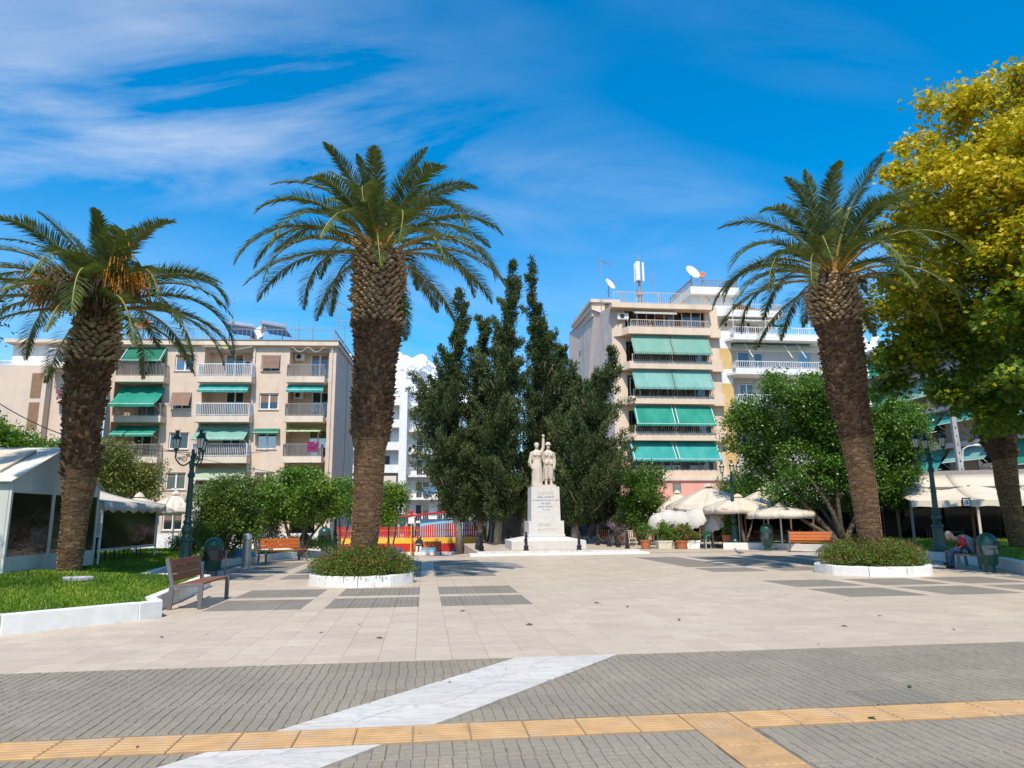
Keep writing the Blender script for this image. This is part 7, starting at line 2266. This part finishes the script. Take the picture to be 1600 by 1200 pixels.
# ---- utility pole and cables
pu = P(1508, 750, 40)
t = thing('utility_pole', 'pale perforated concrete utility pole with a street light, before the teal awnings', 'pole', (X(1513, 40), 40, 0), 0)
ptop = P(1487, 641, 40)
q = MB(); q.add([(-.2, -.14, 0), (.2, -.14, 0), (.2, .14, 0), (-.2, .14, 0), (ptop.x - X(1513, 40) - .12, -.1, ptop.z), (ptop.x - X(1513, 40) + .12, -.1, ptop.z), (ptop.x - X(1513, 40) + .12, .1, ptop.z), (ptop.x - X(1513, 40) - .12, .1, ptop.z)], [(3, 2, 1, 0), (4, 5, 6, 7), (0, 1, 5, 4), (1, 2, 6, 5), (2, 3, 7, 6), (3, 0, 4, 7)]); q.build('shaft', M['concrete'], t, bevel=.02)
q = MB()
dx = ptop.x - X(1513, 40)
for k in range(9):
    z = 2.6 + (ptop.z - 3.2) * k / 9
    w = .03
    q.bx(dx * z / ptop.z - w, dx * z / ptop.z + w, -.142 + .04 * z / ptop.z - .004, -.1, z, z + .12)
q.build('step_holes', M['inside'], t)
q = MB(); zl = Z(702, 40, 1510); q.tube([(dx * .6 + .1, -.1, zl - .9), (dx * .6 + .2, -.15, zl), (dx * .6 + .45, -.2, zl + .15), (dx * .6 + .8, -.2, zl + .2)], .03, 6); q.build('lamp_arm', M['dish_white'], t)
q = MB(); q.ball((dx * .6 + 1.1, -.2, zl + .2), .36, .12, .08, 12, 6); q.build('lamp_head', M['dish_white'], t)
def cable(label, pts, sag, r_=.018):
    t = thing('overhead_cable', label, 'cable', pts[0], 0)
    q = MB()
    for i in range(len(pts) - 1):
        a, c = pts[i] - pts[0], pts[i + 1] - pts[0]
        q.tube([a.lerp(c, s / 14) + Vector((0, 0, -4 * sag * (s / 14) * (1 - s / 14))) for s in range(15)], r_, 5)
    q.build('wire', M['iron'], t)
cable('black cable slung from the left edge past the left palm towards the beige block', [P(-20, 618, 24), P(160, 695, 26), P(420, 705, 54)], .25)
cable('thin wire sagging before the lower floors of the beige block', [P(250, 700, 50), P(540, 748, 54)], .4, .02)

# ---- blue bundle and other small things
gp = Vector((X(372, 27.3), 27.3, lz_l(-10.5, 27.3)))
t = thing('cloth_bundle', 'crumpled blue and white cloth lying on the lawn before the dark shrub', 'cloth', gp, 0)
def heap(q, rx, ry, rz, c, seed, m=0):
    q.lathe([(.98, 0), (1.0, .1 * rz), (.85, .5 * rz), (.5, .85 * rz), (.1, rz)], c, 28, m, rx, ry, wob=lambda a, z: .16 * math.sin(a * 3 + seed) + .09 * math.sin(a * 7 + z * 12 + seed))
q = MB(); heap(q, .5, .3, .32, (.2, 0, 0), 1); q.build('blue_cloth', M['blue_cloth'], t, smooth=True)
q = MB(); heap(q, .35, .22, .2, (-.45, -.05, 0), 3); q.build('white_cloth', M['white_cloth'], t, smooth=True)
gs = Vector((X(127, 17.2), 17.0, lz_l(-10.4, 17)))
t = thing('stone_slab', 'flat stone set in the grass before the left palm', 'stone', G(122, 903, .42), .2)
q = MB(); q.lathe([(.3, -.05), (.31, .01), (.28, .03)], n=10, sy=.55, wob=lambda a, z: .1 * math.sin(a * 3)); q.build('slab', M['concrete'], t)
gpg = G(1156, 868)
t = thing('pigeon', 'small pigeon on the paving in the right palm shadow', 'bird', (gpg.x, gpg.y, 0), R(160))
q = MB(); q.lathe([(.005, -.02), (.05, .03), (.075, .1), (.07, .17), (.04, .24), (.01, .3)], (0, 0, 0), 12)
body = carve(MB().tube([(-.2, 0, .12), (-.1, 0, .14), (0, 0, .15), (.1, 0, .18), (.15, 0, .23), (.17, 0, .27), (.2, 0, .275), (.235, 0, .26)], [.015, .06, .085, .075, .045, .04, .035, .008], 10).tube([(.03, .03, .1), (.03, .03, 0)], .012, 5).tube([(.03, -.03, .1), (.03, -.03, 0)], .012, 5), 'body', t, mat('pigeon_grey', (.30, .26, .24), .7, .3, 20), .012, 2)

# ================================================================ people
def skin_tube(q, pts, rs, n=12):
    q.tube(pts, rs, n)
    for p, r_ in ((pts[0], rs[0]), (pts[-1], rs[-1])):
        q.ball(p, r_ * .98, n=n, k=6)
    return q
def hunch(q, z0=.60, deg=30):
    for i, (x, y, z) in enumerate(q.v):
        if z > z0:
            a_ = R(deg) * min(1.0, (z - z0) / .28)
            dy, dz = y + .02, z - z0
            q.v[i] = (x, -.02 + dy * math.cos(a_) - dz * math.sin(a_), z0 + dy * math.sin(a_) * .9 + dz * math.cos(a_))
    return q
# ---- man on the right bench, bent forward, facing left along -y of his own frame
mt = thing('person', 'seated person in red-sleeved shirt, grey vest and jeans, bent forward on the right bench', 'person', man_bench.location + Matrix.Rotation(R(-110), 3, 'Z') @ Vector((.38, 0, 0)), R(-108))
# local: looks towards -y, seat top at .46
q = MB()
q.lathe([(.13, .50), (.165, .56), (.17, .7), (.175, .85), (.165, .95), (.11, 1.03)], (0, -.02, 0), 20, sx=1.12, sy=.8)
skin_tube(q, [(0, -.16, 1.0), (0, -.24, 1.10)], [.062, .058])
# head bowed forward
q.ball((0, -.30, 1.19), .078, .10, .115, 16, 12); q.ball((0, -.40, 1.155), .016, .026, .026, 8, 6); q.ball((0, -.36, 1.10), .05, .045, .035, 10, 6)
for s in (-1, 1):
    q.ball((s * .08, -.285, 1.175), .014, .028, .038, 8, 6); q.ball((s * .033, -.388, 1.185), .014, .012, .01, 6, 5)
    skin_tube(q, [(s * .20, -.1, .96), (s * .25, -.2, .76), (s * .2, -.34, .66), (s * .10, -.46, .64)], [.052, .048, .042, .03])
    # hand: palm, four fingers and thumb, loosely clasped
    q.ball((s * .065, -.50, .635), .04, .05, .022, 10, 6)
    for k in range(4):
        x = s * (.09 - .02 * k)
        q.tube([(x, -.53, .64), (x - s * .012, -.565, .632), (x - s * .03, -.575, .612 - .004 * k)], [.0095, .009, .0075], 6)
    q.tube([(s * .055, -.48, .655), (s * .03, -.51, .668), (s * .015, -.535, .662)], [.011, .010, .008], 6)
skin_tube(q, [(-.10, -.05, .53), (-.135, -.47, .53), (-.14, -.50, .09)], [.05, .04, .036])
skin_tube(q, [(.10, -.05, .53), (.10, -.49, .55), (-.03, -.62, .17)], [.05, .04, .036])
carve(hunch(q), 'body', mt, M['skin'], .014, 3)
q = MB()
q.lathe([(.18, .47), (.205, .55), (.20, .68), (.205, .82), (.195, .92), (.15, 1.0), (.09, 1.06)], (0, -.03, 0), 24, sx=1.15, sy=.86, wob=lambda a, z: .02 * math.sin(a * 6 + z * 20))
q.ball((0, .02, .84), .2, .17, .2)
carve(hunch(q), 'vest', mt, M['vest'], .016, 3)
q = MB()
for s in (-1, 1):
    skin_tube(q, [(s * .185, -.08, .97), (s * .245, -.18, .79), (s * .235, -.235, .735)], [.08, .072, .066])
carve(hunch(q), 'shirt_sleeves', mt, M['red_shirt'], .014, 2)
q = MB()
q.lathe([(.17, .46), (.19, .52), (.17, .6)], (0, -.02, 0), 20, sx=1.15, sy=.9)
skin_tube(q, [(-.10, -.04, .545), (-.13, -.30, .55), (-.14, -.49, .535), (-.14, -.50, .35), (-.14, -.50, .11)], [.098, .088, .076, .066, .06])
skin_tube(q, [(.10, -.04, .545), (.12, -.30, .56), (.10, -.50, .56), (.02, -.56, .38), (-.03, -.62, .2)], [.098, .088, .076, .066, .06])
carve(q, 'jeans', mt, M['jeans'], .016, 3)
q = MB()
q.tube([(-.14, -.47, .05), (-.14, -.58, .045), (-.14, -.68, .035)], [.05, .045, .03], 10); q.bx(-.19, -.09, -.70, -.43, 0, .02)
carve(q, 'shoe', mt, M['dark_cloth'], .012, 2)
q = MB(); q.tube([(-.03, -.60, .16), (-.05, -.70, .13), (-.06, -.78, .15)], [.05, .045, .03], 10)
carve(q, 'shoe', mt, M['dark_cloth'], .012, 2)
q = MB(); q.ball((0, -.275, 1.22), .087, .105, .105, 16, 10); q.ball((0, -.23, 1.16), .075, .06, .07, 12, 8)
carve(hunch(q), 'hair', mt, M['hair_grey'], .012, 2)
q = MB(); q.ball((.27, -.1, .56), .13, .16, .12, 14, 9)
t = thing('plastic_bag', 'crumpled pale plastic bag beside the seated man on the bench', 'bag', man_bench.location + Matrix.Rotation(R(-110), 3, 'Z') @ Vector((.98, -.2, .46)), R(-110))
q = MB(); heap(q, .15, .13, .22, (-.33, .0, .01), 2); q.build('bag', M['bag_clear'], t, smooth=True)

# ---- woman on the far bench, facing the camera, reading
wt_ = thing('person', 'seated woman with long dark hair, dark top and white trousers on the playground bench', 'person', (X(656, YW), YW - .02, gz(X(656, YW), YW)), R(2))
q = MB()
q.lathe([(.12, .48), (.15, .56), (.14, .72), (.16, .9), (.14, 1.0), (.06, 1.05)], (0, -.1, 0), 18, sx=1.1, sy=.75)
skin_tube(q, [(0, -.12, 1.02), (0, -.15, 1.1)], [.05, .048])
q.ball((0, -.18, 1.19), .07, .09, .105, 14, 10); q.ball((0, -.275, 1.17), .013, .02, .022, 8, 5); q.ball((0, -.23, 1.11), .045, .04, .03, 8, 5)
for s in (-1, 1):
    q.ball((s * .03, -.262, 1.2), .012, .01, .009, 6, 5)
    skin_tube(q, [(s * .17, -.1, .96), (s * .21, -.18, .76), (s * .12, -.36, .70)], [.042, .038, .03])
    q.ball((s * .09, -.40, .70), .03, .04, .02, 8, 6)
    for k in range(4):
        x = s * (.105 - .017 * k)
        q.tube([(x, -.425, .705), (x, -.455, .70), (x, -.462, .685)], [.008, .0075, .006], 5)
    q.tube([(s * .07, -.39, .715), (s * .05, -.41, .73), (s * .045, -.43, .735)], [.009, .008, .006], 5)
    skin_tube(q, [(s * .09, -.08, .53), (s * .11, -.46, .52), (s * .12, -.47, .08)], [.065, .055, .035])
carve(q, 'body', wt_, M['skin'], .014, 3)
q = MB(); q.lathe([(.15, .5), (.175, .58), (.165, .74), (.185, .9), (.165, 1.0), (.08, 1.05)], (0, -.1, 0), 20, sx=1.12, sy=.8)
for s in (-1, 1):
    skin_tube(q, [(s * .165, -.1, .96), (s * .212, -.18, .77), (s * .16, -.29, .72)], [.06, .054, .045])
carve(q, 'top', wt_, M['dark_cloth'], .016, 2)
q = MB()
for s in (-1, 1):
    skin_tube(q, [(s * .09, -.06, .55), (s * .12, -.46, .545), (s * .125, -.48, .3), (s * .13, -.49, .1)], [.088, .072, .06, .056])
carve(q, 'trousers', wt_, M['white_cloth'], .016, 2)
for s in (-1, 1):
    q = MB(); q.tube([(s * .13, -.46, .05), (s * .135, -.58, .04), (s * .14, -.66, .03)], [.045, .04, .025], 8); carve(q, 'shoe', wt_, M['white_cloth'], .012, 2)
q = MB(); q.ball((0, -.15, 1.225), .085, .095, .1, 14, 9); q.tube([(.06, -.13, 1.2), (.085, -.14, 1.05), (.08, -.17, .9)], [.045, .045, .02], 8); q.tube([(-.06, -.13, 1.2), (-.085, -.14, 1.05), (-.08, -.17, .9)], [.045, .045, .02], 8); q.ball((0, -.07, 1.1), .09, .05, .16, 10, 8)
carve(q, 'hair', wt_, M['hair_dark'], .013, 2)
t = thing('book', 'small open booklet held by the woman on the playground bench', 'book', wt_.location + Vector((0, -.42, .73)), R(2))
q = MB(); q.add([(-.1, -.07, .02), (0, -.07, 0), (0, .07, .02), (-.1, .07, .04), (.1, -.07, .02), (.1, .07, .04)], [(0, 1, 2, 3), (1, 4, 5, 2)]); q.add([(-.1, -.07, .012), (0, -.07, -.008), (0, .07, .012), (-.1, .07, .032), (.1, -.07, .012), (.1, .07, .032)], [(3, 2, 1, 0), (2, 5, 4, 1)]); q.build('pages', M['white_cloth'], t)
